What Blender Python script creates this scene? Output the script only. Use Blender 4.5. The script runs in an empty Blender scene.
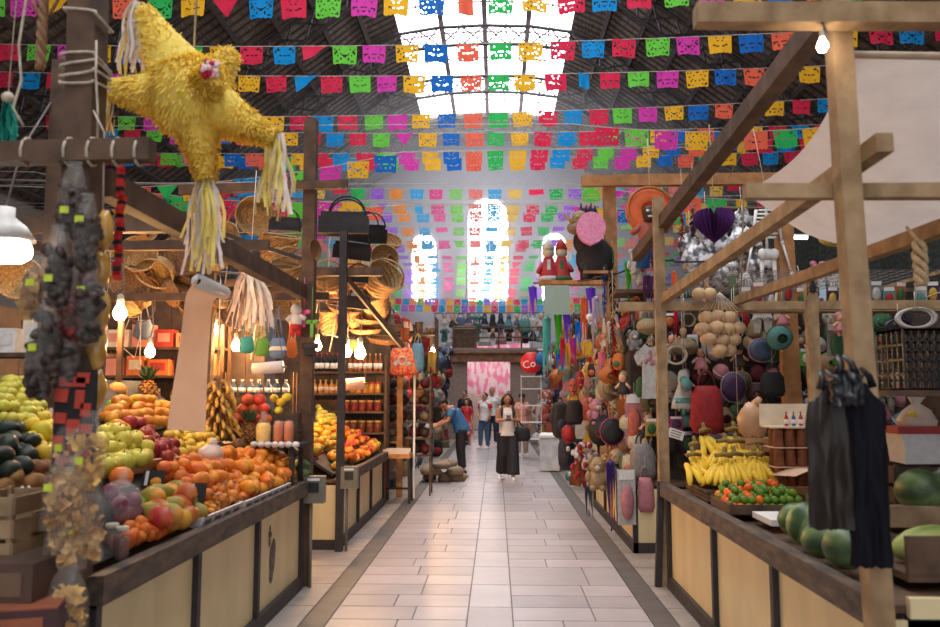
import bpy, bmesh, math, random
from mathutils import Vector, Matrix, Euler, noise

# ------------------------------------------------------------------ camera, world, exposure
SC = bpy.context.scene
COL = SC.collection
FPX = 800.0
CAMP = Vector((0.0, 0.0, 1.6))
PITCH, YAW = math.radians(5.676), math.radians(1.852)
cam_data = bpy.data.cameras.new('camera')
cam_data.sensor_width = 36.0
cam_data.lens = 36.0 * FPX / 940.0
cam_data.clip_end = 300
cam = bpy.data.objects.new('camera', cam_data)
COL.objects.link(cam)
cam.location = CAMP
cam.rotation_euler = (math.pi / 2 + PITCH, 0, YAW)
cam_data.dof.use_dof = True
cam_data.dof.focus_distance = 8.5
cam_data.dof.aperture_fstop = 2.2
SC.camera = cam
CR = Euler((math.pi / 2 + PITCH, 0, YAW)).to_matrix()

world = bpy.data.worlds.new('sky')
SC.world = world
world.use_nodes = True
bg = world.node_tree.nodes['Background']
bg.inputs['Color'].default_value = (0.93, 0.96, 1.0, 1)
bg.inputs['Strength'].default_value = 1.0

vs = SC.view_settings
SC.display_settings.display_device = 'sRGB'
vs.view_transform = 'Standard'
vs.look = 'None'
vs.exposure = 0.0
vs.gamma = 1.0
vs.use_curve_mapping = False

# ------------------------------------------------------------------ small maths
rnd = random.Random(11)
def U(a, b): return rnd.uniform(a, b)
def V(x, y, z): return Vector((x, y, z))
def ray(px, py): return CR @ Vector(((px - 470.0) / FPX, (313.5 - py) / FPX, -1.0))
def atY(px, py, y):
    d = ray(px, py); return CAMP + d * (y / d.y)
def atX(px, py, x):
    d = ray(px, py); return CAMP + d * (x / d.x)
def atZ(px, py, z):
    d = ray(px, py); return CAMP + d * ((z - 1.6) / d.z)
def pix(p):
    c = CR.transposed() @ (Vector(p) - CAMP)
    return 470.0 + FPX * c.x / -c.z, 313.5 - FPX * c.y / -c.z
def lin(c):
    def f(u):
        u /= 255.0
        return u / 12.92 if u <= 0.04045 else ((u + 0.055) / 1.055) ** 2.4
    return tuple(f(u) for u in c)
def rotm(rx=0, ry=0, rz=0): return Euler((rx, ry, rz)).to_matrix()
def lerp(a, b, t): return a + (b - a) * t

# ------------------------------------------------------------------ materials
MATS = {}
def mat(name, col, rough=0.6, var=0.15, scale=9.0, bump=0.0, hue=0.0, val=0.0, metal=0.0, spec=0.35,
        trans=0.0, alpha=1.0, emit=0.0, stretch=None, col2=None, ramp=(0.35, 0.65), sheen=0.0, coat=0.0):
    if name in MATS: return MATS[name]
    m = bpy.data.materials.new(name); MATS[name] = m
    m.use_nodes = True
    nt = m.node_tree; N = nt.nodes; L = nt.links
    N.clear()
    out = N.new('ShaderNodeOutputMaterial')
    b = N.new('ShaderNodeBsdfPrincipled')
    c = lin(col)
    tc = N.new('ShaderNodeTexCoord')
    mp = N.new('ShaderNodeMapping'); L.new(tc.outputs['Object'], mp.inputs['Vector'])
    if stretch: mp.inputs['Scale'].default_value = stretch
    nz = N.new('ShaderNodeTexNoise'); nz.inputs['Scale'].default_value = scale; nz.inputs['Detail'].default_value = 3
    L.new(mp.outputs[0], nz.inputs['Vector'])
    cr = N.new('ShaderNodeValToRGB')
    cr.color_ramp.elements[0].position, cr.color_ramp.elements[1].position = ramp
    lo = lin(col2) if col2 else tuple(x * (1 - var) for x in c)
    hi = c if col2 else tuple(min(1, x * (1 + var)) for x in c)
    cr.color_ramp.elements[0].color = (*lo, 1); cr.color_ramp.elements[1].color = (*hi, 1)
    L.new(nz.outputs['Fac'], cr.inputs['Fac'])
    src = cr.outputs['Color']
    if hue or val:
        oi = N.new('ShaderNodeObjectInfo')
        hs = N.new('ShaderNodeHueSaturation')
        mr = N.new('ShaderNodeMapRange'); mr.inputs['To Min'].default_value = 0.5 - hue; mr.inputs['To Max'].default_value = 0.5 + hue
        L.new(oi.outputs['Random'], mr.inputs['Value']); L.new(mr.outputs[0], hs.inputs['Hue'])
        m2 = N.new('ShaderNodeMath'); m2.operation = 'MULTIPLY'; m2.inputs[1].default_value = 7.31
        m3 = N.new('ShaderNodeMath'); m3.operation = 'FRACT'
        L.new(oi.outputs['Random'], m2.inputs[0]); L.new(m2.outputs[0], m3.inputs[0])
        mv = N.new('ShaderNodeMapRange'); mv.inputs['To Min'].default_value = 1 - val; mv.inputs['To Max'].default_value = 1 + val * 0.6
        L.new(m3.outputs[0], mv.inputs['Value']); L.new(mv.outputs[0], hs.inputs['Value'])
        L.new(src, hs.inputs['Color']); src = hs.outputs['Color']
    L.new(src, b.inputs['Base Color'])
    b.inputs['Roughness'].default_value = rough
    b.inputs['Metallic'].default_value = metal
    b.inputs['Specular IOR Level'].default_value = spec
    if coat: b.inputs['Coat Weight'].default_value = coat
    if bump:
        bp = N.new('ShaderNodeBump'); bp.inputs['Strength'].default_value = bump; bp.inputs['Distance'].default_value = 0.01
        L.new(nz.outputs['Fac'], bp.inputs['Height']); L.new(bp.outputs[0], b.inputs['Normal'])
    sh = b.outputs[0]
    if emit:
        L.new(src, b.inputs['Emission Color']); b.inputs['Emission Strength'].default_value = emit
    if trans:
        t = N.new('ShaderNodeBsdfTranslucent'); L.new(src, t.inputs['Color'])
        mx = N.new('ShaderNodeMixShader'); mx.inputs[0].default_value = trans
        L.new(sh, mx.inputs[1]); L.new(t.outputs[0], mx.inputs[2]); sh = mx.outputs[0]
    if alpha < 1:
        t = N.new('ShaderNodeBsdfTransparent')
        mx = N.new('ShaderNodeMixShader'); mx.inputs[0].default_value = alpha
        L.new(t.outputs[0], mx.inputs[1]); L.new(sh, mx.inputs[2]); sh = mx.outputs[0]
    L.new(sh, out.inputs['Surface'])
    return m
def glow(name, col, strength):
    if name in MATS: return MATS[name]
    m = bpy.data.materials.new(name); MATS[name] = m
    m.use_nodes = True
    N = m.node_tree.nodes; N.clear()
    e = N.new('ShaderNodeEmission'); e.inputs['Color'].default_value = (*lin(col), 1); e.inputs['Strength'].default_value = strength
    o = N.new('ShaderNodeOutputMaterial'); m.node_tree.links.new(e.outputs[0], o.inputs['Surface'])
    return m
def wood(name, col, col2, rough=0.65, stretch=(1, 1, 1), scale=14, bump=0.25):
    return mat(name, col, rough=rough, col2=col2, stretch=stretch, scale=scale, bump=bump, ramp=(0.3, 0.72))
def dye(name, col, **k):
    k.setdefault('rough', 0.7); k.setdefault('var', 0.12)
    return mat(name, col, **k)

# ------------------------------------------------------------------ mesh building
class MB:
    def __init__(s): s.v = []; s.f = []; s.m = []; s.s = []
    def add(s, vs, fs, mi=0, sm=False):
        o = len(s.v); s.v += [tuple(v) for v in vs]
        for f in fs: s.f.append([i + o for i in f]); s.m.append(int(mi)); s.s.append(bool(sm))
        return s
    def box(s, c, d, R=None, mi=0):
        c = Vector(c); hx, hy, hz = d[0] / 2, d[1] / 2, d[2] / 2
        vs = [Vector((x, y, z)) for z in (-hz, hz) for y in (-hy, hy) for x in (-hx, hx)]
        if R is not None: vs = [R @ v for v in vs]
        return s.add([v + c for v in vs], [(0, 2, 3, 1), (4, 5, 7, 6), (0, 1, 5, 4), (2, 6, 7, 3), (0, 4, 6, 2), (1, 3, 7, 5)], mi)
    def bar(s, a, b, w, h, mi=0, bow=0.0, n=1, up=None):
        """a sawn timber from a to b, slightly irregular when n > 1"""
        a, b = Vector(a), Vector(b); d = (b - a); L_ = d.length; d.normalize()
        up = Vector(up) if up else (Vector((0, 0, 1)) if abs(d.z) < 0.9 else Vector((0, 1, 0)))
        x = d.cross(up).normalized(); y = x.cross(d).normalized()
        vs = []; fs = []
        for i in range(n + 1):
            t = i / n; p = a + d * L_ * t + x * bow * math.sin(math.pi * t)
            j = (lambda: U(-0.05, 0.05)) if n > 1 else (lambda: 0)
            for (p_, q_) in ((-1, -1), (1, -1), (1, 1), (-1, 1)):
                vs.append(p + x * (p_ + j()) * w / 2 + y * (q_ + j()) * h / 2)
        for i in range(n):
            for k in range(4):
                A = i * 4 + k; B = i * 4 + (k + 1) % 4
                fs.append((A, B, B + 4, A + 4))
        fs.append((3, 2, 1, 0)); e = n * 4; fs.append((e, e + 1, e + 2, e + 3))
        return s.add(vs, fs, mi)
    def tube(s, pts, r, n=6, mi=0, caps=True):
        pts = [Vector(p) for p in pts]
        if len(pts) < 2: return s
        rs = r if isinstance(r, (list, tuple)) else [r] * len(pts)
        vs = []; fs = []; ref = None
        for i, p in enumerate(pts):
            d = (pts[min(i + 1, len(pts) - 1)] - pts[max(i - 1, 0)]).normalized()
            if ref is None: ref = Vector((0, 0, 1)) if abs(d.z) < 0.9 else Vector((1, 0, 0))
            x = d.cross(ref)
            if x.length < 1e-5: x = d.orthogonal()
            x.normalize(); y = x.cross(d).normalized(); ref = y
            for k in range(n):
                a = 2 * math.pi * k / n
                vs.append(p + (x * math.cos(a) + y * math.sin(a)) * rs[i])
        for i in range(len(pts) - 1):
            for k in range(n):
                A = i * n + k; B = i * n + (k + 1) % n
                fs.append((A, A + n, B + n, B))
        if caps:
            fs.append(tuple(range(n))); e = (len(pts) - 1) * n; fs.append(tuple(e + k for k in reversed(range(n))))
        return s.add(vs, fs, mi, True)
    def ring(s, c, R_, r, n=20, m=5, M=None, mi=0, a0=0, a1=2 * math.pi):
        c = Vector(c); full = abs(a1 - a0) > 6.2
        pts = []
        for i in range(n + 1):
            a = lerp(a0, a1, i / n); p = Vector((math.cos(a) * R_, math.sin(a) * R_, 0))
            pts.append(c + (M @ p if M is not None else p))
        return s.tube(pts, r, m, mi, not full)
    def lathe(s, prof, n=12, c=(0, 0, 0), M=None, mi=0, sm=True, jit=0.0, sx=1, sy=1):
        c = Vector(c); vs = []; fs = []
        for (r, z) in prof:
            for k in range(n):
                a = 2 * math.pi * k / n
                q = 1 + (U(-jit, jit) if jit else 0)
                p = Vector((math.cos(a) * r * q * sx, math.sin(a) * r * q * sy, z))
                vs.append(c + (M @ p if M is not None else p))
        for i in range(len(prof) - 1):
            for k in range(n):
                A = i * n + k; B = i * n + (k + 1) % n
                fs.append((A, B, B + n, A + n))
        if prof[0][0] > 1e-4: fs.append(tuple(reversed(range(n))))
        e = (len(prof) - 1) * n
        if prof[-1][0] > 1e-4: fs.append(tuple(e + k for k in range(n)))
        return s.add(vs, fs, mi, sm)
    def ball(s, c, r, n=10, k=7, M=None, mi=0, jit=0.0, fn=None):
        if not isinstance(r, (tuple, list)): r = (r, r, r)
        c = Vector(c); vs = []; fs = []
        for i in range(k + 1):
            t = math.pi * i / k
            for j in range(n):
                a = 2 * math.pi * j / n
                p = Vector((math.sin(t) * math.cos(a), math.sin(t) * math.sin(a), -math.cos(t)))
                q = 1 + (U(-jit, jit) if jit and 0 < i < k else 0)
                if fn: p = fn(p)
                p = Vector((p.x * r[0] * q, p.y * r[1] * q, p.z * r[2] * q))
                vs.append(c + (M @ p if M is not None else p))
        for i in range(k):
            for j in range(n):
                A = i * n + j; B = i * n + (j + 1) % n
                fs.append((A, B, B + n, A + n))
        return s.add(vs, fs, mi, True)
    def sheet(s, fn, nu, nv, mi=0, sm=True):
        vs = [fn(i / nu, j / nv) for j in range(nv + 1) for i in range(nu + 1)]
        fs = [(j * (nu + 1) + i, j * (nu + 1) + i + 1, (j + 1) * (nu + 1) + i + 1, (j + 1) * (nu + 1) + i) for j in range(nv) for i in range(nu)]
        return s.add(vs, fs, mi, sm)
    def poly(s, pts, depth, M=None, c=(0, 0, 0), mi=0):
        """extruded outline: pts (x, z), thickness along y"""
        c = Vector(c); n = len(pts)
        vs = [Vector((x, -depth / 2, z)) for x, z in pts] + [Vector((x, depth / 2, z)) for x, z in pts]
        vs = [c + (M @ v if M is not None else v) for v in vs]
        fs = [tuple(range(n)), tuple(reversed(range(n, 2 * n)))] + [(i, i + n, (i + 1) % n + n, (i + 1) % n) for i in range(n)]
        return s.add(vs, fs, mi)
    def mesh(s, name, mats):
        me = bpy.data.meshes.new(name)
        me.from_pydata(s.v, [], s.f)
        if not isinstance(mats, (list, tuple)): mats = [mats]
        for m in mats: me.materials.append(m)
        me.polygons.foreach_set('material_index', s.m); me.polygons.foreach_set('use_smooth', s.s)
        bm = bmesh.new(); bm.from_mesh(me)
        bmesh.ops.remove_doubles(bm, verts=bm.verts, dist=1e-5)
        bmesh.ops.recalc_face_normals(bm, faces=bm.faces)
        bm.to_mesh(me); bm.free()
        me.update()
        return me
    def build(s, name, mats, parent=None, loc=None, rot=None):
        return link(name, s.mesh(name, mats), parent, loc, rot)
def link(name, me, parent=None, loc=None, rot=None):
    o = bpy.data.objects.new(name, me); COL.objects.link(o)
    if loc is not None: o.location = loc
    if rot is not None: o.rotation_euler = rot
    if parent is not None: o.parent = parent
    return o
def tag(o, label, cat, group=None):
    o['label'] = label; o['category'] = cat
    if group: o['group'] = group
    return o
def thing(name, label, cat, loc=(0, 0, 0), rz=0.0, group=None):
    o = bpy.data.objects.new(name, None); COL.objects.link(o)
    o.empty_display_size = 0.05
    o.location = loc; o.rotation_euler = (0, 0, rz)
    return tag(o, label, cat, group)
def part(parent, name, mb, mats, label=None):
    """mesh built in the parent's local space"""
    o = mb.build(name, mats, parent)
    if label: o['label'] = label
    return o
def struct(name, mb, mats):
    o = mb.build(name, mats); o['kind'] = 'structure'; return o
def kids(o): return [c for c in bpy.data.objects if c.parent == o]
def dup(root, loc, rot=None, label=None, group=None, scale=None, children=None):
    r = root.copy(); COL.objects.link(r); r.location = loc
    if rot is not None: r.rotation_euler = rot
    if scale is not None: r.scale = (scale,) * 3 if not isinstance(scale, (tuple, list)) else scale
    if label: r['label'] = label
    if group: r['group'] = group
    for ch in (children if children is not None else kids(root)):
        c = ch.copy(); COL.objects.link(c); c.parent = r
        for g in kids(ch) if children is None else []:
            d = g.copy(); COL.objects.link(d); d.parent = c
    return r
ORD = ['first', 'second', 'third', 'fourth', 'fifth', 'sixth', 'seventh', 'eighth', 'ninth', 'tenth', 'eleventh', 'twelfth', 'thirteenth',
       'fourteenth', 'fifteenth', 'sixteenth', 'seventeenth', 'eighteenth', 'nineteenth', 'twentieth']
def nth(i):
    if i < 20: return ORD[i]
    return ('twenty' if i < 30 else 'thirty' if i < 40 else 'forty') + '-' + ORD[i % 10] if (i + 1) % 10 else ('thirtieth' if i == 29 else 'fortieth')
# ------------------------------------------------------------------ shared materials
W_LIGHT = wood('sawn_pine', (182, 150, 112), (138, 108, 76), stretch=(1.2, 1.2, 0.9), scale=9)
W_GREY = wood('weathered_timber', (168, 138, 104), (116, 92, 68), stretch=(1, 1, 1), scale=8)
W_DARK = wood('dark_timber', (112, 84, 64), (72, 54, 43), stretch=(1, 1, 1), scale=8)
W_BLACK = wood('blackened_timber', (62, 55, 52), (40, 36, 35), scale=10)
W_ORANGE = wood('orange_pine', (190, 134, 84), (148, 100, 60), scale=8)
M_IRON = mat('dark_iron', (58, 52, 54), rough=0.55, var=0.2)
M_PANEL = mat('cream_panel', (222, 202, 156), rough=0.5, var=0.07, scale=4, stretch=(1, 1, 0.3), spec=0.4)
M_ROPE = mat('pale_rope', (196, 180, 160), rough=0.9, var=0.2, scale=30)
M_WIRE = mat('grey_wire', (120, 112, 108), rough=0.5)
M_WHITE = mat('white_paint', (232, 228, 224), rough=0.6, var=0.05)
M_BULB = glow('lit_bulb', (255, 196, 130), 480.0)
M_BULBW = glow('lit_white_bulb', (255, 236, 210), 60.0)
M_SOCKET = mat('bulb_socket', (190, 180, 165), rough=0.5)

# ------------------------------------------------------------------ the hall
XC = -0.4
PROF = [(-14.5, 0), (-14.5, 7.6), (-12, 9.45), (-7, 13.15), (-5.5, 14.25), (-4.4, 15.1), (-3.4, 15.6), (-1.8, 15.85), (0, 15.92),
        (1.8, 15.85), (3.4, 15.6), (4.4, 15.1), (5.5, 14.25), (7, 13.15), (12, 9.45), (14.5, 7.6), (14.5, 0)]
Y0, Y1, YS = -8.0, 45.0, 40.6          # hall ends and where the skylight stops

# floor: stone tiles of mixed lengths with open joints
tile_mats = [mat('floor_tile_%d' % i, c, rough=0.34, var=0.06, scale=3.0, spec=0.45) for i, c in
             enumerate([(170, 159, 158), (163, 152, 151), (175, 164, 163), (157, 147, 147)])]
M_BAND = mat('dark_floor_band', (92, 84, 79), rough=0.5, var=0.16, scale=5)
M_SIDE = mat('side_floor_tile', (150, 138, 130), rough=0.5, var=0.14, scale=4)
M_GROUT = mat('grout', (120, 110, 106), rough=0.8)
fl = MB()
g = 0.005
fl.box((XC, 18.5, -0.06), (29.4, 54, 0.10), mi=5)
def tile(x0, x1, y0, y1, mi): fl.box(((x0 + x1) / 2, (y0 + y1) / 2, -0.006), (x1 - x0 - g * 2, y1 - y0 - g * 2, 0.012), mi=mi)
xa, xb = -1.19, 1.09
y = 2.0
k = 0
r2 = random.Random(4)
while y < 34:
    h = 0.70
    tile(-0.21, 0.115, y, y + h, r2.randrange(4))
    for (a, b) in ((xa, -0.21), (0.115, xb)):
        split = r2.random() < 0.6 or y > 16
        rows = ((y, y + h / 2), (y + h / 2, y + h)) if split else ((y, y + h),)
        for (p, q) in rows:
            x = a
            cut = a + (b - a) * r2.choice((0.36, 0.42, 0.6, 0.68, 0.5))
            tile(a, cut, p, q, r2.randrange(4)); tile(cut, b, p, q, r2.randrange(4))
    y += h
y = 2.0
while y < 34:
    for (a, b) in ((-1.37, -1.19), (1.09, 1.26)):
        fl.box(((a + b) / 2, y + 0.6, -0.005), (b - a - 0.004, 1.197, 0.012), mi=6)
    y += 1.2
y = 2.0
while y < 34:
    for (a, b) in ((-3.4, -2.4), (-2.4, -1.37), (1.26, 2.3), (2.3, 3.4)):
        fl.box(((a + b) / 2, y + 0.35, -0.006), (b - a - 0.012, 0.688, 0.012), mi=4)
    y += 0.7
floor = struct('floor', fl, tile_mats + [M_SIDE, M_GROUT, M_BAND])

# vaulted plank ceiling in two slopes, open along the ridge for the skylight
M_CEIL = mat('ceiling_planks', (138, 122, 110), rough=0.85, col2=(92, 80, 74), stretch=(6, 0.25, 6), scale=5, ramp=(0.4, 0.6), bump=0.4)
M_CEILB = mat('ceiling_batten', (74, 65, 62), rough=0.8, var=0.2)
ce = MB()
def slope_pts(a, b):
    return [(XC + x, z) for x, z in PROF[a:b + 1]]
def strip(pts, ya, yb, off, th, mi):
    n = len(pts); vs = []
    for yy in (ya, yb):
        vs += [(x, yy, z + off) for x, z in pts] + [(x, yy, z + off + th) for x, z in pts]
    fs = []
    for i in range(n - 1):
        fs += [(i, i + 1, 2 * n + i + 1, 2 * n + i), (n + i, 3 * n + i, 3 * n + i + 1, n + i + 1), (i, n + i, n + i + 1, i + 1), (2 * n + i, 2 * n + i + 1, 3 * n + i + 1, 3 * n + i)]
    fs += [(0, 2 * n, 3 * n, n), (n - 1, 2 * n - 1, 4 * n - 1, 3 * n - 1)]
    ce.add(vs, fs, mi)
strip(slope_pts(1, 6), Y0, Y1, 0.15, 0.15, 0)
strip(slope_pts(10, 15), Y0, Y1, 0.15, 0.15, 0)
strip(slope_pts(6, 10), YS, Y1, 0.15, 0.15, 0)
def along(pts, s):
    for (a, b) in zip(pts, pts[1:]):
        L_ = math.dist(a, b)
        if s <= L_: return (lerp(a[0], b[0], s / L_), lerp(a[1], b[1], s / L_)), math.atan2(b[1] - a[1], b[0] - a[0])
        s -= L_
    return pts[-1], 0
for pts in (slope_pts(1, 6), list(reversed(slope_pts(10, 15)))):
    tot = sum(math.dist(a, b) for a, b in zip(pts, pts[1:]))
    s_ = 0.3
    while s_ < tot:                                  # purlins run the length of the hall
        (x, z), an = along(pts, s_)
        ce.box((x, (Y0 + Y1) / 2, z + 0.06), (0.16, Y1 - Y0, 0.2), rotm(0, -an, 0), 1); s_ += 1.35
    yy = Y0 + 0.2
    while yy < Y1:                                   # boards run down the slope, with dark gaps
        for (a, b) in zip(pts, pts[1:]):
            ce.bar((a[0], yy, a[1] + 0.14), (b[0], yy, b[1] + 0.14), 0.09, 0.05, 1)
        yy += 0.42
ceiling = struct('ceiling', ce, [M_CEIL, M_CEILB])

# arched lattice trusses
def truss(i, Y):
    t = MB()
    pts = [(XC + x, z - 0.02) for x, z in PROF[1:-1]]
    dense = []
    for a, b in zip(pts, pts[1:]):
        n = max(1, round(math.dist(a, b) / 0.75))
        dense += [(lerp(a[0], b[0], q / n), lerp(a[1], b[1], q / n)) for q in range(n)]
    dense.append(pts[-1])
    inner = []
    for q, p in enumerate(dense):
        a = dense[max(q - 1, 0)]; b = dense[min(q + 1, len(dense) - 1)]
        nx, nz = -(b[1] - a[1]), b[0] - a[0]; l_ = math.hypot(nx, nz)
        inner.append((p[0] - nx / l_ * 0.75, p[1] - nz / l_ * 0.75))
    for chain in (dense, inner):
        t.tube([(x, Y, z) for x, z in chain], 0.075, 4)
    for q in range(len(dense) - 1):
        t.bar((dense[q][0], Y, dense[q][1]), (inner[q + 1][0], Y, inner[q + 1][1]), 0.05, 0.05)
        t.bar((inner[q][0], Y, inner[q][1]), (dense[q + 1][0], Y, dense[q + 1][1]), 0.05, 0.05)
    struct('trim_%d' % i, t, M_IRON)
for i, Y in enumerate((5, 10, 15, 20, 25, 30, 35, 40.5)): truss(i + 1, Y)

# skylight along the ridge: bright panes held by thin bars
M_SKYP = glow('skylight_pane', (246, 250, 255), 7.2)
sk = MB()
pts = slope_pts(6, 10)
for a, b in zip(pts, pts[1:]):
    sk.add([(a[0], Y0, a[1] + 0.3), (b[0], Y0, b[1] + 0.3), (b[0], YS, b[1] + 0.3), (a[0], YS, a[1] + 0.3)], [(0, 1, 2, 3)])
w4 = struct('window_4', sk, M_SKYP)
sb = MB()
for q in range(9):
    (x, z), an = along(pts, q / 8 * sum(math.dist(a, b) for a, b in zip(pts, pts[1:])))
    big = q in (2, 4, 6)
    sb.box((x, (Y0 + YS) / 2, z + 0.2), (0.2 if big else 0.05, YS - Y0, 0.06), rotm(0, -an, 0))
yy = 1.0
while yy < YS:
    for a, b in zip(pts, pts[1:]): sb.bar((a[0], yy, a[1] + 0.2), (b[0], yy, b[1] + 0.2), 0.05, 0.06)
    yy += 2.5
o = sb.build('glazing_bars', mat('skylight_bar', (150, 122, 128), rough=0.6), w4)

# walls
M_WALL = mat('plaster_wall', (186, 180, 192), rough=0.85, var=0.04, scale=1.5)
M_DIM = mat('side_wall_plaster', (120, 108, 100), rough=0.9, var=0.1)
wb = MB()
wb.poly([(XC + x, z + 0.3 if z else -0.05) for x, z in PROF], 0.3, c=(0, Y1 + 0.15, 0))
struct('wall_back', wb, M_WALL)
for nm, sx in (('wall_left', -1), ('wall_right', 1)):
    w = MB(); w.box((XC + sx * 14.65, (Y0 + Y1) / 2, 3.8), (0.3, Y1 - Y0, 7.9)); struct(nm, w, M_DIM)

# arched windows in the back wall
M_PANE = glow('window_pane', (250, 252, 255), 11.0)
def arch_window(i, xc, hw, z0, z1):
    arc = [(hw * math.cos(a), z1 - hw + hw * math.sin(a)) for a in [math.pi * q / 14 for q in range(15)]]
    outl = [(-hw, z0)] + [(hw, z0)] + arc
    w = MB(); w.poly(outl, 0.04, c=(xc, Y1 - 0.1, 0)); o = struct('window_%d' % i, w, M_PANE)
    f = MB()
    ring_ = [(xc + x, Y1 - 0.15, z) for x, z in outl]
    f.tube(ring_ + [ring_[0]], 0.09, 4)
    f.box((xc, Y1 - 0.16, (z0 + z1) / 2), (0.07, 0.05, z1 - z0))
    for q in range(1, 4): f.box((xc, Y1 - 0.16, lerp(z0, z1 - hw, q / 3)), (hw * 2, 0.05, 0.06))
    part(o, 'frame', f, mat('window_frame', (206, 200, 206), rough=0.6))
arch_window(1, -0.42, 1.2, 6.7, 12.75)
arch_window(2, -4.08, 0.76, 6.7, 10.7)
arch_window(3, 3.3, 0.76, 6.7, 10.7)

# ------------------------------------------------------------------ paper flag garlands
def flag_mesh(seed, kind):
    r = random.Random(seed); b = MB()
    nx, nz = 16, 12; w, h = 0.5, 0.37
    holes = set()
    if kind == 'plain':
        for i in range(1, nx // 2):
            for j in range(1, nz - 1):
                if r.random() < 0.2: holes |= {(i, j), (nx - 1 - i, j)}
    curl = r.uniform(-0.05, 0.05); ph = r.uniform(0, 6)
    def P(i, j):
        u, v = i / nx, j / nz
        x = (u - 0.5) * w; z = -v * h
        if kind == 'folded':
            if seed % 2: z *= 1 - 0.92 * u; x += 0.05 * v
            else: x = x * (1 - 0.9 * v) ; z *= 0.85
        elif kind == 'narrow': x *= 0.55; z *= 1.02
        elif kind == 'flutter': z *= 0.35
        else:
            x *= 1 - 0.07 * v * (1 + curl * 4)
            if j == nz: z -= 0.022 * abs(math.sin(u * math.pi * 5))
        yv = 0.03 * v * math.sin(u * 7 + ph) + curl * v * v
        if kind == 'flutter': yv += 0.24 * v
        if kind == 'narrow': yv += 0.12 * (u - 0.5)
        return (x, yv, z)
    vs = [P(i, j) for j in range(nz + 1) for i in range(nx + 1)]
    fs = [(j * (nx + 1) + i, j * (nx + 1) + i + 1, (j + 1) * (nx + 1) + i + 1, (j + 1) * (nx + 1) + i)
          for j in range(nz) for i in range(nx) if (i, j) not in holes]
    b.add(vs, fs)
    return b.mesh('flag', dye('paper_white', (240, 240, 240)))
FLAGS = [flag_mesh(s, 'plain') for s in range(5)]
FOLD = [flag_mesh(s, 'folded') for s in range(2)]
NARROW = flag_mesh(3, 'narrow'); FLUT = flag_mesh(2, 'flutter')
PAPER = {}
for nm, c in dict(red=(232, 48, 84), blue=(20, 150, 222), green=(112, 214, 72), magenta=(226, 66, 178), yellow=(255, 190, 44), navy=(24, 112, 204),
                  coral=(255, 112, 84), mint=(52, 196, 96), purple=(168, 104, 226), orange=(255, 152, 56), sky=(72, 178, 234), pink=(244, 92, 160),
                  lime=(142, 222, 104), salmon=(255, 132, 124), gold=(255, 204, 92), crimson=(240, 52, 92)).items():
    PAPER[nm] = dye('paper_' + nm, c, trans=0.45, rough=0.8, var=0.05)
SEQ_A = ['red', 'blue', 'red', 'green', 'magenta', 'yellow', 'navy', 'coral', 'mint', 'yellow']
SEQ_B = ['purple', 'orange', 'sky', 'pink', 'lime', 'salmon', 'sky', 'gold', 'crimson', 'mint']
M_STRING = mat('garland_string', (206, 196, 186), rough=0.9)
def roof_reach(Y, z):
    z += 0.25
    h = [lerp(a[0], b[0], (z - a[1]) / (b[1] - a[1])) for a, b in zip(PROF, PROF[1:]) if min(a[1], b[1]) <= z <= max(a[1], b[1]) and a[1] != b[1]]
    return XC + min(h) + 0.02, XC + max(h) - 0.02
def garland(Y, z, seq, step, x_ref, x0, x1, label, zl=0.0, zr=0.0, fold=0.05, sag=0.25, scale=1.0, flut=0.0, yl=0.0):
    """a string right across the hall with paper flags along it; seq[0] hangs at x_ref"""
    root = thing('paper_flag_garland', label, 'garland', (0, Y, z), 0, 'strings of paper flags over the aisle')
    def at(x):
        t = (x - x0) / (x1 - x0)
        return V(x, yl * (t - 0.5), -sag * (1 - (2 * t - 1) ** 2) + lerp(zl, zr, t))
    ea, eb = roof_reach(Y, z)
    line = [at(lerp(x0, x1, q / 16)) for q in range(17)]
    if yl == 0 and abs(ea - x0) > 0.05: line = [V(ea, 0, at(x0).z + 0.1)] + line
    if yl == 0 and abs(eb - x1) > 0.05: line = line + [V(eb, 0, at(x1).z + 0.1)]
    b = MB(); b.tube(line, 0.008, 4)
    part(root, 'string', b, M_STRING)
    k0 = math.ceil((x0 + 0.3 - x_ref) / step); k1 = math.floor((x1 - 0.3 - x_ref) / step)
    for k in range(k0, k1 + 1):
        c = seq[k % len(seq)]
        q = rnd.random()
        me = rnd.choice(FOLD) if q < fold else NARROW if q < fold * 1.5 else FLUT if q < fold * 1.5 + flut else rnd.choice(FLAGS)
        o = link('paper_flag', me, root, at(x_ref + k * step + U(-0.03, 0.03)), (U(-0.12, 0.12), U(-0.05, 0.05), U(-0.15, 0.15)))
        s = scale * U(0.94, 1.04); o.scale = (s, s, s)
        o.material_slots[0].link = 'OBJECT'; o.material_slots[0].material = PAPER[c]
        o['label'] = '%s paper flag' % {'navy': 'deep blue', 'mint': 'green', 'sky': 'blue', 'salmon': 'pale coral', 'gold': 'pale yellow', 'crimson': 'red', 'lime': 'light green'}.get(c, c)
    return root
rowsA = [14.4, 16.1, 18.0, 20.25, 21.95, 23.05, 24.3]
ypx = [-7, 34, 75, 112, 134, 146, 159]
for i, Y in enumerate(rowsA):
    zz = atY(489, ypx[i], Y).z + 0.22
    hwid = min(12.2, 0.62 * Y + 1.2)
    garland(Y, zz, SEQ_A, 0.652, -5.1 - 0.02 * i, -hwid, hwid - 1.0,
            'string of bright paper flags against the dark roof, %s from the top' % nth(i), zl=U(-0.3, 0.1), zr=U(-0.1, 0.2), sag=0.25)
rowsB = [(28.1, 191), (29.6, 204), (31.4, 216), (33.2, 226), (35, 236), (36.9, 245), (38.8, 253), (41, 261), (42.3, 268), (43, 275), (43.6, 282), (44, 289), (44.3, 296)]
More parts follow.
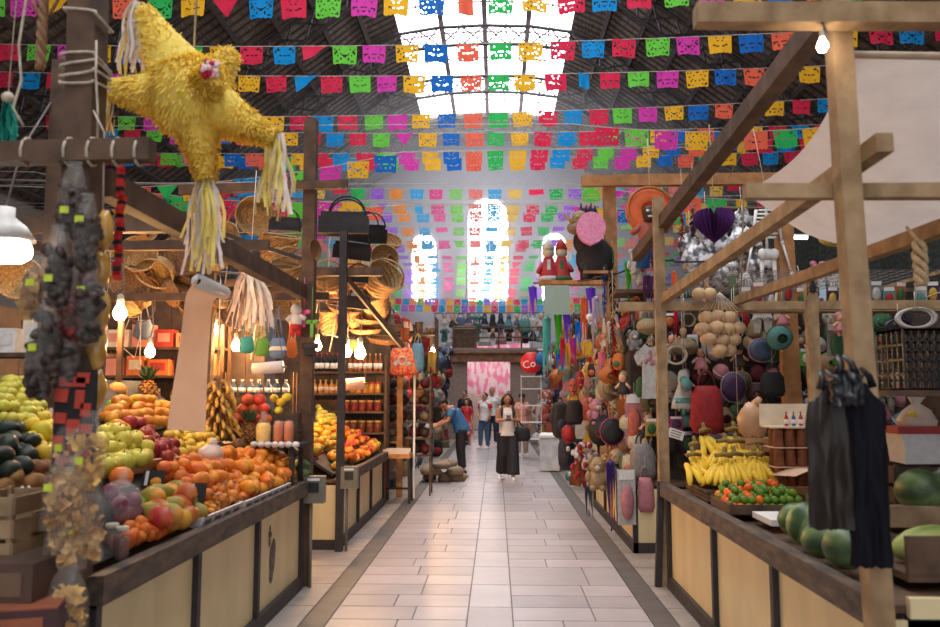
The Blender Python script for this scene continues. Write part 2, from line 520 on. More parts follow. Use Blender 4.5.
for i, (Y, yp) in enumerate(rowsB):
    zz = atY(489, yp, Y).z + 0.17
    garland(Y, zz, SEQ_B, 0.71, -4.25 - 0.05 * i, -11.0, 10.0,
            'string of pale paper flags before the grey end wall, %s from the top' % nth(i), zl=U(-0.2, 0.2), zr=U(-0.2, 0.2), sag=0.2, flut=0.1 if i < 3 else 0.35, fold=0.04)
# extra strings crowding the left side of the hall, hung lower and askew
for i, (Y, z, a, b, st, zl, zr) in enumerate([(17.0, 6.35, -10.5, -2.0, 0.6, -0.2, 0.5), (19.2, 6.6, -11.5, -3.2, 0.62, 0.5, -0.3), (21.0, 6.0, -12, -3.4, 0.6, -0.3, 0.35),
                                              (22.6, 6.9, -12.6, -3.0, 0.62, 0.2, 0.1), (26.0, 8.1, -12.8, -3.2, 0.66, 0.3, -0.3)]):
    garland(Y, z, SEQ_A[i:] + SEQ_A[:i], st, -6.0, a, b, 'short paper flag string high over the left stalls, %s away from the star' % nth(i), zl, zr, 0.08, 0.3)
for i, (Y, z, a, b, st, zl, zr) in enumerate([(16.6, 7.2, 1.6, 9.6, 0.62, 0.1, 0.3), (19.6, 6.7, 1.8, 10.5, 0.62, 0.1, -0.2), (22.0, 6.8, 2.0, 11.5, 0.64, 0.0, 0.3), (25.0, 7.4, 2.2, 12, 0.64, 0.2, 0.0)]):
    garland(Y, z, SEQ_A[3 + i:] + SEQ_A[:3 + i], st, 3.0, a, b, 'short paper flag string high over the right stalls, %s away from the awning' % nth(i), zl, zr, 0.08, 0.3)
# ------------------------------------------------------------------ stalls: counters, posts, beams
def timber(name, label, a, b, w, h, m, bow=0.0, n=6, cat='post', group=None, up=None):
    a, b = Vector(a), Vector(b)
    mb = MB(); mb.bar(a, b, w, h, 0, bow, n, up)
    return tag(mb.build(name, m), label, cat, group)

M_KICK = mat('black_kickboard', (50, 46, 46), rough=0.6, var=0.2)
M_RAIL = wood('worn_counter_rail', (112, 92, 76), (58, 52, 50), stretch=(2, 0.6, 2), scale=12)
M_EMB = mat('painted_emblem', (132, 104, 92), rough=0.6, col2=(62, 56, 62), scale=22)
def counter(label, side, X, cuts, top, depth, rail, near_panel=True, emblem=None):
    """side -1: stands left of the aisle and faces right; +1 the other way round"""
    y0, y1 = cuts[0], cuts[-1]
    root = thing('market_counter', label, 'counter', (X, (y0 + y1) / 2, 0))
    ym = (y0 + y1) / 2
    out = -side                                  # outward normal of the front
    for a, b in zip(cuts, cuts[1:]):
        p = MB(); p.box((-out * 0.02, (a + b) / 2 - ym, 0.08 + (top - 0.16) / 2), (0.02, b - a - 0.03, top - 0.18))
        pn = part(root, 'panel', p, M_PANEL)
        if emblem == cuts.index(a):
            e = MB()
            for (dy, dz, r1, r2) in ((.02, 0, 0.07, 0.12), (.05, .05, .05, .09), (.0, -0.11, 0.045, 0.06), (-.06, .14, .022, .045), (-.03, .18, .02, .02), (-.075, .19, .012, .02), (-.055, .22, .008, .03)):
                e.ball((-out * 0.006, (a + b) / 2 - ym - 0.22 + dy, top * 0.47 + dz), (0.004, r1, r2), 14, 8)
            part(pn, 'emblem', e, M_EMB, 'faded dark painted emblem')
    f = MB()
    for c in cuts:
        f.box((0, c - ym, top / 2), (0.045, 0.05, top))
    f.box((0, 0, 0.05), (0.05, y1 - y0 + 0.05, 0.10))
    f.box((-out * 0.0, 0, top - 0.10), (0.05, y1 - y0 + 0.05, 0.04))
    for yy in (y0, y1):
        f.box((-out * depth / 2, yy - ym, 0.05), (depth, 0.05, 0.10)); f.box((-out * depth, yy - ym, top / 2), (0.05, 0.05, top))
    part(root, 'frame', f, M_IRON)
    if near_panel:
        for yy in (y0, y1):
            p = MB(); p.box((-out * depth / 2, yy - ym, 0.08 + (top - 0.16) / 2), (depth - 0.06, 0.02, top - 0.18)); part(root, 'end_panel', p, M_PANEL)
    r = MB(); r.bar((out * 0.03, y0 - ym - 0.06, top - 0.04), (out * 0.03, y1 - ym + 0.06, top - 0.04), 0.07, 0.11, 0, 0, 8)
    part(root, 'front_rail', r, M_RAIL, rail)
    t = MB(); t.box((-out * depth / 2, 0, top - 0.05), (depth, y1 - y0, 0.03)); part(root, 'counter_top', t, W_DARK)
    return root
# left fruit stall, its neighbour across the side passage, and the two opposite
CL1 = counter('cream panelled fruit counter beside the aisle, heaped with apples and mangoes', -1, -1.62, [3.27, 4.38, 5.49, 6.72], 0.86, 1.25, 'dark worn wooden rail', emblem=2)
CL2 = counter('cream panelled fruit counter with a mango heap, behind the tall brown post', -1, -1.63, [8.37, 9.53, 10.5, 11.65], 0.74, 1.2, 'dark worn wooden rail')
CR1 = counter('cream panelled counter with bananas and watermelons, right of the aisle', 1, 1.43, [3.16, 4.27, 5.42, 6.8], 0.84, 1.9, 'worn plank rail, black paint rubbed to bare wood')
CR2 = counter('yellowed low counter under hanging toys and masks, right of the aisle', 1, 1.40, [8.3, 9.4, 10.5, 11.6], 0.72, 1.3, 'dark rail')

# sloping fruit boards on the left counters
def slope_z(X): return 0.875 + 0.72 * (-1.68 - X)
def board(label, x0, x1, y0, y1, zf):
    b = MB()
    th = math.atan2(zf(x1) - zf(x0), x1 - x0)
    L_ = math.hypot(x1 - x0, zf(x1) - zf(x0))
    b.box(((x0 + x1) / 2, (y0 + y1) / 2, (zf(x0) + zf(x1)) / 2 - 0.02), (L_, y1 - y0, 0.03), rotm(0, -th, 0))
    for yy in (y0 + 0.03, (y0 + y1) / 2, y1 - 0.03):
        b.box((x0 + 0.03, yy, (zf(x0) + 0.8) / 2 - 0.01), (0.05, 0.05, zf(x0) - 0.8 - 0.03))
    return tag(b.build('display_board', W_BLACK), label, 'display board')
board('dark sloping board under the fruit on the counter with apples', -2.83, -1.70, 3.3, 6.3, slope_z)
def slope2_z(X): return 0.76 + 0.62 * (-1.69 - X)
board('dark sloping board under the mango heap on the farther counter', -2.65, -1.70, 8.42, 11.6, slope2_z)

# posts and beams, left
PLA = atY(75, 440, 3.2); PLB = atY(90, -60, 3.2)
PQA = atY(304, 583, 6.84); PQB = atY(311.5, 120, 6.84)
PL1 = timber('timber_post', 'thick dark post hung with snack bags, left of the yellow star', PLA + (PLB - PLA) * (-PLA.z / (PLB.z - PLA.z)), PLB, 0.118, 0.12, W_DARK)
PL2 = timber('timber_post', 'tall brown post at the far corner of the apple counter', (PQA.x, 6.84, 0), PQB, 0.105, 0.10, W_DARK)
PL3 = timber('timber_post', 'thin black steel post in front of the mango heap', (-1.60, 8.28, 0), (-1.6, 8.28, 3.3), 0.075, 0.07, M_IRON)
timber('timber_beam', 'brown cross beam tied with cord to the snack bag post', (-2.9, 3.09, 2.55), (-1.375, 3.09, 2.57), 0.07, 0.085, W_DARK, cat='beam')
timber('timber_beam', 'brown beam running from the snack bag post back to the tall post', (-1.69, 3.32, 2.50), (-1.66, 6.78, 2.46), 0.08, 0.12, W_DARK, cat='beam')
timber('timber_beam', 'thin cross beam near the top of the tall brown post', (-2.75, 6.75, 3.36), (-1.28, 6.75, 3.40), 0.06, 0.075, W_DARK, cat='beam')
timber('timber_beam', 'dark shelf beam under the black bags, crossing the tall brown post', (-2.5, 8.36, 2.88), (-1.2, 8.36, 2.88), 0.08, 0.09, W_DARK, cat='beam')
timber('timber_brace', 'slanting black rod below the round straw baskets', (-2.55, 6.93, 3.05), (-1.63, 6.93, 2.75), 0.035, 0.035, M_IRON, cat='brace')
timber('timber_brace', 'slanting dark brace beside the stacked black bags', (-1.62, 8.36, 2.86), (-1.02, 8.75, 2.1), 0.05, 0.05, W_DARK, cat='brace')
timber('timber_post', 'dim dark post behind the white lamp', (-2.62, 4.6, 0), (-2.62, 4.6, 3.6), 0.09, 0.09, W_DARK)
timber('timber_beam', 'shadowed beam behind the white lamp', (-4.2, 4.72, 2.62), (-2.0, 4.72, 2.62), 0.08, 0.10, W_DARK, cat='beam')
timber('timber_post', 'brown post behind the hanging paper sheet', (-3.0, 8.25, 0), (-3.0, 8.25, 3.4), 0.1, 0.1, W_DARK)

# posts and beams, right
PRA = atY(882, 627, 3.08); PRB = atY(838, 10, 3.20); PRA = PRA + (PRB - PRA) * (-PRA.z / (PRB.z - PRA.z)); PRB = PRB + (PRB - PRA) * .1
PR1 = timber('timber_post', 'tall crooked pale post carrying black plastic bags', PRA, PRB, 0.080, 0.082, W_LIGHT, bow=0.012, n=10)
PR2 = timber('timber_post', 'pale squared post at the far corner of the banana counter', (1.415, 6.92, 0), (1.42, 6.92, 3.30), 0.085, 0.085, W_LIGHT)
PR3 = timber('timber_post', 'orange toned post beside the donkey piñata', (1.47, 9.98, 0), (1.44, 9.98, 4.3), 0.15, 0.12, W_ORANGE)
timber('timber_beam', 'top cross beam over the awning, carrying the small bulb', (0.80, 3.09, 3.10), (2.9, 3.09, 3.06), 0.08, 0.085, W_LIGHT, cat='beam')
timber('timber_beam', 'pale cross beam below the awning, dark knots along it', (1.02, 3.25, 2.42), (2.9, 3.25, 2.41), 0.06, 0.06, W_LIGHT, cat='beam')
timber('timber_beam', 'dark slanting beam from the awning back past the sombrero piñata', (1.44, 3.26, 3.24), (1.47, 8.3, 3.02), 0.09, 0.11, W_DARK, cat='beam')
timber('timber_beam', 'pale slanting beam crossing in front of the crooked post', (1.475, 3.0, 2.545), (1.445, 6.85, 2.40), 0.065, 0.075, W_LIGHT, cat='beam')
timber('timber_beam', 'pale slanting beam behind the crooked post, under the awning', (2.02, 3.25, 2.34), (2.1, 6.95, 2.40), 0.065, 0.07, W_LIGHT, cat='beam')
timber('timber_beam', 'long level pale rail above the hanging toys', (1.08, 7.0, 2.35), (3.9, 7.0, 2.36), 0.07, 0.075, W_LIGHT, cat='beam')
timber('timber_beam', 'orange toned cross beam behind the sombrero piñata', (1.08, 9.85, 4.24), (3.7, 9.85, 4.25), 0.10, 0.14, W_ORANGE, cat='beam')
timber('timber_post', 'short orange post under the awning', (2.98, 8.2, 0), (2.96, 8.2, 3.4), 0.16, 0.12, W_ORANGE)
timber('timber_post', 'pale post with a black insect shape painted on it', (2.72, 6.95, 0), (2.72, 6.95, 2.66), 0.09, 0.08, W_LIGHT)

# canvas awning
M_CANVAS = mat('canvas', (226, 208, 196), rough=0.9, var=0.05, scale=6, trans=0.35)
def awn(u, v):
    # u along the front, v towards the back
    x = lerp(lerp(1.50, 3.4, u), lerp(1.66, 3.6, u), v) + 0.10 * math.sin(math.pi * v) * (1 - u)
    yy = lerp(3.3, 5.3, v)
    z = lerp(lerp(3.02, 2.96, u), lerp(2.93, 2.50, u), v) - 0.16 * math.sin(math.pi * v) * math.sin(math.pi * min(1, u * 1.2 + 0.1)) - 0.22 * v * math.sin(math.pi * min(1, u * 1.5)) * (1 if u < 0.67 else 0.4)
    return V(x, yy, z + 0.008 * math.sin(u * 23) * v)
a = thing('canvas_awning', 'off white canvas awning sagging over the watermelon stall', 'awning', (1.5, 3.3, 3.0))
m = MB(); m.sheet(lambda u, v: awn(u, v) - V(1.5, 3.3, 3.0), 20, 14); part(a, 'cloth', m, M_CANVAS)
m = MB(); m.tube([awn(q / 12, 0) - V(1.5, 3.3, 3.0) for q in range(13)], 0.016, 6); part(a, 'hem', m, mat('canvas_hem', (190, 168, 146), rough=0.9))
m = MB(); m.ring(V(0.75, -0.02, -0.03), 0.035, 0.005, 14, 4, M=rotm(math.pi / 2, 0, 0)); m.tube([V(0.75, -0.02, 0.0), V(0.75, -0.1, 0.02)], 0.004, 4); part(a, 'ring', m, M_IRON)
m = MB()
for u in (0.0, 1.0):
    p = awn(u, 1) - V(1.5, 3.3, 3.0)
    q = V(0.62, 3.65, -0.55) if u == 0 else V(2.2, 3.65, -0.58)
    m.tube([p, V(*(lerp(p[k], q[k], 0.5) for k in range(3))), q], 0.006, 4)
part(a, 'tie', m, M_ROPE)

# meter boxes on the corner posts
M_BOX = mat('grey_enamel', (128, 122, 108), rough=0.45, var=0.1)
for (x, yy, z, lab) in ((-1.50, 8.33, 0.74, 'grey electric meter box on the thin black post'), (-1.515, 6.80, 0.80, 'grey electric meter box on the tall brown post')):
    t = thing('meter_box', lab, 'electric box', (x, yy, z))
    m = MB(); m.box((0, -0.05, 0), (0.17, 0.1, 0.22)); part(t, 'case', m, M_BOX)
    m = MB(); m.box((0, -0.103, 0.02), (0.09, 0.006, 0.08)); part(t, 'window', m, mat('meter_window', (58, 56, 56), rough=0.2), 'small dark window')
    m = MB(); m.box((0, -0.104, 0.085), (0.1, 0.008, 0.02)); part(t, 'label_plate', m, M_WHITE)
    m = MB(); m.tube([V(-0.03, -0.04, -0.11), V(-0.03, -0.04, -z + 0.0)], 0.014, 6); part(t, 'conduit', m, M_BOX)
# free corner post of the right counter
timber('steel_post', 'thin dark steel leg at the far corner of the banana counter', (1.34, 6.88, 0), (1.38, 6.88, 0.86), 0.05, 0.05, M_IRON)

# dark plank partitions behind the goods
def partition(label, a, b, z0, z1, m=None):
    a, b = Vector(a), Vector(b); mb = MB()
    d = (b - a); L_ = d.length; n = max(2, round(L_ / 0.22))
    for q in range(n):
        p = a + d * ((q + 0.5) / n)
        an = math.atan2(d.y, d.x)
        mb.box((p.x, p.y, (z0 + z1) / 2), (L_ / n - 0.006, 0.025 + 0.006 * (q % 2), z1 - z0), rotm(0, 0, an))
    return tag(mb.build('plank_partition', m or W_DARK), label, 'partition')
W_BOARDS = wood('brown_boards', (92, 72, 58), (60, 48, 42), scale=7)  # brown board colour with a darker grain
partition('dark plank partition behind the jar shelves, facing the side passage', (-5.2, 9.35), (-2.72, 9.35), 0, 2.7, W_BOARDS)
partition('plank partition behind the bottle shelves over the mango heap', (-3.4, 12.25), (-1.62, 12.25), 0, 3.0, W_BOARDS)
partition('dark plank partition at the back of the apple stall', (-4.6, 3.0), (-4.6, 9.3), 0, 2.4, W_BOARDS)
partition('plank partition behind the toys over the banana counter', (1.45, 8.75), (5.6, 8.75), 0.0, 2.55, W_BOARDS)
partition('dark plank partition at the back of the watermelon stall', (4.3, 3.0), (4.3, 8.6), 0, 2.2, W_BOARDS)
partition('plank partition behind the masks and ribbons', (2.25, 8.8), (2.25, 12.6), 0.72, 2.6, W_BOARDS)
partition('far plank partition behind the clothes stalls, left of the aisle', (-2.5, 12.4), (-2.5, 26.8), 0, 3.2, W_BOARDS)
partition('far plank partition behind the toy stalls, right of the aisle', (2.3, 12.8), (2.3, 26.8), 0, 3.2, W_BOARDS)
# ------------------------------------------------------------------ fruit
def fruit_mat(name, c, c2, rough=0.45, scale=5, ramp=(0.35, 0.65), hue=0.012, val=0.12, bump=0.0, spec=0.28):
    return mat(name, c, rough=rough, col2=c2, scale=scale, ramp=ramp, hue=hue, val=val, bump=bump, spec=spec)
F_GAPPLE = fruit_mat('green_apple_skin', (210, 196, 84), (184, 172, 58), scale=14)
F_RAPPLE = fruit_mat('red_apple_skin', (172, 48, 46), (118, 32, 38), scale=12)
F_YMANGO = fruit_mat('yellow_mango_skin', (230, 160, 52), (210, 126, 38), scale=9)
F_OMANGO = fruit_mat('orange_mango_skin', (230, 146, 52), (208, 108, 38), scale=8)
F_RMANGO = fruit_mat('blushed_mango_skin', (204, 140, 52), (178, 66, 46), scale=4.5, ramp=(0.4, 0.58), hue=0.02)
F_GMANGO = fruit_mat('green_mango_skin', (210, 150, 54), (136, 132, 50), scale=5, ramp=(0.42, 0.6), hue=0.02)
F_ORANGE = fruit_mat('orange_skin', (240, 122, 40), (226, 98, 30), scale=40, bump=0.1)
F_PERSIM = fruit_mat('persimmon_skin', (226, 122, 50), (200, 88, 38), scale=10)
F_TANG = fruit_mat('tangerine_skin', (228, 128, 52), (208, 96, 38), scale=24)
F_GUAVA = fruit_mat('guava_skin', (228, 186, 72), (204, 156, 50), scale=12)
F_LIMEY = fruit_mat('yellow_lime_skin', (204, 190, 78), (172, 160, 52), scale=14)
F_LIME = fruit_mat('green_lime_skin', (112, 142, 46), (84, 118, 38), scale=12, hue=0.02)
F_AVO = fruit_mat('avocado_skin', (46, 52, 40), (32, 36, 32), scale=26, bump=0.4, rough=0.5)
F_QUINCE = fruit_mat('quince_skin', (236, 206, 66), (214, 176, 46), scale=6)
F_POTATO = fruit_mat('potato_skin', (166, 118, 72), (128, 88, 54), scale=20, rough=0.8)
F_CORAL = fruit_mat('coral_fruit_skin', (232, 104, 60), (210, 74, 46), scale=14)
F_COCO = fruit_mat('coconut_husk', (126, 90, 62), (84, 60, 44), scale=40, rough=0.9, bump=0.6)
F_ONION = fruit_mat('purple_onion_skin', (150, 82, 96), (112, 58, 78), scale=16)
F_CANT = fruit_mat('cantaloupe_rind', (214, 152, 88), (186, 122, 66), scale=60, rough=0.7, bump=0.4)
F_NISP = fruit_mat('sapote_skin', (222, 128, 50), (56, 42, 38), scale=11, ramp=(0.36, 0.46), hue=0.01)
F_GREENF = fruit_mat('bright_green_skin', (146, 190, 64), (112, 160, 48), scale=10)
F_STEM = mat('fruit_stem', (92, 66, 42), rough=0.9)
F_LEAF = mat('pineapple_leaf', (92, 116, 72), rough=0.6, col2=(58, 80, 54), scale=12)

def fr_round(name, m, r, sq=0.92, dim=0.12, n=12):
    prof = []
    for q in range(9):
        t = math.pi * q / 8
        z = -math.cos(t) * r * sq
        rr = math.sin(t) * r
        if q in (0, 8): z *= 1 - dim
        prof.append((max(rr, 0.0), z))
    b = MB(); b.lathe(prof, n)
    return b.mesh(name, m)
def fr_apple(name, m, r):
    prof = [(0.0, -r * .72), (r * .3, -r * .84), (r * .7, -r * .62), (r * .95, -r * .1), (r, r * .2), (r * .86, r * .62), (r * .5, r * .86), (r * .2, r * .78), (0, r * .62)]
    b = MB(); b.lathe(prof, 13)
    b.tube([V(0, 0, r * .6), V(r * .08, 0, r * 1.08)], r * .06, 4, 1)
    return b.mesh(name, [m, F_STEM])
def fr_long(name, m, r, l, bend=0.18, pinch=0.25):
    def fn(p):
        return V(p.x + bend * p.z * p.z - bend * .3, p.y * 0.92, p.z) if True else p
    b = MB()
    b.ball((0, 0, 0), (r, r, l), 11, 9, fn=lambda p: V((p.x * (1 - pinch * max(0, p.z))) + bend * p.z * p.z, p.y * (1 - pinch * max(0, p.z)), p.z))
    b.tube([V(bend * r, 0, l * .98), V(bend * r, 0, l * 1.05)], r * .09, 4, 1)
    return b.mesh(name, [m, F_STEM])
def poly_in(p, poly):
    x, y = p; c = False; j = len(poly) - 1
    for i in range(len(poly)):
        (xi, yi), (xj, yj) = poly[i], poly[j]
        if (yi > y) != (yj > y) and x < (xj - xi) * (y - yi) / (yj - yi) + xi: c = not c
        j = i
    return c
def place(me, name, p, rot, label, cat, group, s=1.0, sz=None):
    o = link(name, me, None, p, rot); tag(o, label, cat, group)
    o.scale = (s, s, s) if sz is None else sz
    return o
FRUITS = []
def pile(poly, d, meshes, name, desc, cat, group, zf, x_lo, x_hi, y_lo, y_hi, lie='any', r=None, two=0.4, maxn=60, jit=0.14, size=(0.93, 1.05)):
    """lay fruit in staggered rows on a slope z = zf(x), rows numbered upwards from the aisle edge"""
    r = r or d / 2
    sl = zf(-2.0) - zf(-1.9) if x_hi < 0 else 0.0
    th = math.atan(sl / 0.1) if x_hi < 0 else 0.0
    nrm = V(math.sin(th), 0, math.cos(th))
    dx = d * 0.87 * math.cos(th)
    cand = []
    row = 0; x = x_hi
    while x > x_lo:
        y = y_lo + (row % 2) * d / 2
        while y < y_hi:
            p = V(x + U(-jit, jit) * d, y + U(-jit, jit) * d, 0); p.z = zf(p.x)
            c = p + nrm * r
            if poly_in(pix(c), poly): cand.append((row, 0, c))
            if rnd.random() < two:
                c2 = c + nrm * r * 1.15 + V(-dx * .3, d * .5, 0)
                if poly_in(pix(c2), poly): cand.append((row, 1, c2))
            y += d
        x -= dx; row += 1
    cand = cand[:maxn] if len(cand) <= maxn else rnd.sample(cand, maxn)
    rows = sorted({c[0] for c in cand})
    lay = {}
    for c in cand: lay.setdefault((rows.index(c[0]), c[1]), []).append(c[2])
    for (rw, l) in sorted(lay):
        for i, c in enumerate(sorted(lay[(rw, l)], key=lambda q: pix(q)[0])):
            if lie == 'flat': rot = (math.pi / 2 + U(-.3, .3), U(-.3, .3), U(0, 6.28))
            elif lie == 'up': rot = (U(-.5, .5), U(-.5, .5), U(0, 6.28))
            else: rot = (U(0, 6.28), U(0, 6.28), U(0, 6.28))
            lab = '%s, %s from left, row %s%s' % (desc, nth(i), ('one two three four five six seven eight nine ten eleven twelve'.split())[min(rw, 11)], '' if l == 0 else ' on top')
            FRUITS.append(place(rnd.choice(meshes), name, c, rot, lab, cat, group, U(*size)))
SL = dict(zf=slope_z, x_lo=-2.8, x_hi=-1.70, y_lo=3.33, y_hi=6.66)
pile([(92, 432), (118, 423), (140, 436), (147, 448), (147, 464), (95, 468)], 0.098, [fr_apple('green_apple', F_GAPPLE, 0.052)], 'green_apple', 'yellow green apple', 'apple', 'green apples in the tilted tray', lie='up', **SL)
pile([(122, 422), (142, 418), (152, 436), (174, 444), (176, 461), (148, 463), (143, 440)], 0.094, [fr_apple('red_apple', F_RAPPLE, 0.05)], 'red_apple', 'dark red apple', 'apple', 'red apples in the tilted tray', lie='up', **SL)
YM = [fr_long('yellow_mango', F_YMANGO, 0.04, 0.058), fr_long('yellow_mango', F_YMANGO, 0.038, 0.055, 0.1)]
pile([(103, 402), (150, 397), (173, 408), (173, 426), (104, 430)], 0.088, YM, 'yellow_mango', 'yellow mango behind apples', 'mango', 'yellow mangoes behind the apples', lie='flat', two=0.6, **SL)
pile([(164, 431), (205, 427), (216, 440), (208, 456), (176, 453)], 0.066, [fr_round('guava', F_GUAVA, 0.034)], 'guava', 'pale yellow guava under hanging paper', 'guava', 'yellow guavas under the paper sheet', two=0.5, **SL)
pile([(163, 457), (206, 455), (208, 486), (158, 483)], 0.092, [fr_round('persimmon', F_PERSIM, 0.047, 0.86)], 'persimmon', 'round persimmon by price card', 'persimmon', 'persimmons beside the price card', two=0.3, **SL)
OM = [fr_long('orange_mango', F_OMANGO, 0.043, 0.066), fr_long('orange_mango', F_OMANGO, 0.046, 0.062, 0.1)]
pile([(192, 458), (238, 448), (246, 470), (236, 482), (197, 482)], 0.095, OM, 'orange_mango', 'long orange mango in middle heap', 'mango', 'orange mangoes in the middle heap', lie='flat', two=0.4, **SL)
pile([(238, 454), (262, 447), (289, 456), (292, 474), (264, 492), (240, 486)], 0.10, [fr_long('orange_mango', F_YMANGO, 0.05, 0.068), fr_long('orange_mango', F_OMANGO, 0.05, 0.07)], 'orange_mango', 'big orange mango near watermelon', 'mango', 'big mangoes at the counter corner', lie='flat', two=0.7, **SL)
pile([(202, 487), (236, 482), (268, 490), (264, 507), (206, 507)], 0.075, [fr_round('sapote', F_NISP, 0.038, 0.95)], 'sapote', 'orange fruit with dark ends', 'fruit', 'dark ended fruit in the white tray', two=0.3, **SL)
RM = [fr_long('mango', F_RMANGO, 0.06, 0.082, 0.12), fr_long('mango', F_GMANGO, 0.06, 0.085, 0.12)]
pile([(145, 492), (184, 488), (203, 512), (190, 536), (150, 520)], 0.115, RM, 'mango', 'large red and green mango', 'mango', 'red and green mangoes', lie='flat', two=0.35, **SL)
pile([(126, 522), (160, 518), (188, 534), (128, 566)], 0.064, [fr_round('tangerine', F_TANG, 0.033, 0.85)], 'tangerine', 'small tangerine on front rail', 'tangerine', 'tangerines on the front rail', two=0.5, **SL)
pile([(196, 506), (236, 499), (232, 516), (202, 527)], 0.06, [fr_long('small_mango', F_YMANGO, 0.028, 0.04)], 'small_mango', 'small mango in white tray', 'mango', 'small mangoes in the white tray', lie='flat', two=0.3, **SL)
SL2 = dict(zf=slope_z, x_lo=-2.95, x_hi=-1.75, y_lo=3.3, y_hi=4.9)
pile([(6, 380), (34, 371), (43, 396), (45, 420), (0, 426), (0, 398)], 0.064, [fr_round('yellow_lime', F_LIMEY, 0.034, 1.02)], 'yellow_lime', 'small yellow lime', 'lime', 'yellow limes behind the snack post', two=0.9, **SL2)
pile([(0, 427), (28, 426), (36, 448), (34, 468), (0, 472)], 0.09, [fr_long('avocado', F_AVO, 0.043, 0.062, 0.05, 0.4)], 'avocado', 'dark avocado below limes', 'avocado', 'avocados below the limes', lie='flat', two=0.5, **SL2)
pile([(29, 418), (46, 418), (62, 450), (42, 460), (30, 440)], 0.10, [fr_apple('quince', F_QUINCE, 0.05)], 'quince', 'large yellow quince', 'quince', 'quinces beside the snack post', lie='up', two=0.3, **SL2)
pile([(0, 463), (45, 461), (50, 482), (0, 490)], 0.085, [fr_long('potato', F_POTATO, 0.036, 0.05, 0.1, 0.05)], 'potato', 'brown potato below avocados', 'potato', 'potatoes below the avocados', lie='flat', two=0.4, **SL2)
# mango heap on the second counter
SLB = dict(zf=slope2_z, x_lo=-2.62, x_hi=-1.72, y_lo=8.45, y_hi=11.55)
pile([(306, 424), (342, 424), (342, 480), (308, 476)], 0.10, [fr_long('mango', F_GMANGO, 0.047, 0.062, 0.1), fr_long('mango', F_YMANGO, 0.045, 0.06, 0.1)], 'mango', 'mango left of black post', 'mango', 'mango heap on the far counter', lie='flat', two=0.6, **SLB)
pile([(344, 428), (366, 424), (378, 442), (362, 470), (344, 478)], 0.10, [fr_long('mango', F_OMANGO, 0.047, 0.06, 0.1), fr_long('mango', F_RMANGO, 0.045, 0.06, 0.1)], 'mango', 'mango right of black post', 'mango', 'orange heap right of the black post', lie='flat', two=0.6, **SLB)
pile([(366, 428), (382, 436), (384, 446), (376, 448), (360, 434)], 0.09, [fr_round('yellow_fruit', F_GUAVA, 0.044)], 'yellow_fruit', 'yellow fruit beyond mango heap', 'fruit', 'yellow fruit beyond the mangoes', two=0.5, **SLB)
pile([(318, 400), (356, 398), (362, 422), (318, 424)], 0.09, [fr_round('yellow_fruit', F_LIMEY, 0.045), fr_round('yellow_fruit', F_GUAVA, 0.045)], 'yellow_fruit', 'yellow fruit atop mango heap', 'fruit', 'yellow fruit above the mangoes', two=0.6, **SLB)

# single melons, onions and coconuts
def on_slope(px, py, lift=0.0):
    d = ray(px, py); t = (0.875 + 0.72 * -1.68 - 1.6 + lift) / (d.z + 0.72 * d.x)
    return CAMP + d * t
def lone(me, name, px, py, X, label, cat, group=None, rot=(0, 0, 0), s=1.0, dz=0.0):
    p = atX(px, py, X); p.z += dz
    return place(me, name, p, rot, label, cat, group, s)
WM = mat('watermelon_rind', (134, 152, 92), rough=0.4, col2=(60, 84, 50), stretch=(1, 1, 0.15), scale=9, ramp=(0.45, 0.55), spec=0.4)
WMD = mat('dark_watermelon_rind', (104, 124, 78), rough=0.4, col2=(54, 74, 48), stretch=(1, 1, 0.15), scale=7, ramp=(0.42, 0.58), spec=0.4)
lone(fr_round('cantaloupe', F_CANT, 0.07, 0.95, 0.05), 'cantaloupe', 117, 391, -2.72, 'tan cantaloupe on top of the yellow mangoes', 'melon')
for i, (px, py) in enumerate(((112, 405), (121, 401), (128, 404))):
    lone(fr_round('green_fruit', F_GREENF, 0.042), 'green_fruit', px, py, -2.56, 'bright green fruit on the yellow mangoes, %s of three from left' % nth(i), 'fruit', 'green fruit on the mangoes')
for i, (px, py) in enumerate(((137, 511), (145, 508))):
    lone(fr_apple('green_apple', F_GREENF, 0.046), 'green_apple', px, py, -1.86, '%s green apple among the large mangoes' % ('upper' if i else 'lower'), 'apple', 'green apples among the mangoes', dz=0.03)
lone(fr_round('watermelon', WM, 0.085, 1.1, 0.02, 14), 'watermelon', 301, 470, -1.64, 'small striped watermelon on the corner of the mango counter', 'melon', rot=(1.4, 0.2, 0.5), dz=0.01)
lone(fr_round('melon', F_GREENF, 0.07, 0.9, 0.04), 'melon', 257, 455, -1.98, 'pale green melon among the big mangoes', 'melon', dz=0.0)
for i, (px, py) in enumerate(((238, 446), (258, 447), (271, 452))):
    lone(fr_round('coconut', F_COCO, 0.062, 0.96, 0.03), 'coconut', px, py, -2.0 + 0.02 * i, 'hairy brown coconut below the pineapple, %s from left' % nth(i), 'coconut', 'coconuts below the pineapple')
lone(fr_round('orange', F_TANG, 0.06, 0.9), 'orange', 121, 481, -1.92, 'single orange below the cardboard apple tray', 'orange', dz=0.02)
M_CLEAR = mat('clear_plastic', (236, 232, 228), rough=0.18, alpha=0.16, var=0.02, spec=0.8)
M_MILKY = mat('milky_plastic', (236, 226, 220), rough=0.3, alpha=0.55, var=0.05, spec=0.6)
t = thing('onion_bag', 'clear bag of purple onions on the front of the fruit', 'bag', on_slope(120, 520, 0.0))
for q in range(7):
    b = MB(); b.ball((U(-.06, .06), U(-.08, .08), 0.03 + 0.055 * (q // 3)), 0.042, 9, 7); part(t, 'onion', b, F_ONION)
b = MB(); b.ball((0, 0, 0.07), (0.105, 0.12, 0.12), 12, 8, jit=0.08); b.tube([V(0, 0, .18), V(.02, 0, .24)], [0.03, 0.012], 6); part(t, 'bag', b, M_CLEAR)
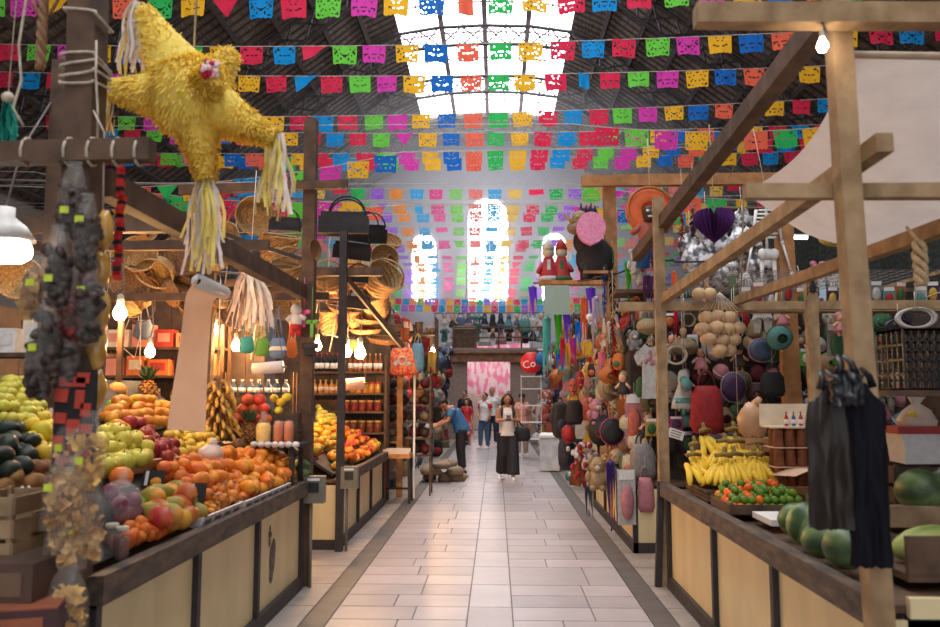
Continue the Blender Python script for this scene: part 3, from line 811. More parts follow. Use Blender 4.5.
t = thing('fruit_bag', 'knotted milky plastic bag on top of the persimmons', 'bag', on_slope(210, 462, 0.07))
b = MB(); b.ball((0, 0, 0.05), (0.09, 0.1, 0.07), 12, 8, jit=0.12); b.tube([V(0, 0, .11), V(.03, 0, .15)], [0.02, 0.03], 6); part(t, 'bag', b, M_MILKY)
b = MB(); b.ball((-.03, 0, 0.04), 0.035, 8, 6); b.ball((.03, .02, 0.04), 0.035, 8, 6); o_ = part(t, 'contents', b, F_GUAVA); o_['kind'] = 'stuff'

# trays, price cards and jars
M_CARD = mat('cardboard', (206, 166, 128), rough=0.85, var=0.08)
M_TRAYW = mat('printed_white_card', (216, 208, 204), rough=0.7, var=0.1, scale=30)
M_INK = mat('grey_print', (110, 104, 104), rough=0.8)
def tray(label, p0, p1, h, lean, m, prints=False):
    """long tray front standing on the slope between two points"""
    p0, p1 = Vector(p0), Vector(p1); d = p1 - p0; L_ = d.length
    t = thing('cardboard_tray', label, 'tray', p0)
    M = Matrix((d.normalized(), V(lean, 0, 1).normalized().cross(d.normalized()).normalized(), V(lean, 0, 1).normalized())).transposed()
    b = MB(); b.box(M @ V(L_ / 2, 0, h / 2), (L_, 0.012, h), M)
    for e in (0, L_): b.box(M @ V(e, 0.08, h / 2 * 0.9), (0.012, 0.16, h * .9), M)
    part(t, 'tray', b, m)
    if prints:
        for q in range(max(2, int(L_ / 0.16))):
            b = MB(); x = 0.08 + q * 0.16
            b.box(M @ V(x, -0.009, h * .52), (0.09, 0.004, h * .42), M); b.box(M @ V(x, -0.009, h * .18), (0.05, 0.004, h * .1), M)
            part(t, 'print', b, M_INK, 'grey printed marking')
tray('tan cardboard tray edge holding back the apples', on_slope(103, 478, .0), on_slope(174, 468, .0), 0.085, 0.6, M_CARD)
tray('white printed tray holding the small yellow mangoes', on_slope(199, 530, .01), on_slope(240, 512, .01), 0.07, 0.3, M_TRAYW, True)
tray('white printed tray holding the dark ended fruit', on_slope(242, 512, .01), on_slope(288, 491, .01), 0.07, 0.3, M_TRAYW, True)
tray('white tray corner under the yellow mangoes', on_slope(146, 431, .01), on_slope(174, 426, .01), 0.04, 0.3, M_TRAYW)
def text_mesh(txt, size, depth=0.002):
    cu = bpy.data.curves.new('lettering', 'FONT'); cu.body = txt; cu.size = size; cu.extrude = depth; cu.align_x = 'CENTER'; cu.align_y = 'CENTER'; cu.resolution_u = 2
    o = bpy.data.objects.new('lettering', cu); COL.objects.link(o)
    dg = bpy.context.evaluated_depsgraph_get()
    me = bpy.data.meshes.new_from_object(o.evaluated_get(dg)); bpy.data.objects.remove(o); bpy.data.curves.remove(cu)
    return me
def letter(parent, txt, size, m, loc, rot, name='lettering', label=None):
    me = text_mesh(txt, size); me.materials.clear(); me.materials.append(m)
    o = link(name, me, parent, loc, rot)
    if label: o['label'] = label
    return o
M_CHALK = mat('black_card', (38, 34, 34), rough=0.6)
for (px, py, w, txt, lab, sz) in ((151, 482, 0.12, '', 'small black card with a mango picture below the apples', 0.05), (187, 494, 0.20, 'S', 'black price card between mangoes and persimmons', 0.07)):
    t = thing('price_card', lab, 'price card', on_slope(px, py + 9, 0.02))
    M = rotm(-0.35, 0, 0)
    b = MB(); b.box(M @ V(0, 0, 0.055), (w, 0.008, 0.12), M); part(t, 'card', b, M_CHALK)
    if txt: letter(t, txt, sz, M_WHITE, M @ V(0.02, -0.007, 0.085), (math.pi / 2 - 0.35, 0, 0))
    else:
        b = MB(); b.ball(M @ V(0.02, -0.008, 0.05), (0.032, 0.004, 0.025), 12, 6, M); part(t, 'picture', b, F_YMANGO, 'yellow mango picture')
        b = MB(); b.box(M @ V(-0.035, -0.006, 0.07), (0.018, 0.004, 0.08), M); part(t, 'stripe', b, M_TRAYW, 'white stripe')
M_GLASS = mat('jar_glass', (210, 214, 214), rough=0.08, alpha=0.12, var=0.02, spec=0.9)
def jar(name, label, loc, r, h, fill, lid, cat='jar', group=None):
    t = thing(name, label, cat, loc, 0, group)
    b = MB(); b.lathe([(r * .9, 0), (r, .01), (r, h * .78), (r * .8, h * .88), (r * .8, h * .93)], 14); part(t, 'glass', b, M_GLASS)
    b = MB(); b.lathe([(r * .84, .006), (r * .92, .015), (r * .92, h * .68), (0, h * .7)], 12); part(t, 'contents', b, fill)
    b = MB(); b.lathe([(r * .88, h * .9), (r * .9, h * .92), (r * .9, h * 1.02), (r * .8, h * 1.04), (0, h * 1.04)], 14); part(t, 'lid', b, lid)
    return t
M_SAUCE = mat('brown_sauce', (110, 58, 40), rough=0.4, var=0.3, scale=20)
for (px, py, X, lab) in ((121, 566, -1.675, 'glass jar of dark sauce with pale lid, at the rail end'), (111, 556, -1.74, 'glass jar of brown sauce, behind the rail end jar')):
    p = atX(px, py, X); p.z = max(p.z, 0.86)
    jar('sauce_jar', lab, p, 0.032, 0.14, M_SAUCE, mat('pale_lid', (206, 196, 176), rough=0.4), group='jars at the rail end')

# step shelf with pineapples at the far end of the first counter
t = thing('step_shelf', 'raised shelf with white lumpy edge carrying the pineapples', 'shelf', (-1.93, 6.52, 0))
b = MB(); b.box((0, 0, 1.185), (0.78, 0.36, 0.03)); part(t, 'shelf_board', b, W_BLACK)
for (x, yv) in ((-.36, -.14), (.31, -.14), (-.36, .15), (.31, .15)):
    b = MB(); b.box((x, yv, 1.01), (0.035, 0.035, 0.32)); part(t, 'leg', b, W_BLACK)
b = MB()
for q in range(7): b.ball((0.02 + q * 0.055, -0.19, 1.195), (0.032, 0.03, 0.025), 8, 6, jit=0.1)
part(t, 'edge_padding', b, mat('white_wrap', (214, 208, 206), rough=0.5), 'white lumpy wrapping')
M_PINE = mat('pineapple_skin', (196, 134, 62), rough=0.7, col2=(110, 76, 44), scale=34, ramp=(0.4, 0.6), bump=0.6)
def pineapple(label, loc, s=1.0, group='pineapples on the step shelf', rz=0):
    t = thing('pineapple', label, 'pineapple', loc, rz, group)
    b = MB()
    n = 14; rows = 9; prof = [(math.sin(math.pi * (0.12 + 0.8 * q / rows)) * 0.062, 0.17 * q / rows) for q in range(rows + 1)]
    b.lathe(prof, n, jit=0.06)
    for q in range(1, rows):
        for k in range(9):
            a = 2 * math.pi * (k + 0.5 * (q % 2)) / 9; r = prof[q][0]
            b.ball((math.cos(a) * r, math.sin(a) * r, prof[q][1]), (0.012, 0.012, 0.010), 5, 4)
    part(t, 'body', b, M_PINE)
    b = MB()
    for k in range(26):
        a = k * 2.4; L_ = 0.17 - 0.0025 * k if k > 8 else 0.10; el = 0.3 + 1.15 * (k / 26); r0 = 0.018
        d = V(math.cos(a) * math.cos(el), math.sin(a) * math.cos(el), math.sin(el)); side = V(-math.sin(a), math.cos(a), 0) * 0.013
        p = V(math.cos(a) * r0, math.sin(a) * r0, 0.165)
        m1 = p + d * L_ * .55 + V(0, 0, .01); e = p + d * L_ - V(0, 0, L_ * .1 * math.cos(el)) 
        b.add([p - side * .7, p + side * .7, m1 + side, m1 - side, e], [(0, 1, 2, 3), (3, 2, 4)])
    part(t, 'crown', b, F_LEAF)
    t.scale = (s, s, s); return t
pineapple('whole pineapple on the step shelf, left of the cut one', (-1.99, 6.44, 1.20), 1.0)
pineapple('pineapple behind the whole one, leaves against the coral fruit', (-1.90, 6.62, 1.20), 1.05)
pineapple('pineapple high behind the yellow mangoes, only its leaves clear', (-2.70, 6.15, 1.52), 1.1)
t = thing('cut_pineapple', 'peeled pineapple half in clear wrap on the step shelf', 'pineapple', (-1.865, 6.42, 1.20))
b = MB(); b.lathe([(0.05, 0), (0.058, .02), (0.058, .13), (0.045, .16), (0.0, .165)], 14); part(t, 'flesh', b, mat('pineapple_flesh', (246, 204, 92), rough=0.4, var=0.1, scale=20))
b = MB(); b.lathe([(0.06, 0), (0.065, .02), (0.065, .15), (0.02, .2), (0.03, .25), (0, .25)], 10, jit=0.05); part(t, 'wrap', b, M_CLEAR)
for i, x in enumerate((-1.745, -1.66)):
    t = thing('papaya_piece', 'orange papaya piece in wrap, %s the tall brown post' % ('nearest' if i else 'further from'), 'papaya', (x, 6.42, 1.20), 0, 'papaya pieces on the step shelf')
    b = MB(); b.lathe([(0.034, 0), (0.038, .02), (0.036, .14), (0.024, .17), (0, .175)], 12); part(t, 'flesh', b, mat('papaya_flesh', (214, 110, 40), rough=0.4, var=0.12, scale=12))
    b = MB(); b.lathe([(0.042, 0), (0.043, .15), (0.03, .18), (0, .185)], 10, jit=0.04); part(t, 'wrap', b, M_CLEAR)
# coral fruit on a crate behind the pineapples
def crate(label, loc, sx, sy, h, m, slats=3, rz=0.0, group=None):
    t = thing('fruit_crate', label, 'crate', loc, rz, group)
    b = MB(); b.box((0, 0, 0.01), (sx, sy, 0.015)); part(t, 'base', b, m)
    for nm, (cx, cy, lx, ly) in dict(front=(0, -sy / 2, sx, .012), back=(0, sy / 2, sx, .012), left=(-sx / 2, 0, .012, sy), right=(sx / 2, 0, .012, sy)).items():
        b = MB()
        for q in range(slats): b.box((cx, cy, h * (q + .5) / slats), (lx, ly, h / slats * .78))
        part(t, 'side', b, m)
    b = MB()
    for ex in (-1, 1):
        for ey in (-1, 1): b.box((ex * (sx / 2 - .012), ey * (sy / 2 - .012), h / 2), (.02, .02, h))
    part(t, 'corner_posts', b, m)
    return t
crate('low wooden crate under the coral red fruit', (-1.98, 6.60, 1.20), 0.34, 0.14, 0.14, W_DARK)
CORAL = fr_round('coral_fruit', F_CORAL, 0.053, 0.92)
for lv, n in enumerate((4, 3, 2)):
    for q in range(n):
        place(CORAL, 'coral_fruit', (-2.13 + 0.088 * q + 0.044 * lv, 6.585 + U(-.02, .02), 1.39 + 0.078 * lv), (U(-.4, .4), U(-.4, .4), 0),
              'coral red fruit above the pineapples, %s from left in the %s row' % (nth(q), ('bottom', 'middle', 'top')[lv]), 'fruit', 'coral fruit above the pineapples')
for i, (px, py) in enumerate(((274, 398), (281, 402), (287, 397), (279, 410))):
    p = atY(px, py, 6.56)
    place(fr_long('yellow_fruit', F_QUINCE, 0.035, 0.045), 'yellow_fruit', (p.x, p.y, p.z), (1.2, .3, i), 'yellow fruit above the papaya, %s of four' % nth(i), 'fruit', 'yellow fruit above the papaya')
crate('upturned crate under the four yellow fruit', (-1.74, 6.60, 1.20), 0.24, 0.12, 0.24, W_BOARDS)

# bananas
M_BAN = mat('banana_skin', (240, 200, 60), rough=0.5, col2=(214, 164, 44), scale=10, ramp=(0.3, 0.6))
M_BANT = mat('banana_tip', (84, 64, 40), rough=0.8)
M_BAND2 = mat('ripe_banana_skin', (220, 168, 76), rough=0.5, col2=(92, 66, 40), scale=9, ramp=(0.36, 0.6))
def banana_mesh(L_, r, m, curve=1.1):
    b = MB(); pts = []; rs = []
    for q in range(9):
        t = q / 8; a = (t - 0.5) * curve
        pts.append(V(math.cos(a) * L_ / curve - L_ / curve, 0, math.sin(a) * L_ / curve)); rs.append(r * (0.42 if q in (0,) else 0.3 if q == 8 else 0.85 if q in (1, 7) else 1.0))
    b.tube(pts, rs, 6)
    b.tube([pts[-1], pts[-1] + (pts[-1] - pts[-2]) * .5], [r * .3, r * .25], 5, 1)
    b.tube([pts[0], pts[0] + (pts[0] - pts[1]) * .15], [r * .42, r * .2], 5, 1)
    return b.mesh('banana', [m, M_BANT])
BAN = banana_mesh(0.19, 0.02, M_BAN); BANS = banana_mesh(0.105, 0.016, M_BAND2, 1.3)
t = thing('banana_stalk', 'hanging stalk of small brown flecked bananas beside the paper sheet', 'bananas', (-2.20, 6.28, 1.68))
b = MB(); b.tube([V(0, 0, .82), V(0, 0, 0.02)], 0.006, 5); part(t, 'cord', b, M_ROPE)
b = MB(); b.tube([V(0, 0, .03), V(.01, 0, -.2), V(0, .01, -.42)], 0.016, 7); part(t, 'stem', b, F_STEM)
for q in range(70):
    a = q * 2.4; z = -0.01 - 0.41 * q / 70
    o = link('banana', BANS, t, (math.cos(a) * (0.075 + .04 * (q % 2) + 0.06 * q / 70), math.sin(a) * 0.085, z))
    o.rotation_euler = (U(-.3, .3), -0.7 + U(-.2, .2), a)

# ------------------------------------------------------------------ the yellow star piñata
M_YEL = mat('yellow_tissue', (255, 228, 116), rough=0.85, col2=(248, 212, 88), scale=20, trans=0.15)
M_YEL2 = mat('pale_streamer', (250, 226, 130), rough=0.85, trans=0.3)
M_WSTR = mat('white_streamer', (238, 226, 222), rough=0.85, trans=0.3)
PC = atY(192, 98, 3.8)
t = thing('star_pinata', 'shaggy yellow star piñata with streamers on its points', 'piñata', PC)
b = MB(); b.ball((0, 0, 0), 0.21, 18, 12)
cones = []
for (px, py, dep, r0, L0) in ((143, 6, 0.0, 0.17, 0), (106, 86, -0.05, 0.15, 0), (207, 180, -0.05, 0.14, 0), (277, 137, -0.02, 0.15, 0), (231, 50, 0.1, 0.12, 0), (213, 72, -0.24, 0.13, 0)):
    tip = atY(px, py, 3.8 + dep) - PC
    cones.append((tip, r0))
    d = tip.normalized(); q = d.to_track_quat('Z', 'Y').to_matrix(); L_ = tip.length
    b.lathe([(r0, 0.06), (r0 * .96, 0.12), (r0 * .52, L_ * .62), (0.035, L_ * .97), (0.0, L_)], 14, M=q)
part(t, 'core', b, M_YEL)
b = MB()
def tuft(p, nrm, down):
    s_ = nrm.cross(down)
    if s_.length < 1e-3: return
    s_.normalize(); s_ *= U(.003, .006); L_ = U(.016, .03)
    e = p + down * L_ + nrm * U(.006, .024)
    b.add([p - s_, p + s_, e + s_ * .5, e - s_ * .5], [(0, 1, 2, 3)])
for q in range(3200):
    d = V(U(-1, 1), U(-1, 1), U(-1, 1)).normalized()
    dn = (V(0, 0, -1) - d * d.dot(V(0, 0, -1)) + V(U(-.5, .5), U(-.5, .5), 0)).normalized(); tuft(d * 0.208, d, dn)
for tip, r0 in cones:
    d = tip.normalized(); M = d.to_track_quat('Z', 'Y').to_matrix(); L_ = tip.length
    for q in range(2000):
        s_ = U(.2, .97) ** .8; a = U(0, 6.28); rr = lerp(r0, 0.03, s_)
        nrm = M @ V(math.cos(a), math.sin(a), 0); p = d * (L_ * s_) + nrm * rr
        tuft(p, nrm, (d * U(.2, .9) + V(0, 0, -.7) + V(U(-.4, .4), U(-.4, .4), 0)).normalized())
part(t, 'fringe', b, M_YEL)
def streamers(parent, name, p, n, L_, spread, mats, seed, wid=0.008):
    r = random.Random(seed)
    for gi, m in enumerate(mats):
        b = MB()
        for q in range(n):
            a = r.uniform(0, 6.28); x, y_ = math.cos(a) * spread * r.random(), math.sin(a) * spread * r.random(); l_ = L_ * r.uniform(.65, 1.05)
            w = V(math.cos(a + 1) * wid, math.sin(a + 1) * wid, 0); top = p + V(x * .25, y_ * .25, r.uniform(-.01, .02)); ph = r.uniform(0, 6)
            vs = []
            for k in range(6):
                c = top + V(x * (k / 5) ** .6 + .012 * math.sin(ph + k * 1.3), y_ * (k / 5) ** .6, -l_ * k / 5); vs += [c - w, c + w]
            b.add(vs, [(2 * k, 2 * k + 1, 2 * k + 3, 2 * k + 2) for k in range(5)])
        part(parent, name, b, m)
for i, (tip, n, L_, sp) in enumerate(((cones[0][0] + V(-.03, -.02, 0), 20, 0.36, 0.07), (cones[1][0], 14, 0.28, 0.04), (cones[2][0], 26, 0.44, 0.09), (cones[3][0], 22, 0.40, 0.085), (cones[4][0], 8, 0.16, 0.03))):
    streamers(t, 'streamers', tip, n, L_, sp, [M_YEL2, M_WSTR] if i else [M_WSTR, M_YEL2], i)
b = MB()
for q in range(60):
    d = V(U(-1, 1), U(-1, -.2), U(-1, 1)).normalized(); c = cones[5][0] + V(0, -.01, 0) + d * U(.02, .05); b.ball(c, (.014, .006, .014), 5, 4, mi=q % 3)
part(t, 'rosette', b, [dye('paper_red2', (196, 30, 60)), dye('paper_pink2', (244, 170, 180)), M_WSTR], 'red and pink tissue rosette')
b = MB(); b.tube([V(0, 0, .15), V(0.02, 0, 2.0)], 0.006, 5); b.tube([V(0.02, 0, 2.0), V(-0.9, 6, 8.5)], 0.004, 4); part(t, 'cord', b, M_ROPE)
# ------------------------------------------------------------------ snack bags on the dark post
M_CHIP = mat('fried_chip', (220, 180, 120), rough=0.7, col2=(186, 140, 84), scale=20)
M_CHIPY = mat('banana_chip', (228, 188, 104), rough=0.6, col2=(200, 148, 72), scale=14)
M_CANDY = mat('tamarind_candy', (84, 64, 54), rough=0.5, col2=(44, 36, 36), scale=16)
M_CANDYR = mat('red_chilli_candy', (150, 54, 46), rough=0.6, col2=(96, 36, 36), scale=16)
M_STICK = mat('yellow_green_sticker', (206, 220, 60), rough=0.5)
M_SHEET = mat('bag_film', (220, 214, 206), rough=0.15, alpha=0.10, var=0.02, spec=1.0)
def snack_bag(label, p, w, h, fill, kind, seed, yaw=0.0, sticker=True, group=None, thick=0.06):
    r = random.Random(seed)
    t = thing('snack_bag', label, 'snack bag', p, yaw, group)
    b = MB()
    for sgn in (-1, 1):
        def fn(u, v, sgn=sgn):
            e = max(0.0, math.sin(math.pi * min(1, max(0, u)))) ** .5 * max(0.0, math.sin(math.pi * min(1, v * 1.05))) ** .6
            n_ = noise.noise(V(u * 5 + seed, v * 7, sgn)) * 0.014
            return V((u - .5) * w * (0.55 + .45 * min(1, v * 3)), sgn * (thick * e + (n_ if 0 < u < 1 else 0)), -v * h)
        b.sheet(fn, 8, 10)
    part(t, 'bag', b, M_SHEET)
    b = MB(); n = 90 if kind == 'chip' else 40
    for q in range(n):
        v = r.uniform(.22, .94); u = r.uniform(.12, .88)
        e = math.sin(math.pi * u) ** .5 * math.sin(math.pi * min(1, v * 1.05)) ** .6
        c = V((u - .5) * w * .92, r.uniform(-.8, .8) * thick * e, -v * h)
        if kind == 'chip':
            M = rotm(r.uniform(0, 6), r.uniform(0, 6), r.uniform(0, 6)); s_ = r.uniform(.012, .022)
            b.sheet(lambda a, d: c + M @ V((a - .5) * s_ * 2, (d - .5) * s_ * 1.6, s_ * 1.1 * ((a - .5) ** 2) * 2), 3, 2)
        else:
            b.ball(c, (r.uniform(.016, .03), r.uniform(.014, .024), r.uniform(.018, .034)), 6, 5, rotm(r.uniform(0, 6), r.uniform(0, 6), 0), jit=.15)
    o = part(t, 'contents', b, fill); o['kind'] = 'stuff'
    b = MB(); b.box((0, 0, 0.012), (w * .45, 0.012, 0.03)); part(t, 'knot', b, M_SHEET)
    if sticker:
        b = MB(); b.box((r.uniform(-.2, .2) * w, -thick * .95, -h * r.uniform(.3, .7)), (0.032, 0.004, 0.026)); part(t, 'price_sticker', b, M_STICK, 'yellow green price sticker')
    return t
def at_post(px, py, y=3.02): return atY(px, py, y)
k = 0
for (px, py, wpx, hpx, fill, kind, desc) in (
    (75, 168, 30, 78, M_CANDY, 'candy', 'topmost bag of dark candy on the post, crinkled film'),
    (88, 200, 26, 76, M_CANDY, 'candy', 'bag of dark candy right of the topmost one'),
    (58, 232, 28, 80, M_CANDY, 'candy', 'bag of black candy at the left edge of the post'),
    (76, 262, 30, 84, M_CANDYR, 'candy', 'bag of brown chilli candy in the middle of the post'),
    (92, 268, 22, 80, M_CANDY, 'candy', 'narrow dark candy bag behind the plantain strip'),
    (48, 300, 30, 78, M_CANDY, 'candy', 'candy bag with many yellow stickers, beside the limes'),
    (68, 338, 30, 60, M_CANDY, 'candy', 'lowest dark candy bag above the red cut paper'),
    (36, 262, 26, 60, M_CHIP, 'chip', 'bag of fried strips nearest the white lamp'),
    (40, 330, 24, 70, M_CANDY, 'candy', 'dim candy bag over the avocado heap'),
    (72, 420, 46, 60, M_CHIP, 'chip', 'upper bag of curled fried chips, below the red cut paper'),
    (90, 418, 36, 80, M_CHIPY, 'chip', 'bag of broken chips right of the upper chip bag'),
    (66, 462, 48, 68, M_CHIP, 'chip', 'large bag of curled chips in the middle of the lower post'),
    (86, 482, 40, 76, M_CHIP, 'chip', 'bag of small chips overlapping the end of the counter'),
    (66, 522, 44, 46, M_CHIP, 'chip', 'small bag of chips below the large ones'),
    (68, 572, 42, 66, M_CHIPY, 'chip', 'bottom bag of yellow fried strips near the floor')):
    y = 3.0 - 0.035 * (k % 3)
    s_ = y / 800
    snack_bag(desc, atY(px, py, y), wpx * s_, hpx * s_, fill, kind, k, U(-.3, .3), sticker=(k % 5 != 3)); k += 1
# yellow plantain chip strip and a red and black tissue strip
t = thing('chip_strip', 'long strip of linked banana chip bags right of the dark post', 'snack strip', atY(103, 212, 3.1))
for q in range(5):
    b = MB(); n0 = len(b.v)
    b.ball((0.008 * (q % 2) * -1 + 0.01, 0, -0.075 - q * 0.158), (0.036, 0.034, 0.082), 10, 8, jit=.12); part(t, 'bag', b, mat('yellow_bag_film', (226, 178, 92), rough=0.15, col2=(196, 138, 56), scale=14, spec=0.8))
b = MB(); b.tube([V(0, 0, -.0), V(-.01, 0, .33), V(-.06, 0, .42)], 0.004, 4); part(t, 'cord', b, M_ROPE)
t = thing('tissue_strip', 'narrow red and black tissue strip hanging beside the banana chip strip', 'streamer', atY(122, 168, 3.3))
b = MB()
for q in range(26): b.box((U(-.006, .006), U(-.01, .01), -q * 0.019), (0.03, .02, 0.02), rotm(0, 0, U(-.6, .6)), q % 3 == 2)
part(t, 'strip', b, [dye('tissue_red', (206, 46, 44)), dye('tissue_black', (40, 36, 40))])
# red cut paper on the post
t = thing('cutout_panel', 'red and black checked cut paper fixed low on the dark post', 'panel', atY(75, 418, 2.98))
b = MB(); b.box((0, 0, 0), (0.155, 0.012, 0.36)); part(t, 'board', b, mat('black_felt', (38, 34, 36), rough=0.9))
b = MB()
for (x, z, w, h) in ((-.01, .135, .10, .035), (.03, .15, .05, .04), (-.05, .085, .05, .05), (.02, .07, .035, .07), (-.05, .0, .045, .04), (.045, .03, .04, .05), (-.0, -.03, .05, .05), (.05, -.04, .04, .035),
                     (-.055, -.09, .04, .05), (.01, -.11, .06, .035), (.055, -.125, .035, .04), (-.03, -.155, .06, .03)):
    b.box((x, -.009, z), (w, .008, h), rotm(0, U(-.1, .1), 0))
part(t, 'cutouts', b, mat('dull_red_paper', (176, 62, 48), rough=0.8), 'dull red cut shapes')
# cords and ropes
t = thing('cord_wrap', 'pale cord wound round the top of the dark post', 'cord', lerp(PLA, PLB, (2.95 - PLA.z) / (PLB.z - PLA.z)))
b = MB()
for q in range(5):
    zz = 0.09 * (q - 2) * .35 + (.16 if q == 4 else 0)
    pts = [V(math.copysign(.07, math.cos(a)) if abs(math.cos(a)) > .4 else .07 * math.cos(a) * 2.2, math.copysign(.075, math.sin(a)) if abs(math.sin(a)) > .4 else .075 * math.sin(a) * 2.2, zz + .02 * math.sin(a + q)) for a in [2 * math.pi * i / 14 for i in range(15)]]
    b.tube(pts, 0.006, 5)
b.tube([V(.075, -.07, .1), V(.085, -.08, -.05), V(.1, -.08, -.2), V(.1, -.07, -.33)], 0.005, 5)
part(t, 'cord', b, M_ROPE)
t = thing('rope_hank', 'brown twisted rope hank hanging left of the dark post', 'rope', atY(44, -6, 3.4))
b = MB()
for s_ in range(3):
    b.tube([V(.012 * math.cos(q * .9 + s_ * 2.1) - .0 * q, .012 * math.sin(q * .9 + s_ * 2.1), -.022 * q) for q in range(17)], 0.013, 5)
b.tube([V(0, 0, -.02), V(.06, 0, .06), V(.09, 0, .02), V(.03, 0, -.1)], .008, 5); b.tube([V(0, 0, -.02), V(-.07, 0, .05), V(-.05, 0, -.04), V(0, 0, -.12)], .008, 5)
b.tube([V(0, 0, 0), V(0, 0.1, .35)], .006, 5)
part(t, 'rope', b, mat('jute', (150, 114, 84), rough=0.95, var=0.2, scale=40))
t = thing('cord', 'loose pale cord dangling over the left beam', 'cord', atY(26, 0, 3.25))
b = MB(); b.tube([V(0, 0, .3), V(0, 0, 0), V(-.02, 0, -.2), V(0.0, 0, -.36), V(-.03, 0, -.48), V(.02, 0, -.56)], .006, 5); part(t, 'cord', b, M_ROPE)
t = thing('green_tassel', 'teal tissue tassel at the far left over the beam', 'tassel', atY(8, 98, 3.6))
streamers(t, 'strands', V(0, 0, 0), 26, 0.24, 0.045, [dye('teal_tissue', (34, 140, 124), trans=.2)], 5)
b = MB(); b.tube([V(0, 0, 0), V(.03, 0, 1.2)], .004, 4); b.ball((0, 0, 0), .03, 8, 6); part(t, 'cord', b, M_ROPE)
for i, px in enumerate((28, 70, 93, 118, 140)):
    p = atY(px, 152, 3.1); b = MB()
    b.tube([p + V(.004 * math.sin(a), .045 * math.cos(a) * 1.15, .055 * math.sin(a)) for a in [2 * math.pi * q / 12 for q in range(13)]], .0065, 5, caps=False)
    tag(b.build('cord_loop', M_ROPE), 'pale cord loop round the left beam, %s from left' % nth(i), 'cord', 'cord loops on the left beam')

# ------------------------------------------------------------------ lamps
M_SHADE = mat('enamel_shade', (232, 226, 220), rough=0.4)
def bulb(label, p, r=0.05, mt=None, top=None, group='bare bulbs over the stalls', shade=False):
    t = thing('hanging_bulb', label, 'lamp', p, 0, group)
    b = MB(); b.lathe([(0, -r * 1.1), (r * .6, -r * .95), (r, -r * .2), (r * .85, r * .5), (r * .42, r * 1.2), (r * .4, r * 1.5)], 12); part(t, 'bulb', b, mt or M_BULB)
    b = MB(); b.lathe([(r * .42, r * 1.5), (r * .5, r * 1.6), (r * .5, r * 2.6), (r * .15, r * 2.9), (0, r * 2.9)], 10); part(t, 'socket', b, M_SOCKET)
    b = MB(); z1 = top if top else 3.4
    b.tube([V(0, 0, r * 2.8), V(.02, 0, (z1 - p[2]) * .5), V(0, 0, z1 - p[2])], .006, 5); part(t, 'cord', b, M_WIRE)
    if shade:
        b = MB(); b.lathe([(r * .6, r * 2.4), (r * 1.4, r * 2.2), (r * 3.2, r * .9), (r * 3.3, r * .8)], 18); part(t, 'shade', b, M_SHADE)
    return t
bulb('bare bulb glowing behind the banana chip strip', atY(120, 313, 5.6), 0.048, top=2.62)
bulb('bulb just right of the brown post, over the mangoes', atY(317.5, 346, 9.3), 0.05, top=2.86)
bulb('bulb touching the thin black post in view', atY(347, 352, 9.3), 0.055, top=2.86)
bulb('brightest bulb over the mango heap, right of the black post', atY(360, 353, 9.3), 0.065, top=2.86)
bulb('small bulb beside the blue and yellow hanging bag', atY(433, 353, 15.5), 0.06, top=3.0)
bulb('dim bulb behind the small hanging bags', atY(236, 346, 8.8), 0.05, top=2.7)
bulb('added warm bulb over the yellow mangoes at the back of the stall', atY(150, 352, 7.1), 0.045, top=2.43)  # bulb added for more warm light inside the stall
bulb('added warm bulb above the jar shelves, half behind the paper sheet', atY(215, 330, 8.8), 0.045, top=2.7)  # another added bulb, warms the shelves and baskets
bulb('bulb tied to the top of the crooked post', atY(822.5, 46, 3.06), 0.022, M_BULBW, top=3.06)
timber('timber_beam', 'lamp beam over the mango heap, three bulbs hung from it', (-3.2, 9.3, 2.9), (-1.45, 9.3, 2.9), .05, .08, W_DARK, cat='beam')
timber('timber_beam', 'lamp beam above the jar shelves', (-4.4, 8.8, 2.74), (-2.2, 8.8, 2.74), .05, .08, W_DARK, cat='beam')
timber('timber_beam', 'thin lamp beam joining the tall brown post to the back of the stall', (-3.6, 7.1, 2.465), (-1.5, 7.1, 2.465), .05, .07, W_DARK, cat='beam')
timber('timber_beam', 'lamp beam crossing the stall above the yellow mangoes', (-3.6, 5.6, 2.655), (-1.62, 5.6, 2.655), .05, .07, W_DARK, cat='beam')
# the big white lamp at the left edge
t = thing('white_lamp', 'big bright white lamp with a pale shade at the left edge', 'lamp', atY(14, 251, 4.2))
b = MB(); b.lathe([(0, .0), (.05, .01), (.07, .05), (.07, .22), (.05, .26), (0, .27)], 16, M=rotm(0, -math.pi / 2, 0), c=(.085, 0, 0)); part(t, 'bulb', b, glow('white_tube_glow', (255, 246, 236), 22))
b = MB(); b.lathe([(.16, .06), (.11, .14), (.05, .19), (.05, .24), (0, .24)], 18, c=(-.06, 0, 0)); part(t, 'shade', b, M_SHADE)
b = MB(); b.tube([V(-.06, 0, .23), V(-.05, .1, .6), V(-.05, .4, 1.02)], .007, 5); part(t, 'cord', b, M_WIRE)

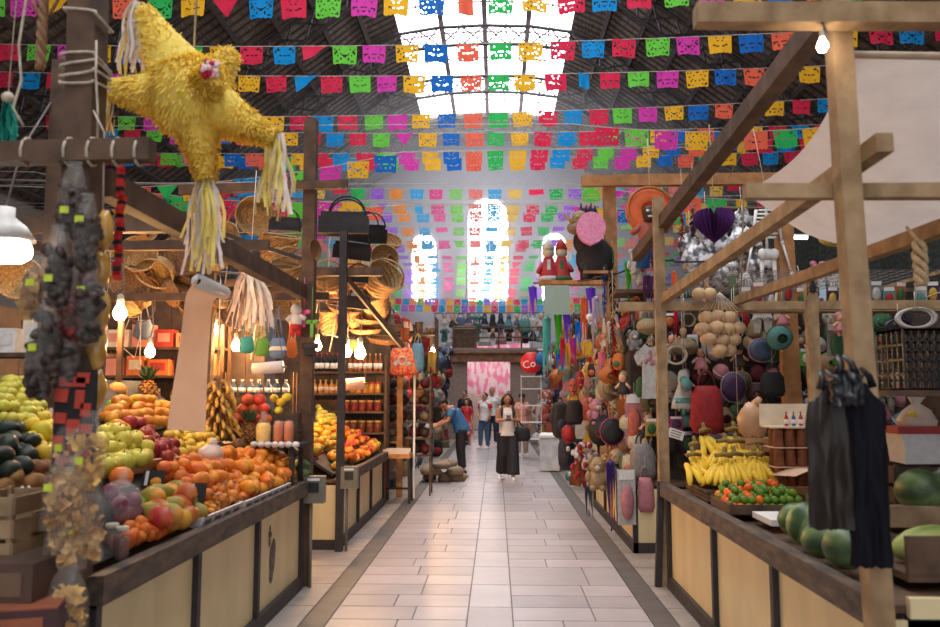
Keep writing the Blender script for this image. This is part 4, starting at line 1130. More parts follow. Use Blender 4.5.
# ------------------------------------------------------------------ paper roll with its hanging sheet, other rolls
M_PAPER = mat('wrapping_paper', (246, 210, 182), rough=0.8, var=0.03, trans=0.25)
M_ROLLW = mat('film_roll', (236, 230, 226), rough=0.35, var=0.03)
t = thing('paper_roll', 'white paper roll with a long sheet hanging down before the fruit', 'paper roll', atY(208, 287, 4.55))
A = atY(198, 281, 4.5) - atY(208, 287, 4.55); B = atY(224, 293, 4.85) - atY(208, 287, 4.55)
b = MB(); b.tube([A, B], 0.042, 16); part(t, 'roll', b, M_ROLLW)
b = MB(); b.tube([A * 1.01, A * 0.9], 0.018, 12); part(t, 'core', b, M_CHALK, 'dark plug painted as the shaded hollow core')  # dark plug stands in for the shade inside the roll
def sh(u, v):
    top = A * (1 - u) + B * u + V(0, -.042, 0)
    bl = atY(168, 429, 4.45) - atY(208, 287, 4.55); br = atY(205, 432, 4.62) - atY(208, 287, 4.55)
    bot = bl * (1 - u) + br * u
    tl = atY(186, 288, 4.5) - atY(208, 287, 4.55); tr = atY(212, 296, 4.75) - atY(208, 287, 4.55)
    p = (tl * (1 - u) + tr * u) * (1 - v) + bot * v
    if v < .06: p = lerp(top, p, v / .06)
    return p + V(0, .012 * math.sin(v * 5 + u * 2), 0)
b = MB(); b.sheet(sh, 6, 20); part(t, 'sheet', b, M_PAPER)
b = MB(); b.tube([A, A * .5 + V(-.01, 0, .12), V(0.02, .02, .27)], .004, 4); b.tube([B, B * .5 + V(0.02, 0, .1), V(0.02, .02, .27)], .004, 4); part(t, 'wire', b, M_WIRE)
for (px, py, Y, ln, r, lab, top) in ((268, 369, 7.1, .27, .055, 'roll of clear bags hanging over the pineapples', 2.43), (352, 385, 9.3, .29, .07, 'cream paper roll behind the thin black post', 2.84)):
    p = atY(px, py, Y)
    t = thing('film_roll', lab, 'roll', p)
    b = MB(); b.tube([V(-ln / 2, 0, 0), V(ln / 2, 0, 0.02)], r, 14); part(t, 'roll', b, M_ROLLW if Y < 9 else M_PAPER)
    b = MB(); b.tube([V(-ln / 2 - .03, 0, 0), V(ln / 2 + .03, 0, .02)], .012, 6); part(t, 'rod', b, M_WIRE)
    for sx in (-1, 1):
        b = MB(); b.tube([V(sx * (ln / 2 + .02), 0, 0), V(sx * .02, 0, top - p.z)], .004, 4); part(t, 'wire', b, M_WIRE)

# ------------------------------------------------------------------ baskets and bags over the left stalls
M_STRAW = mat('straw', (202, 166, 116), rough=0.85, col2=(150, 112, 74), scale=40, stretch=(1, 1, 3), bump=0.5, hue=0.008, val=0.15)
M_WICK = mat('wicker', (166, 122, 82), rough=0.85, col2=(106, 74, 50), scale=34, stretch=(1, 1, 3), bump=0.6, val=0.15)
M_BLKBAG = mat('black_bag_cloth', (44, 40, 42), rough=0.6, var=0.25)
def woven(prof, n=16, weave=0.006):
    """a basket wall with an in-and-out weave"""
    b = MB(); vs = []; fs = []
    fine = []
    for (a, c) in zip(prof, prof[1:]):
        k = max(1, round(math.dist(a, c) / 0.03))
        fine += [(lerp(a[0], c[0], q / k), lerp(a[1], c[1], q / k)) for q in range(k)]
    fine.append(prof[-1])
    for i, (r, z) in enumerate(fine):
        for k in range(n):
            a = 2 * math.pi * k / n; rr = r + weave * (1 if (i + k) % 2 else -1)
            vs.append((math.cos(a) * rr, math.sin(a) * rr, z))
    for i in range(len(fine) - 1):
        for k in range(n):
            A = i * n + k; B = i * n + (k + 1) % n; fs.append((A, B, B + n, A + n))
    fs.append(tuple(reversed(range(n))))
    b.add(vs, fs, 0, False); return b
def basket_proto(kind, m):
    t = thing('straw_basket', 'x', 'basket')
    if kind == 'bowl':
        part(t, 'body', woven([(.09, 0), (.16, .05), (.20, .13), (.21, .17)]), m); b = MB(); b.ring((0, 0, .175), .213, .012, 24, 6); part(t, 'rim', b, m)
    elif kind == 'tote':
        part(t, 'body', woven([(.13, 0), (.17, .06), (.20, .2), (.22, .27)]), m); b = MB(); b.ring((0, 0, .275), .222, .011, 24, 6); part(t, 'rim', b, m)
        b = MB(); b.ring((0, 0, .27), .20, .011, 16, 6, rotm(math.pi / 2, 0, 0), a0=0, a1=math.pi); part(t, 'handle', b, m)
    elif kind == 'flat':
        part(t, 'body', woven([(.2, 0), (.24, .03), (.26, .07)]), m); b = MB(); b.ring((0, 0, .07), .262, .012, 24, 6); part(t, 'rim', b, m)
    else:
        part(t, 'body', woven([(.10, 0), (.13, .1), (.13, .3), (.15, .36)]), m); b = MB(); b.ring((0, 0, .36), .152, .011, 22, 6); part(t, 'rim', b, m)
    return t
def bag_proto():
    t = thing('black_bag', 'x', 'bag')
    b = MB(); b.box((0, 0, .0), (.46, .16, .16)); b.box((0, 0, .1), (.42, .13, .05)); part(t, 'body', b, M_BLKBAG)
    for y in (-.05, .06):
        b = MB(); b.ring((0.03, y, .1), .17, .009, 18, 5, rotm(math.pi / 2, 0, .2 * y * 10), a0=0, a1=math.pi); part(t, 'handle', b, M_BLKBAG)
    return t
PROTO = {}
def hang(key, make, p, rot, s, label, group=None, cord=None):
    if key not in PROTO:
        PROTO[key] = make(); o = PROTO[key]; o.location = p; o.rotation_euler = rot; o.scale = (s, s, s) if not isinstance(s, tuple) else s; o['label'] = label
        PROTO[key + '#kids'] = kids(o)
        if group: o['group'] = group
        return o
    return dup(PROTO[key], p, rot, label, group, s, PROTO[key + '#kids'])
BK = dict(bowl=lambda: basket_proto('bowl', M_STRAW), tote=lambda: basket_proto('tote', M_STRAW), flat=lambda: basket_proto('flat', M_WICK), tall=lambda: basket_proto('tall', M_WICK), bag=bag_proto)
GB = 'baskets hung over the left stalls'
for (k_, px, py, Y, rot, s, lab) in (
    ('bowl', 256, 214, 7.6, (1.9, .15, .3), .85, 'round straw bowl with a slanting band, hung highest of the baskets'),
    ('tote', 276, 262, 7.9, (.25, .1, .2), .95, 'straw basket with arched handle above the slanting beam'),
    ('tote', 292, 284, 7.5, (.5, -.3, .4), .8, 'tan straw basket tipped over the slanting beam'),
    ('bowl', 227, 240, 7.9, (1.4, .3, 0), .7, 'straw basket half hidden by the star streamers'),
    ('flat', 313, 250, 6.6, (1.5, .5, 1.2), .34, 'oval straw basket hung on the tall brown post'),
    ('tote', 328, 293, 8.9, (.0, 0, .2), .8, 'brown straw tote between the two posts'),
    ('tall', 354, 292, 9.4, (.2, .1, 0), .9, 'dark wicker basket behind the black post'),
    ('tote', 375, 290, 9.2, (.8, .6, .3), 1.0, 'large straw basket leaning beside the black bags'),
    ('bowl', 383, 262, 9.6, (1.2, .8, 0), .8, 'round straw basket nearest the aisle, under the black handles'),
    ('bowl', 388, 247, 10.2, (.6, .5, 0), .7, 'small straw basket at the end of the black bags'),
    ('tote', 378, 318, 9.9, (.3, -.2, 0), .9, 'straw basket below the leaning one'),
    ('flat', 345, 312, 9.5, (.3, .2, 0), .8, 'flat wicker tray below the black bags'),
    ('flat', 366, 333, 9.9, (.2, 0, 0), .8, 'lower flat wicker tray lit by the brightest bulb'),
    ('flat', 366, 322, 9.9, (.25, .1, 0), .85, 'upper flat wicker tray lit by the brightest bulb'),
    ('flat', 384, 343, 10.6, (.2, .1, 0), .9, 'wicker tray at the aisle end of the lit trays'),
    ('tall', 329, 335, 9.8, (.2, 0, 0), .8, 'tan wicker basket lit from the bulb beside the brown post'),
    ('tote', 305, 305, 8.6, (.3, .2, .5), .75, 'brown basket behind the tall post'),
    ('bowl', 285, 310, 8.4, (1.3, .2, .2), .75, 'brown bowl basket behind the white tassel'),
    ('bowl', 140, 257, 7.5, (1.5, .2, .3), .8, 'dusty basket right of the banana chip strip'),
    ('tote', 163, 268, 7.7, (2.2, .5, .3), .85, 'dusty basket upside down in the dim wicker tangle'),
    ('flat', 180, 258, 7.9, (1.4, .7, .2), .8, 'round wicker tray on edge in the dim tangle'),
    ('tall', 150, 290, 7.9, (1.7, .9, .4), .8, 'long wicker basket lying in the dim tangle'),
    ('bowl', 182, 290, 8.0, (.8, .4, .3), .8, 'wicker bowl behind the paper roll'),
    ('tote', 215, 262, 7.6, (1.1, .3, .2), .8, 'straw basket left of the white tassel'),
    ('flat', 128, 285, 7.4, (1.3, .1, .7), .7, 'small wicker tray above the bare bulb'),
    ('bowl', 24, 285, 6.2, (1.3, .3, .2), .8, 'shadowed basket below the white lamp'),
    ('flat', 240, 312, 8.8, (1.2, .2, .3), .9, 'flat basket behind the small hanging bags'),
    ('tall', 205, 318, 8.6, (.3, .4, .2), .8, 'tall basket beside the hanging paper sheet'),
    ('bag', 344, 226, 8.4, (0, 0, .1), 1.15, 'long black bag with looped handles on the shelf beam'),
    ('bag', 285, 226, 7.4, (0, .05, 0), 0.62, 'black bag left of the tall brown post'),
    ('bag', 366, 236, 8.9, (.1, .1, -.4), 1.0, 'black bag with tall loops nearest the aisle'),
    ('bag', 352, 252, 8.6, (.3, .1, .2), .9, 'black bag hung under the shelf beam'),
    ('bag', 356, 278, 9.0, (0, .1, .1), .62, 'black cloth bag stacked between straw bags, upper'),
    ('bag', 356, 304, 9.0, (0, .1, -.1), .68, 'black cloth bag stacked between straw bags, lower')):
    hang(k_, BK[k_], atY(px, py, Y), rot, s, lab, GB if k_ != 'bag' else 'black bags over the mango stall')
r5 = random.Random(77)
KD = dict(bowl='straw bowl', tote='straw tote', flat='wicker tray', tall='tall wicker basket')
for n_, (xa_, xb_, ya_, yb_, Ya, Yb, where) in ((19, (118, 215, 205, 312, 7.3, 8.6, 'in the dim tangle left of the paper roll')), (11, (318, 388, 262, 345, 9.5, 10.4, 'in the lit stack by the black post'))):
    spots = sorted((lerp(xa_, xb_, r5.random()), lerp(ya_, yb_, r5.random()), r5.uniform(Ya, Yb), r5.choice(['bowl', 'tote', 'flat', 'tall', 'flat'])) for q in range(n_))
    for q, (px, py, Y, kk) in enumerate(spots):
        hang(kk, BK[kk], atY(px, py, Y), (r5.uniform(.0, 2.4), r5.uniform(-.6, .6), r5.uniform(0, 3)), (r5.uniform(.45, .8), r5.uniform(.3, .6), r5.uniform(.5, .8)), '%s %s, %s from left' % (KD[kk], where, nth(q)), GB)
# wire tangle and hanging frame that carries the baskets
t = thing('hanging_rack', 'tangle of wires and rods carrying the baskets over the left stalls', 'rack', (-2.3, 8.2, 2.4))
def rod(a, b_, r=.012):
    b = MB(); b.tube([a, lerp(a, b_, .5) + V(0, 0, -.03), b_], r, 5); part(t, 'rod', b, M_WIRE)
for (a, b_) in ((V(-2.6, -.6, 1.3), V(.7, -.6, 1.25)), (V(-2.6, .0, 1.0), V(.6, .3, .9)), (V(-2.4, -.5, .6), V(.5, .6, .45)), (V(-2.0, .4, .35), V(.55, 1.2, .3)), (V(.6, -.1, .5), V(.7, 2.2, .4)), (V(.3, .9, -.1), V(.5, 1.9, -.1))): rod(a, b_)
for q in range(36):
    x = U(-2.4, .5); yy = U(-.6, 1.0); z = U(.1, 1.2)
    b = MB()
    if q % 3: b.tube([V(x, yy, z), V(x + U(-.1, .1), yy, z - U(.2, .7)), V(x + U(-.2, .2), yy, z - U(.5, .8))], .005, 4)
    else: b.ring((x, yy, z), U(.1, .22), .007, 16, 4, rotm(U(.8, 2.2), U(-.6, .6), 0))
    part(t, 'wire', b, M_WICK if q % 3 == 0 else M_ROPE)

# small things hung below the baskets
t = thing('white_tassel', 'white and orange paper tassel piñata hung left of the tall brown post', 'tassel', atY(250, 272, 6.6))
streamers(t, 'strands', V(0, 0, 0), 34, 0.50, 0.20, [M_WSTR, mat('ivory_streamer', (238, 226, 206), rough=.85, trans=.3)], 21, .014)
streamers(t, 'strands', V(0, -.03, 0), 8, 0.46, 0.06, [dye('orange_tissue', (238, 150, 60), trans=.3)], 22, .012)
b = MB(); b.ball((0, 0, 0), (.07, .07, .05), 10, 7, jit=.2); b.tube([V(0, 0, .04), V(0, 0.1, .9)], .004, 4); part(t, 'head', b, M_WSTR)
def hanging_bag(label, p, w, h, m, top, group=None, name='hanging_bag', m2=None, strap=True, flare=1.15):
    t = thing(name, label, 'bag', p, U(-.3, .3), group)
    b = MB(); b.lathe([(w * .3, -h), (w * .5 * flare, -h * .8), (w * .48, -h * .3), (w * .36, 0)], 12, sy=.35, jit=.04)
    part(t, 'body', b, m)
    if m2:
        b = MB(); b.lathe([(w * .51 * flare, -h * .62), (w * .52 * flare, -h * .58), (w * .5, -h * .45), (w * .49, -h * .42)], 12, sy=.37); part(t, 'band', b, m2)
    if strap:
        b = MB(); b.tube([V(-w * .3, 0, 0), V(-w * .1, 0, (top - p[2]) * .6), V(0, 0, top - p[2]), V(w * .1, 0, (top - p[2]) * .6), V(w * .3, 0, 0)], .008, 5); part(t, 'strap', b, m)
    return t
D_TEAL = dye('teal_cloth', (66, 156, 152)); D_GRN = dye('green_cloth', (110, 168, 72)); D_DENIM = dye('denim_blue', (104, 132, 178)); D_PINKC = dye('pink_cloth', (226, 92, 142)); D_REDC = dye('red_cloth', (200, 52, 56))
D_ORC = dye('orange_cloth', (226, 122, 58)); D_BLUEC = dye('blue_cloth', (48, 108, 176)); D_YELC = dye('yellow_cloth', (240, 190, 70)); D_PURC = dye('purple_cloth', (112, 66, 150)); D_WHC = dye('white_cloth', (226, 220, 216)); D_BLKC = dye('black_cloth', (46, 42, 46)); D_GRYC = dye('grey_cloth', (140, 134, 134)); D_BRN = dye('brown_cloth', (128, 96, 70)); D_TANC = dye('tan_cloth', (190, 158, 122))
hanging_bag('small teal bag under the white tassel', atY(247, 337, 7.8), .14, .16, D_TEAL, 2.46)
hanging_bag('small green bag between teal and denim ones', atY(262, 338, 7.8), .14, .18, D_GRN, 2.46)
hanging_bag('blue denim bag with white edges beside the tall post', atY(278, 338, 7.8), .18, .2, D_DENIM, 2.46, m2=D_WHC)
hanging_bag('orange brown pouch hanging against the tall post', atY(292, 338, 7.9), .1, .2, D_ORC, 2.46)
t = thing('cloth_doll', 'white cloth doll in red shorts hanging by the tall brown post', 'doll', atY(296, 318, 6.7))
b = MB(); b.ball((0, 0, .07), .05, 10, 8); b.ball((0, 0, -.02), (.055, .035, .07), 10, 8)
b.tube([V(-.03, 0, .02), V(-.08, 0, -.02)], .02, 6); b.tube([V(.03, 0, .02), V(.08, 0, -.01)], .02, 6); part(t, 'body', b, D_WHC)
b = MB(); b.ball((0, 0, -.08), (.055, .04, .04), 10, 7); b.tube([V(-.025, 0, -.09), V(-.03, 0, -.15)], .024, 6); b.tube([V(.025, 0, -.09), V(.03, 0, -.15)], .024, 6); part(t, 'shorts', b, D_REDC, 'red shorts')
b = MB(); b.tube([V(0, 0, .11), V(0, 0.02, .35)], .004, 4); part(t, 'cord', b, M_ROPE)
for (px, py, c, lab) in ((304, 312, 'pink_cloth', 'magenta ribbon bow beside the cloth doll'), (312, 322, 'green_cloth', 'green ribbon bow right of the cloth doll')):
    t = thing('ribbon_bow', lab, 'ribbon', atY(px, py, 6.72))
    b = MB(); b.ball((-.03, 0, 0), (.03, .012, .02), 8, 6); b.ball((.03, 0, 0), (.03, .012, .02), 8, 6); b.box((.0, 0, -.07), (.03, .005, .12)); b.tube([V(0, 0, 0), V(0, 0, .3)], .003, 4)
    part(t, 'bow', b, MATS[c])
t = thing('post_cap', 'grey plastic speaker box fixed to the tall brown post', 'speaker', (-1.58, 6.76, 2.0))
b = MB(); b.box((0, 0, 0), (.13, .06, .05)); b.box((0, 0, -.05), (.09, .05, .06)); part(t, 'case', b, M_BLKBAG)
b = MB(); b.box((0, -.033, 0), (.09, .006, .03)); part(t, 'grille', b, M_IRON)

# ------------------------------------------------------------------ shelves with jars, boxes and bottles
def shelf_unit(label, x0, x1, y, zs, depth, m, z0=0.0):
    t = thing('shelf_unit', label, 'shelf', ((x0 + x1) / 2, y, 0))
    w = x1 - x0
    for z in zs:
        b = MB(); b.box((0, 0, z - .015), (w, depth, .03)); part(t, 'shelf_board', b, m)
    for sx in (-1, 1):
        for sy in (-1, 1):
            b = MB(); b.box((sx * (w / 2 + .02), sy * (depth / 2 - .02), (z0 + max(zs) + .25) / 2), (.035, .035, max(zs) + .25 - z0)); part(t, 'upright', b, m)
    return t
shelf_unit('dark shelf unit with jars and boxes behind the hanging paper sheet', -4.5, -3.12, 9.1, (1.1, 1.45, 1.80, 2.12), .3, W_DARK)
shelf_unit('bottle shelves beyond the mango heap', -2.80, -1.66, 12.02, (1.02, 1.33, 1.60, 1.92), .26, W_DARK)
BOT = {}
def bottle_mesh(key, m, lab, cap, r=.036, h=.28):
    if key not in BOT:
        b = MB(); b.lathe([(r * .9, 0), (r, .01), (r, h * .58), (r * .4, h * .76), (r * .35, h * .92)], 10)
        b.lathe([(r * 1.03, h * .16), (r * 1.03, h * .46)], 10, mi=1); b.lathe([(r * .4, h * .9), (r * .42, h), (0, h)], 8, mi=2)
        BOT[key] = b.mesh('bottle', [m, lab, cap])
    return BOT[key]
def jar_mesh(key, m, cap, r=.045, h=.13):
    if key not in BOT:
        b = MB(); b.lathe([(r * .9, 0), (r, .01), (r, h * .75), (r * .85, h * .85)], 10); b.lathe([(r * .9, h * .85), (r * .9, h), (0, h)], 10, mi=1); BOT[key] = b.mesh('jar', [m, cap])
    return BOT[key]
M_DKB = mat('dark_bottle_glass', (44, 34, 34), rough=0.12, spec=.8); M_AMB = mat('amber_glass', (150, 84, 40), rough=0.15, spec=.8); M_GRB = mat('honey_glass', (196, 134, 60), rough=0.2, spec=.8)
M_REDCAP = mat('red_cap', (190, 54, 44), rough=0.4); M_GOLDCAP = mat('gold_cap', (206, 170, 90), rough=0.35)
def row_of(me, name, x0, x1, n, y, z, lab, cat, group):
    for i in range(n):
        place(me, name, (lerp(x0, x1, (i + .5) / n) + U(-.008, .008), y + U(-.02, .02), z), (0, 0, U(0, 6)), lab % nth(i), cat, group)
row_of(bottle_mesh('dk', M_DKB, M_WHITE, M_REDCAP), 'bottle', -2.74, -2.34, 5, 11.98, 1.92, 'dark bottle with white label on the top shelf, %s from left', 'bottle', 'dark bottles on the top shelf')
row_of(bottle_mesh('am', M_AMB, M_WHITE, M_GOLDCAP, .034, .27), 'bottle', -2.22, -1.70, 7, 11.98, 1.92, 'slim amber bottle on the top shelf, %s from left', 'bottle', 'amber bottles on the top shelf')
row_of(bottle_mesh('hn', M_GRB, M_PAPER, M_GOLDCAP, .042, .2), 'bottle', -2.76, -2.34, 5, 11.98, 1.60, 'squat honey bottle on the second shelf, %s from left', 'bottle', 'honey bottles on the second shelf')
row_of(jar_mesh('oj', M_GRB, M_REDCAP, .05, .16), 'jar', -2.2, -1.72, 5, 11.98, 1.60, 'honey jar with red lid on the second shelf, %s from left', 'jar', 'honey jars on the second shelf')
row_of(jar_mesh('rj', M_CANDYR, M_GOLDCAP, .055, .16), 'jar', -2.3, -1.70, 5, 11.98, 1.33, 'jar of red preserves on the third shelf, %s from left', 'jar', 'red preserves on the third shelf')
row_of(jar_mesh('bj', M_SAUCE, M_GOLDCAP, .06, .17), 'jar', -2.3, -1.70, 5, 11.98, 1.02, 'dark brown jar on the bottom shelf, %s from left', 'jar', 'brown jars on the bottom shelf')
def box_of(name, label, c, d, m, cat='box', group=None, rz=0.0, m2=None):
    t = thing(name, label, cat, c, rz, group)
    b = MB(); b.box((0, 0, d[2] / 2), d); part(t, 'carton', b, m)
    b = MB(); b.box((0, -d[1] / 2 - .002, d[2] * .55), (d[0] * .7, .004, d[2] * .5)); part(t, 'printed_panel', b, m2 or M_TRAYW)
    return t
M_PKP = dye('pink_package', (226, 150, 130)); M_ORP = dye('orange_package', (222, 118, 66)); M_TANP = dye('kraft_package', (196, 150, 104)); M_REDP = dye('red_package', (186, 62, 52)); M_CRM = dye('cream_package', (228, 208, 180))
shelf_goods = [(-4.32, 2.12, .26, .2, M_CRM, 'cream snack box on the top shelf behind the chip strip'), (-4.04, 2.12, .22, .26, M_PKP, 'pink snack box on the top shelf'), (-3.78, 2.12, .2, .2, M_REDP, 'red snack box on the top shelf'),
               (-3.52, 2.12, .24, .16, M_TANP, 'low kraft box on the top shelf'), (-3.26, 2.12, .2, .22, M_ORP, 'orange box at the paper end of the top shelf'),
               (-4.34, 1.80, .2, .2, M_PKP, 'pink printed box on the second shelf'), (-4.1, 1.80, .2, .22, M_ORP, 'orange box on the second shelf'), (-3.84, 1.80, .24, .18, M_ORP, 'wide orange box on the second shelf'), (-3.3, 1.80, .26, .24, M_ORP, 'tall orange box at the paper end of the second shelf')]
for (x, z, w, h, m, lab) in shelf_goods: box_of('snack_box', lab, (x, 9.07, z), (w, .18, h), m, group='boxes on the dark shelf unit', m2=rnd.choice([M_CRM, M_PKP, M_REDP]))
row_of(jar_mesh('hj', M_GRB, M_WHITE, .06, .2), 'jar', -4.4, -3.8, 4, 9.05, 1.45, 'amber jar on the third shelf behind the paper sheet, %s from left', 'jar', 'jars on the dark shelf unit')
row_of(bottle_mesh('yb', M_GRB, M_STICK, M_GOLDCAP, .05, .28), 'bottle', -3.72, -3.18, 4, 9.05, 1.45, 'yellow label bottle on the third shelf, %s from left', 'bottle', 'bottles on the dark shelf unit')
row_of(jar_mesh('tj', M_SAUCE, M_REDCAP, .07, .2), 'jar', -4.4, -3.2, 7, 9.05, 1.10, 'dark jar on the bottom dark shelf, %s from left', 'jar', 'dark jars on the bottom shelf')
row_of(bottle_mesh('bb', mat('blue_glass', (60, 84, 112), rough=.2, spec=.8), M_WHITE, M_WHITE, .04, .17), 'bottle', -2.98, -2.3, 7, 8.9, 1.58, 'blue and white bottle behind the coral fruit, %s from left', 'bottle', 'blue bottles behind the coral fruit')
shelf_unit('low shelf carrying the blue bottles behind the coral fruit', -3.0, -2.28, 8.9, (1.2, 1.58), .2, W_DARK)
hanging_bag('grey blue cloth bag hung before the dark shelf unit', atY(144, 320, 8.8), .2, .22, dye('slate_cloth', (136, 150, 168)), 2.66)
# goods at the far left edge
M_DISH = mat('dish_white', (222, 216, 212), rough=.4)
shelf_unit('plank shelf at the far left behind the white lamp', -3.75, -2.75, 5.6, (1.62, 1.88), .3, W_DARK)
for i, (x, w, h, m) in enumerate(((-3.42, .16, .17, M_DISH), (-3.22, .14, .24, M_CRM), (-3.05, .15, .2, M_TANP))):
    box_of('carton', '%s carton on the far left shelf' % ('white', 'tall cream', 'kraft')[i], (x, 5.55, 1.88), (w, .2, h), m, group='cartons at the far left')
hang('flat', BK['flat'], (-3.3, 5.55, 1.63), (0, 0, 0), .85, 'flat basket on the far left plank shelf', GB)
crate('grey wooden crate of garlic at the left edge', atY(8, 556, 3.1), .2, .3, .25, W_GREY, 3)
for q in range(6):
    b = MB(); b.ball((0, 0, 0), (.03, .03, .026), 8, 6, jit=.06); b.tube([V(0, 0, .02), V(.005, 0, .05)], .006, 5)
    p = atY(20 + 9 * (q % 3), 498 + 12 * (q // 3), 3.28)
    tag(b.build('garlic_bulb', mat('garlic_skin', (228, 206, 186), rough=.6, var=.08, scale=12), None, p, (U(-.5, .5), U(-.5, .5), 0)), 'pale garlic bulb left of the chip bags, %s of six' % nth(q), 'garlic', 'garlic in the left crate')
crate('grey wooden crate of garlic beside the chip bags', atY(28, 536, 3.28), .17, .25, .12, W_GREY, 2)
box_of('carton', 'dark brown carton stacked at the bottom left corner', atY(22, 600, 2.95), (.24, .3, .16), dye('brown_carton', (84, 62, 52)), m2=dye('brown_print', (110, 84, 66)))
t = box_of('carton', 'orange topped carton at the bottom left corner', atY(20, 640, 2.85), (.28, .26, .13), dye('dark_red_carton', (74, 46, 48)), rz=.3, m2=dye('orange_print', (150, 84, 58)))
b = MB(); b.box((0, 0, .133), (.28, .26, .006)); part(t, 'lid', b, dye('orange_print', (150, 84, 58)))
box_of('plinth_crate', 'dark plinth box under the bottom left cartons', (-1.86, 2.88, 0), (.42, .36, .68), W_BLACK, 'box')
# ------------------------------------------------------------------ right stall: bananas, citrus, sugar, bags, melons
M_BSTEM = mat('banana_stem', (150, 124, 60), rough=.7, col2=(96, 76, 44), scale=20)
def banana_hand(label, p, rz, n=8, tilt=-.5, s=1.0):
    t = thing('banana_hand', label, 'bananas', p, rz, 'banana hands on the right counter')
    for q in range(n):
        k_ = q - (n - 1) / 2
        o = link('banana', BAN, t, (.02 * (q % 2) - .008 * abs(k_), k_ * .026 , .1))
        o.rotation_euler = (k_ * .10, tilt + U(-.1, .1) - .22 * (q % 2), U(-.1, .1) + k_ * .08)
    b = MB(); b.tube([V(-.06, -.05, .19), V(-.07, 0, .2), V(-.06, .05, .19)], [.012, .016, .012], 6); b.tube([V(-.07, 0, .2), V(-.085, 0, .24)], [.014, .011], 6); part(t, 'stem', b, M_BSTEM)
    t.scale = (s, s, s); return t
WB = crate('wooden crate under the bananas', (1.80, 6.02, 0.845), 0.66, 0.62, 0.08, W_DARK)
for i, (x, yv, z, rz, tl) in enumerate(((1.50, 6.02, .90, -1.9, -.55), (1.60, 5.84, .91, -1.6, -.5), (1.72, 5.80, .92, -1.7, -.55), (1.84, 5.80, .92, -1.4, -.5), (1.96, 5.82, .92, -1.5, -.5),
                                        (1.56, 6.16, .97, -1.8, -.5), (1.67, 6.02, 1.0, -1.5, -.5), (1.79, 5.99, 1.0, -1.7, -.5), (1.91, 6.0, .98, -1.4, -.5), (2.03, 6.02, .97, -1.6, -.5),
                                        (1.66, 6.24, 1.07, -1.7, -.4), (1.79, 6.2, 1.08, -1.5, -.4), (1.92, 6.22, 1.06, -1.6, -.4))):
    row = 'front' if i < 5 else 'middle' if i < 10 else 'back'
    j = i if i < 5 else i - 5 if i < 10 else i - 10
    banana_hand('hand of ripe bananas, %s from left in the %s row' % (nth(j), row), (x, yv, z), rz + (.7, -.5, .2, -.3, .5)[i % 5], 6, tl - (.3, .0, .45, .15, .2)[(i * 2) % 5], 1.25)
crate('brown wooden tray full of limes and mandarins', (1.70, 5.32, 0.845), 0.50, 0.44, 0.075, W_DARK, 1)
LM = fr_round('lime', F_LIME, 0.027); OR_ = fr_round('mandarin', F_ORANGE, 0.03, .85)
k = {'lime': 0, 'mandarin': 0}
for lay in range(3):
    for i in range(10 - lay):
        for j in range(6 if lay < 2 else 5):
            if lay == 2 and rnd.random() < .4: continue
            isl = rnd.random() < (.62 + .2 * (i > 4))
            nm = 'lime' if isl else 'mandarin'; k[nm] += 1
            place(LM if isl else OR_, nm, (1.482 + .049 * i + .024 * lay + U(-.006, .006), 5.15 + .062 * j + .03 * lay + U(-.006, .006), .888 + .042 * lay + .008 * j), (U(0, 6), U(0, 6), 0),
                  '%s in the citrus tray, %s from left, line %s back, %s layer' % ('green lime' if isl else 'small mandarin', nth(i), 'one two three four five six'.split()[j], ('bottom', 'middle', 'top')[lay]), nm, 'citrus in the brown tray')
t = thing('scale_tray', 'white plastic tray with a black slot in front of the citrus', 'tray', (1.74, 4.86, .845))
b = MB(); b.box((0, 0, .02), (.36, .34, .035)); part(t, 'tray', b, M_WHITE)
b = MB(); b.box((.04, -.172, .022), (.24, .006, .026)); b.box((.05, -.06, .0385), (.22, .1, .004)); part(t, 'slot', b, M_CHALK, 'black slot')
# backing sheet of paper and a crate side behind the bananas
t = thing('paper_sheet', 'white paper sheet lining the crate behind the bananas', 'paper', (2.03, 5.55, .90))
b = MB(); b.sheet(lambda u, v: V(lerp(-.12, .32, u), lerp(.3, -.3, v), .12 + .05 * math.sin(u * 4) + .05 * v), 8, 6); b.box((.33, 0, -.02), (.02, .6, .2)); part(t, 'sheet', b, M_PAPER)
crate('pale wooden crate right of the banana paper', (2.18, 5.42, .845), .38, .24, .11, W_LIGHT, 2)
# stack of brown sugar cones
M_SUGAR = mat('brown_sugar', (150, 92, 58), rough=.7, col2=(118, 70, 46), scale=18)
b = MB(); b.lathe([(.037, 0), (.038, .01), (.034, .112), (.03, .12), (0, .12)], 12); SUG = b.mesh('sugar_cone', M_SUGAR)
box_of('carton', 'tan carton under the brown sugar cones', (2.14, 5.8, .845), (.40, .24, .105), M_TANP, m2=M_TANP)
for lv in range(3):
    z = .952 + lv * .134
    t = thing('paper_divider', 'white paper layer under the %s row of sugar cones' % ('bottom', 'middle', 'top')[lv], 'paper', (2.14, 5.8, z)); b = MB(); b.box((0, 0, 0.001), (.43, .24, .006)); part(t, 'sheet', b, M_PAPER)
    for i in range(5):
        for j in range(2):
            place(SUG, 'sugar_cone', (1.98 + .08 * i, 5.75 + .085 * j, z + .006), (0, 0, i), 'brown sugar cone, %s from left, %s row, %s' % (nth(i), ('bottom', 'middle', 'top')[lv], ('in front', 'behind')[j]), 'sugar cone', 'brown sugar cones in packs')
t = thing('paper_divider', 'cream card on top of the sugar cones', 'paper', (2.14, 5.8, 1.362)); b = MB(); b.box((0, 0, 0), (.45, .25, .012)); b.box((0, .13, .08), (.45, .012, .16)); part(t, 'sheet', b, M_CRM)
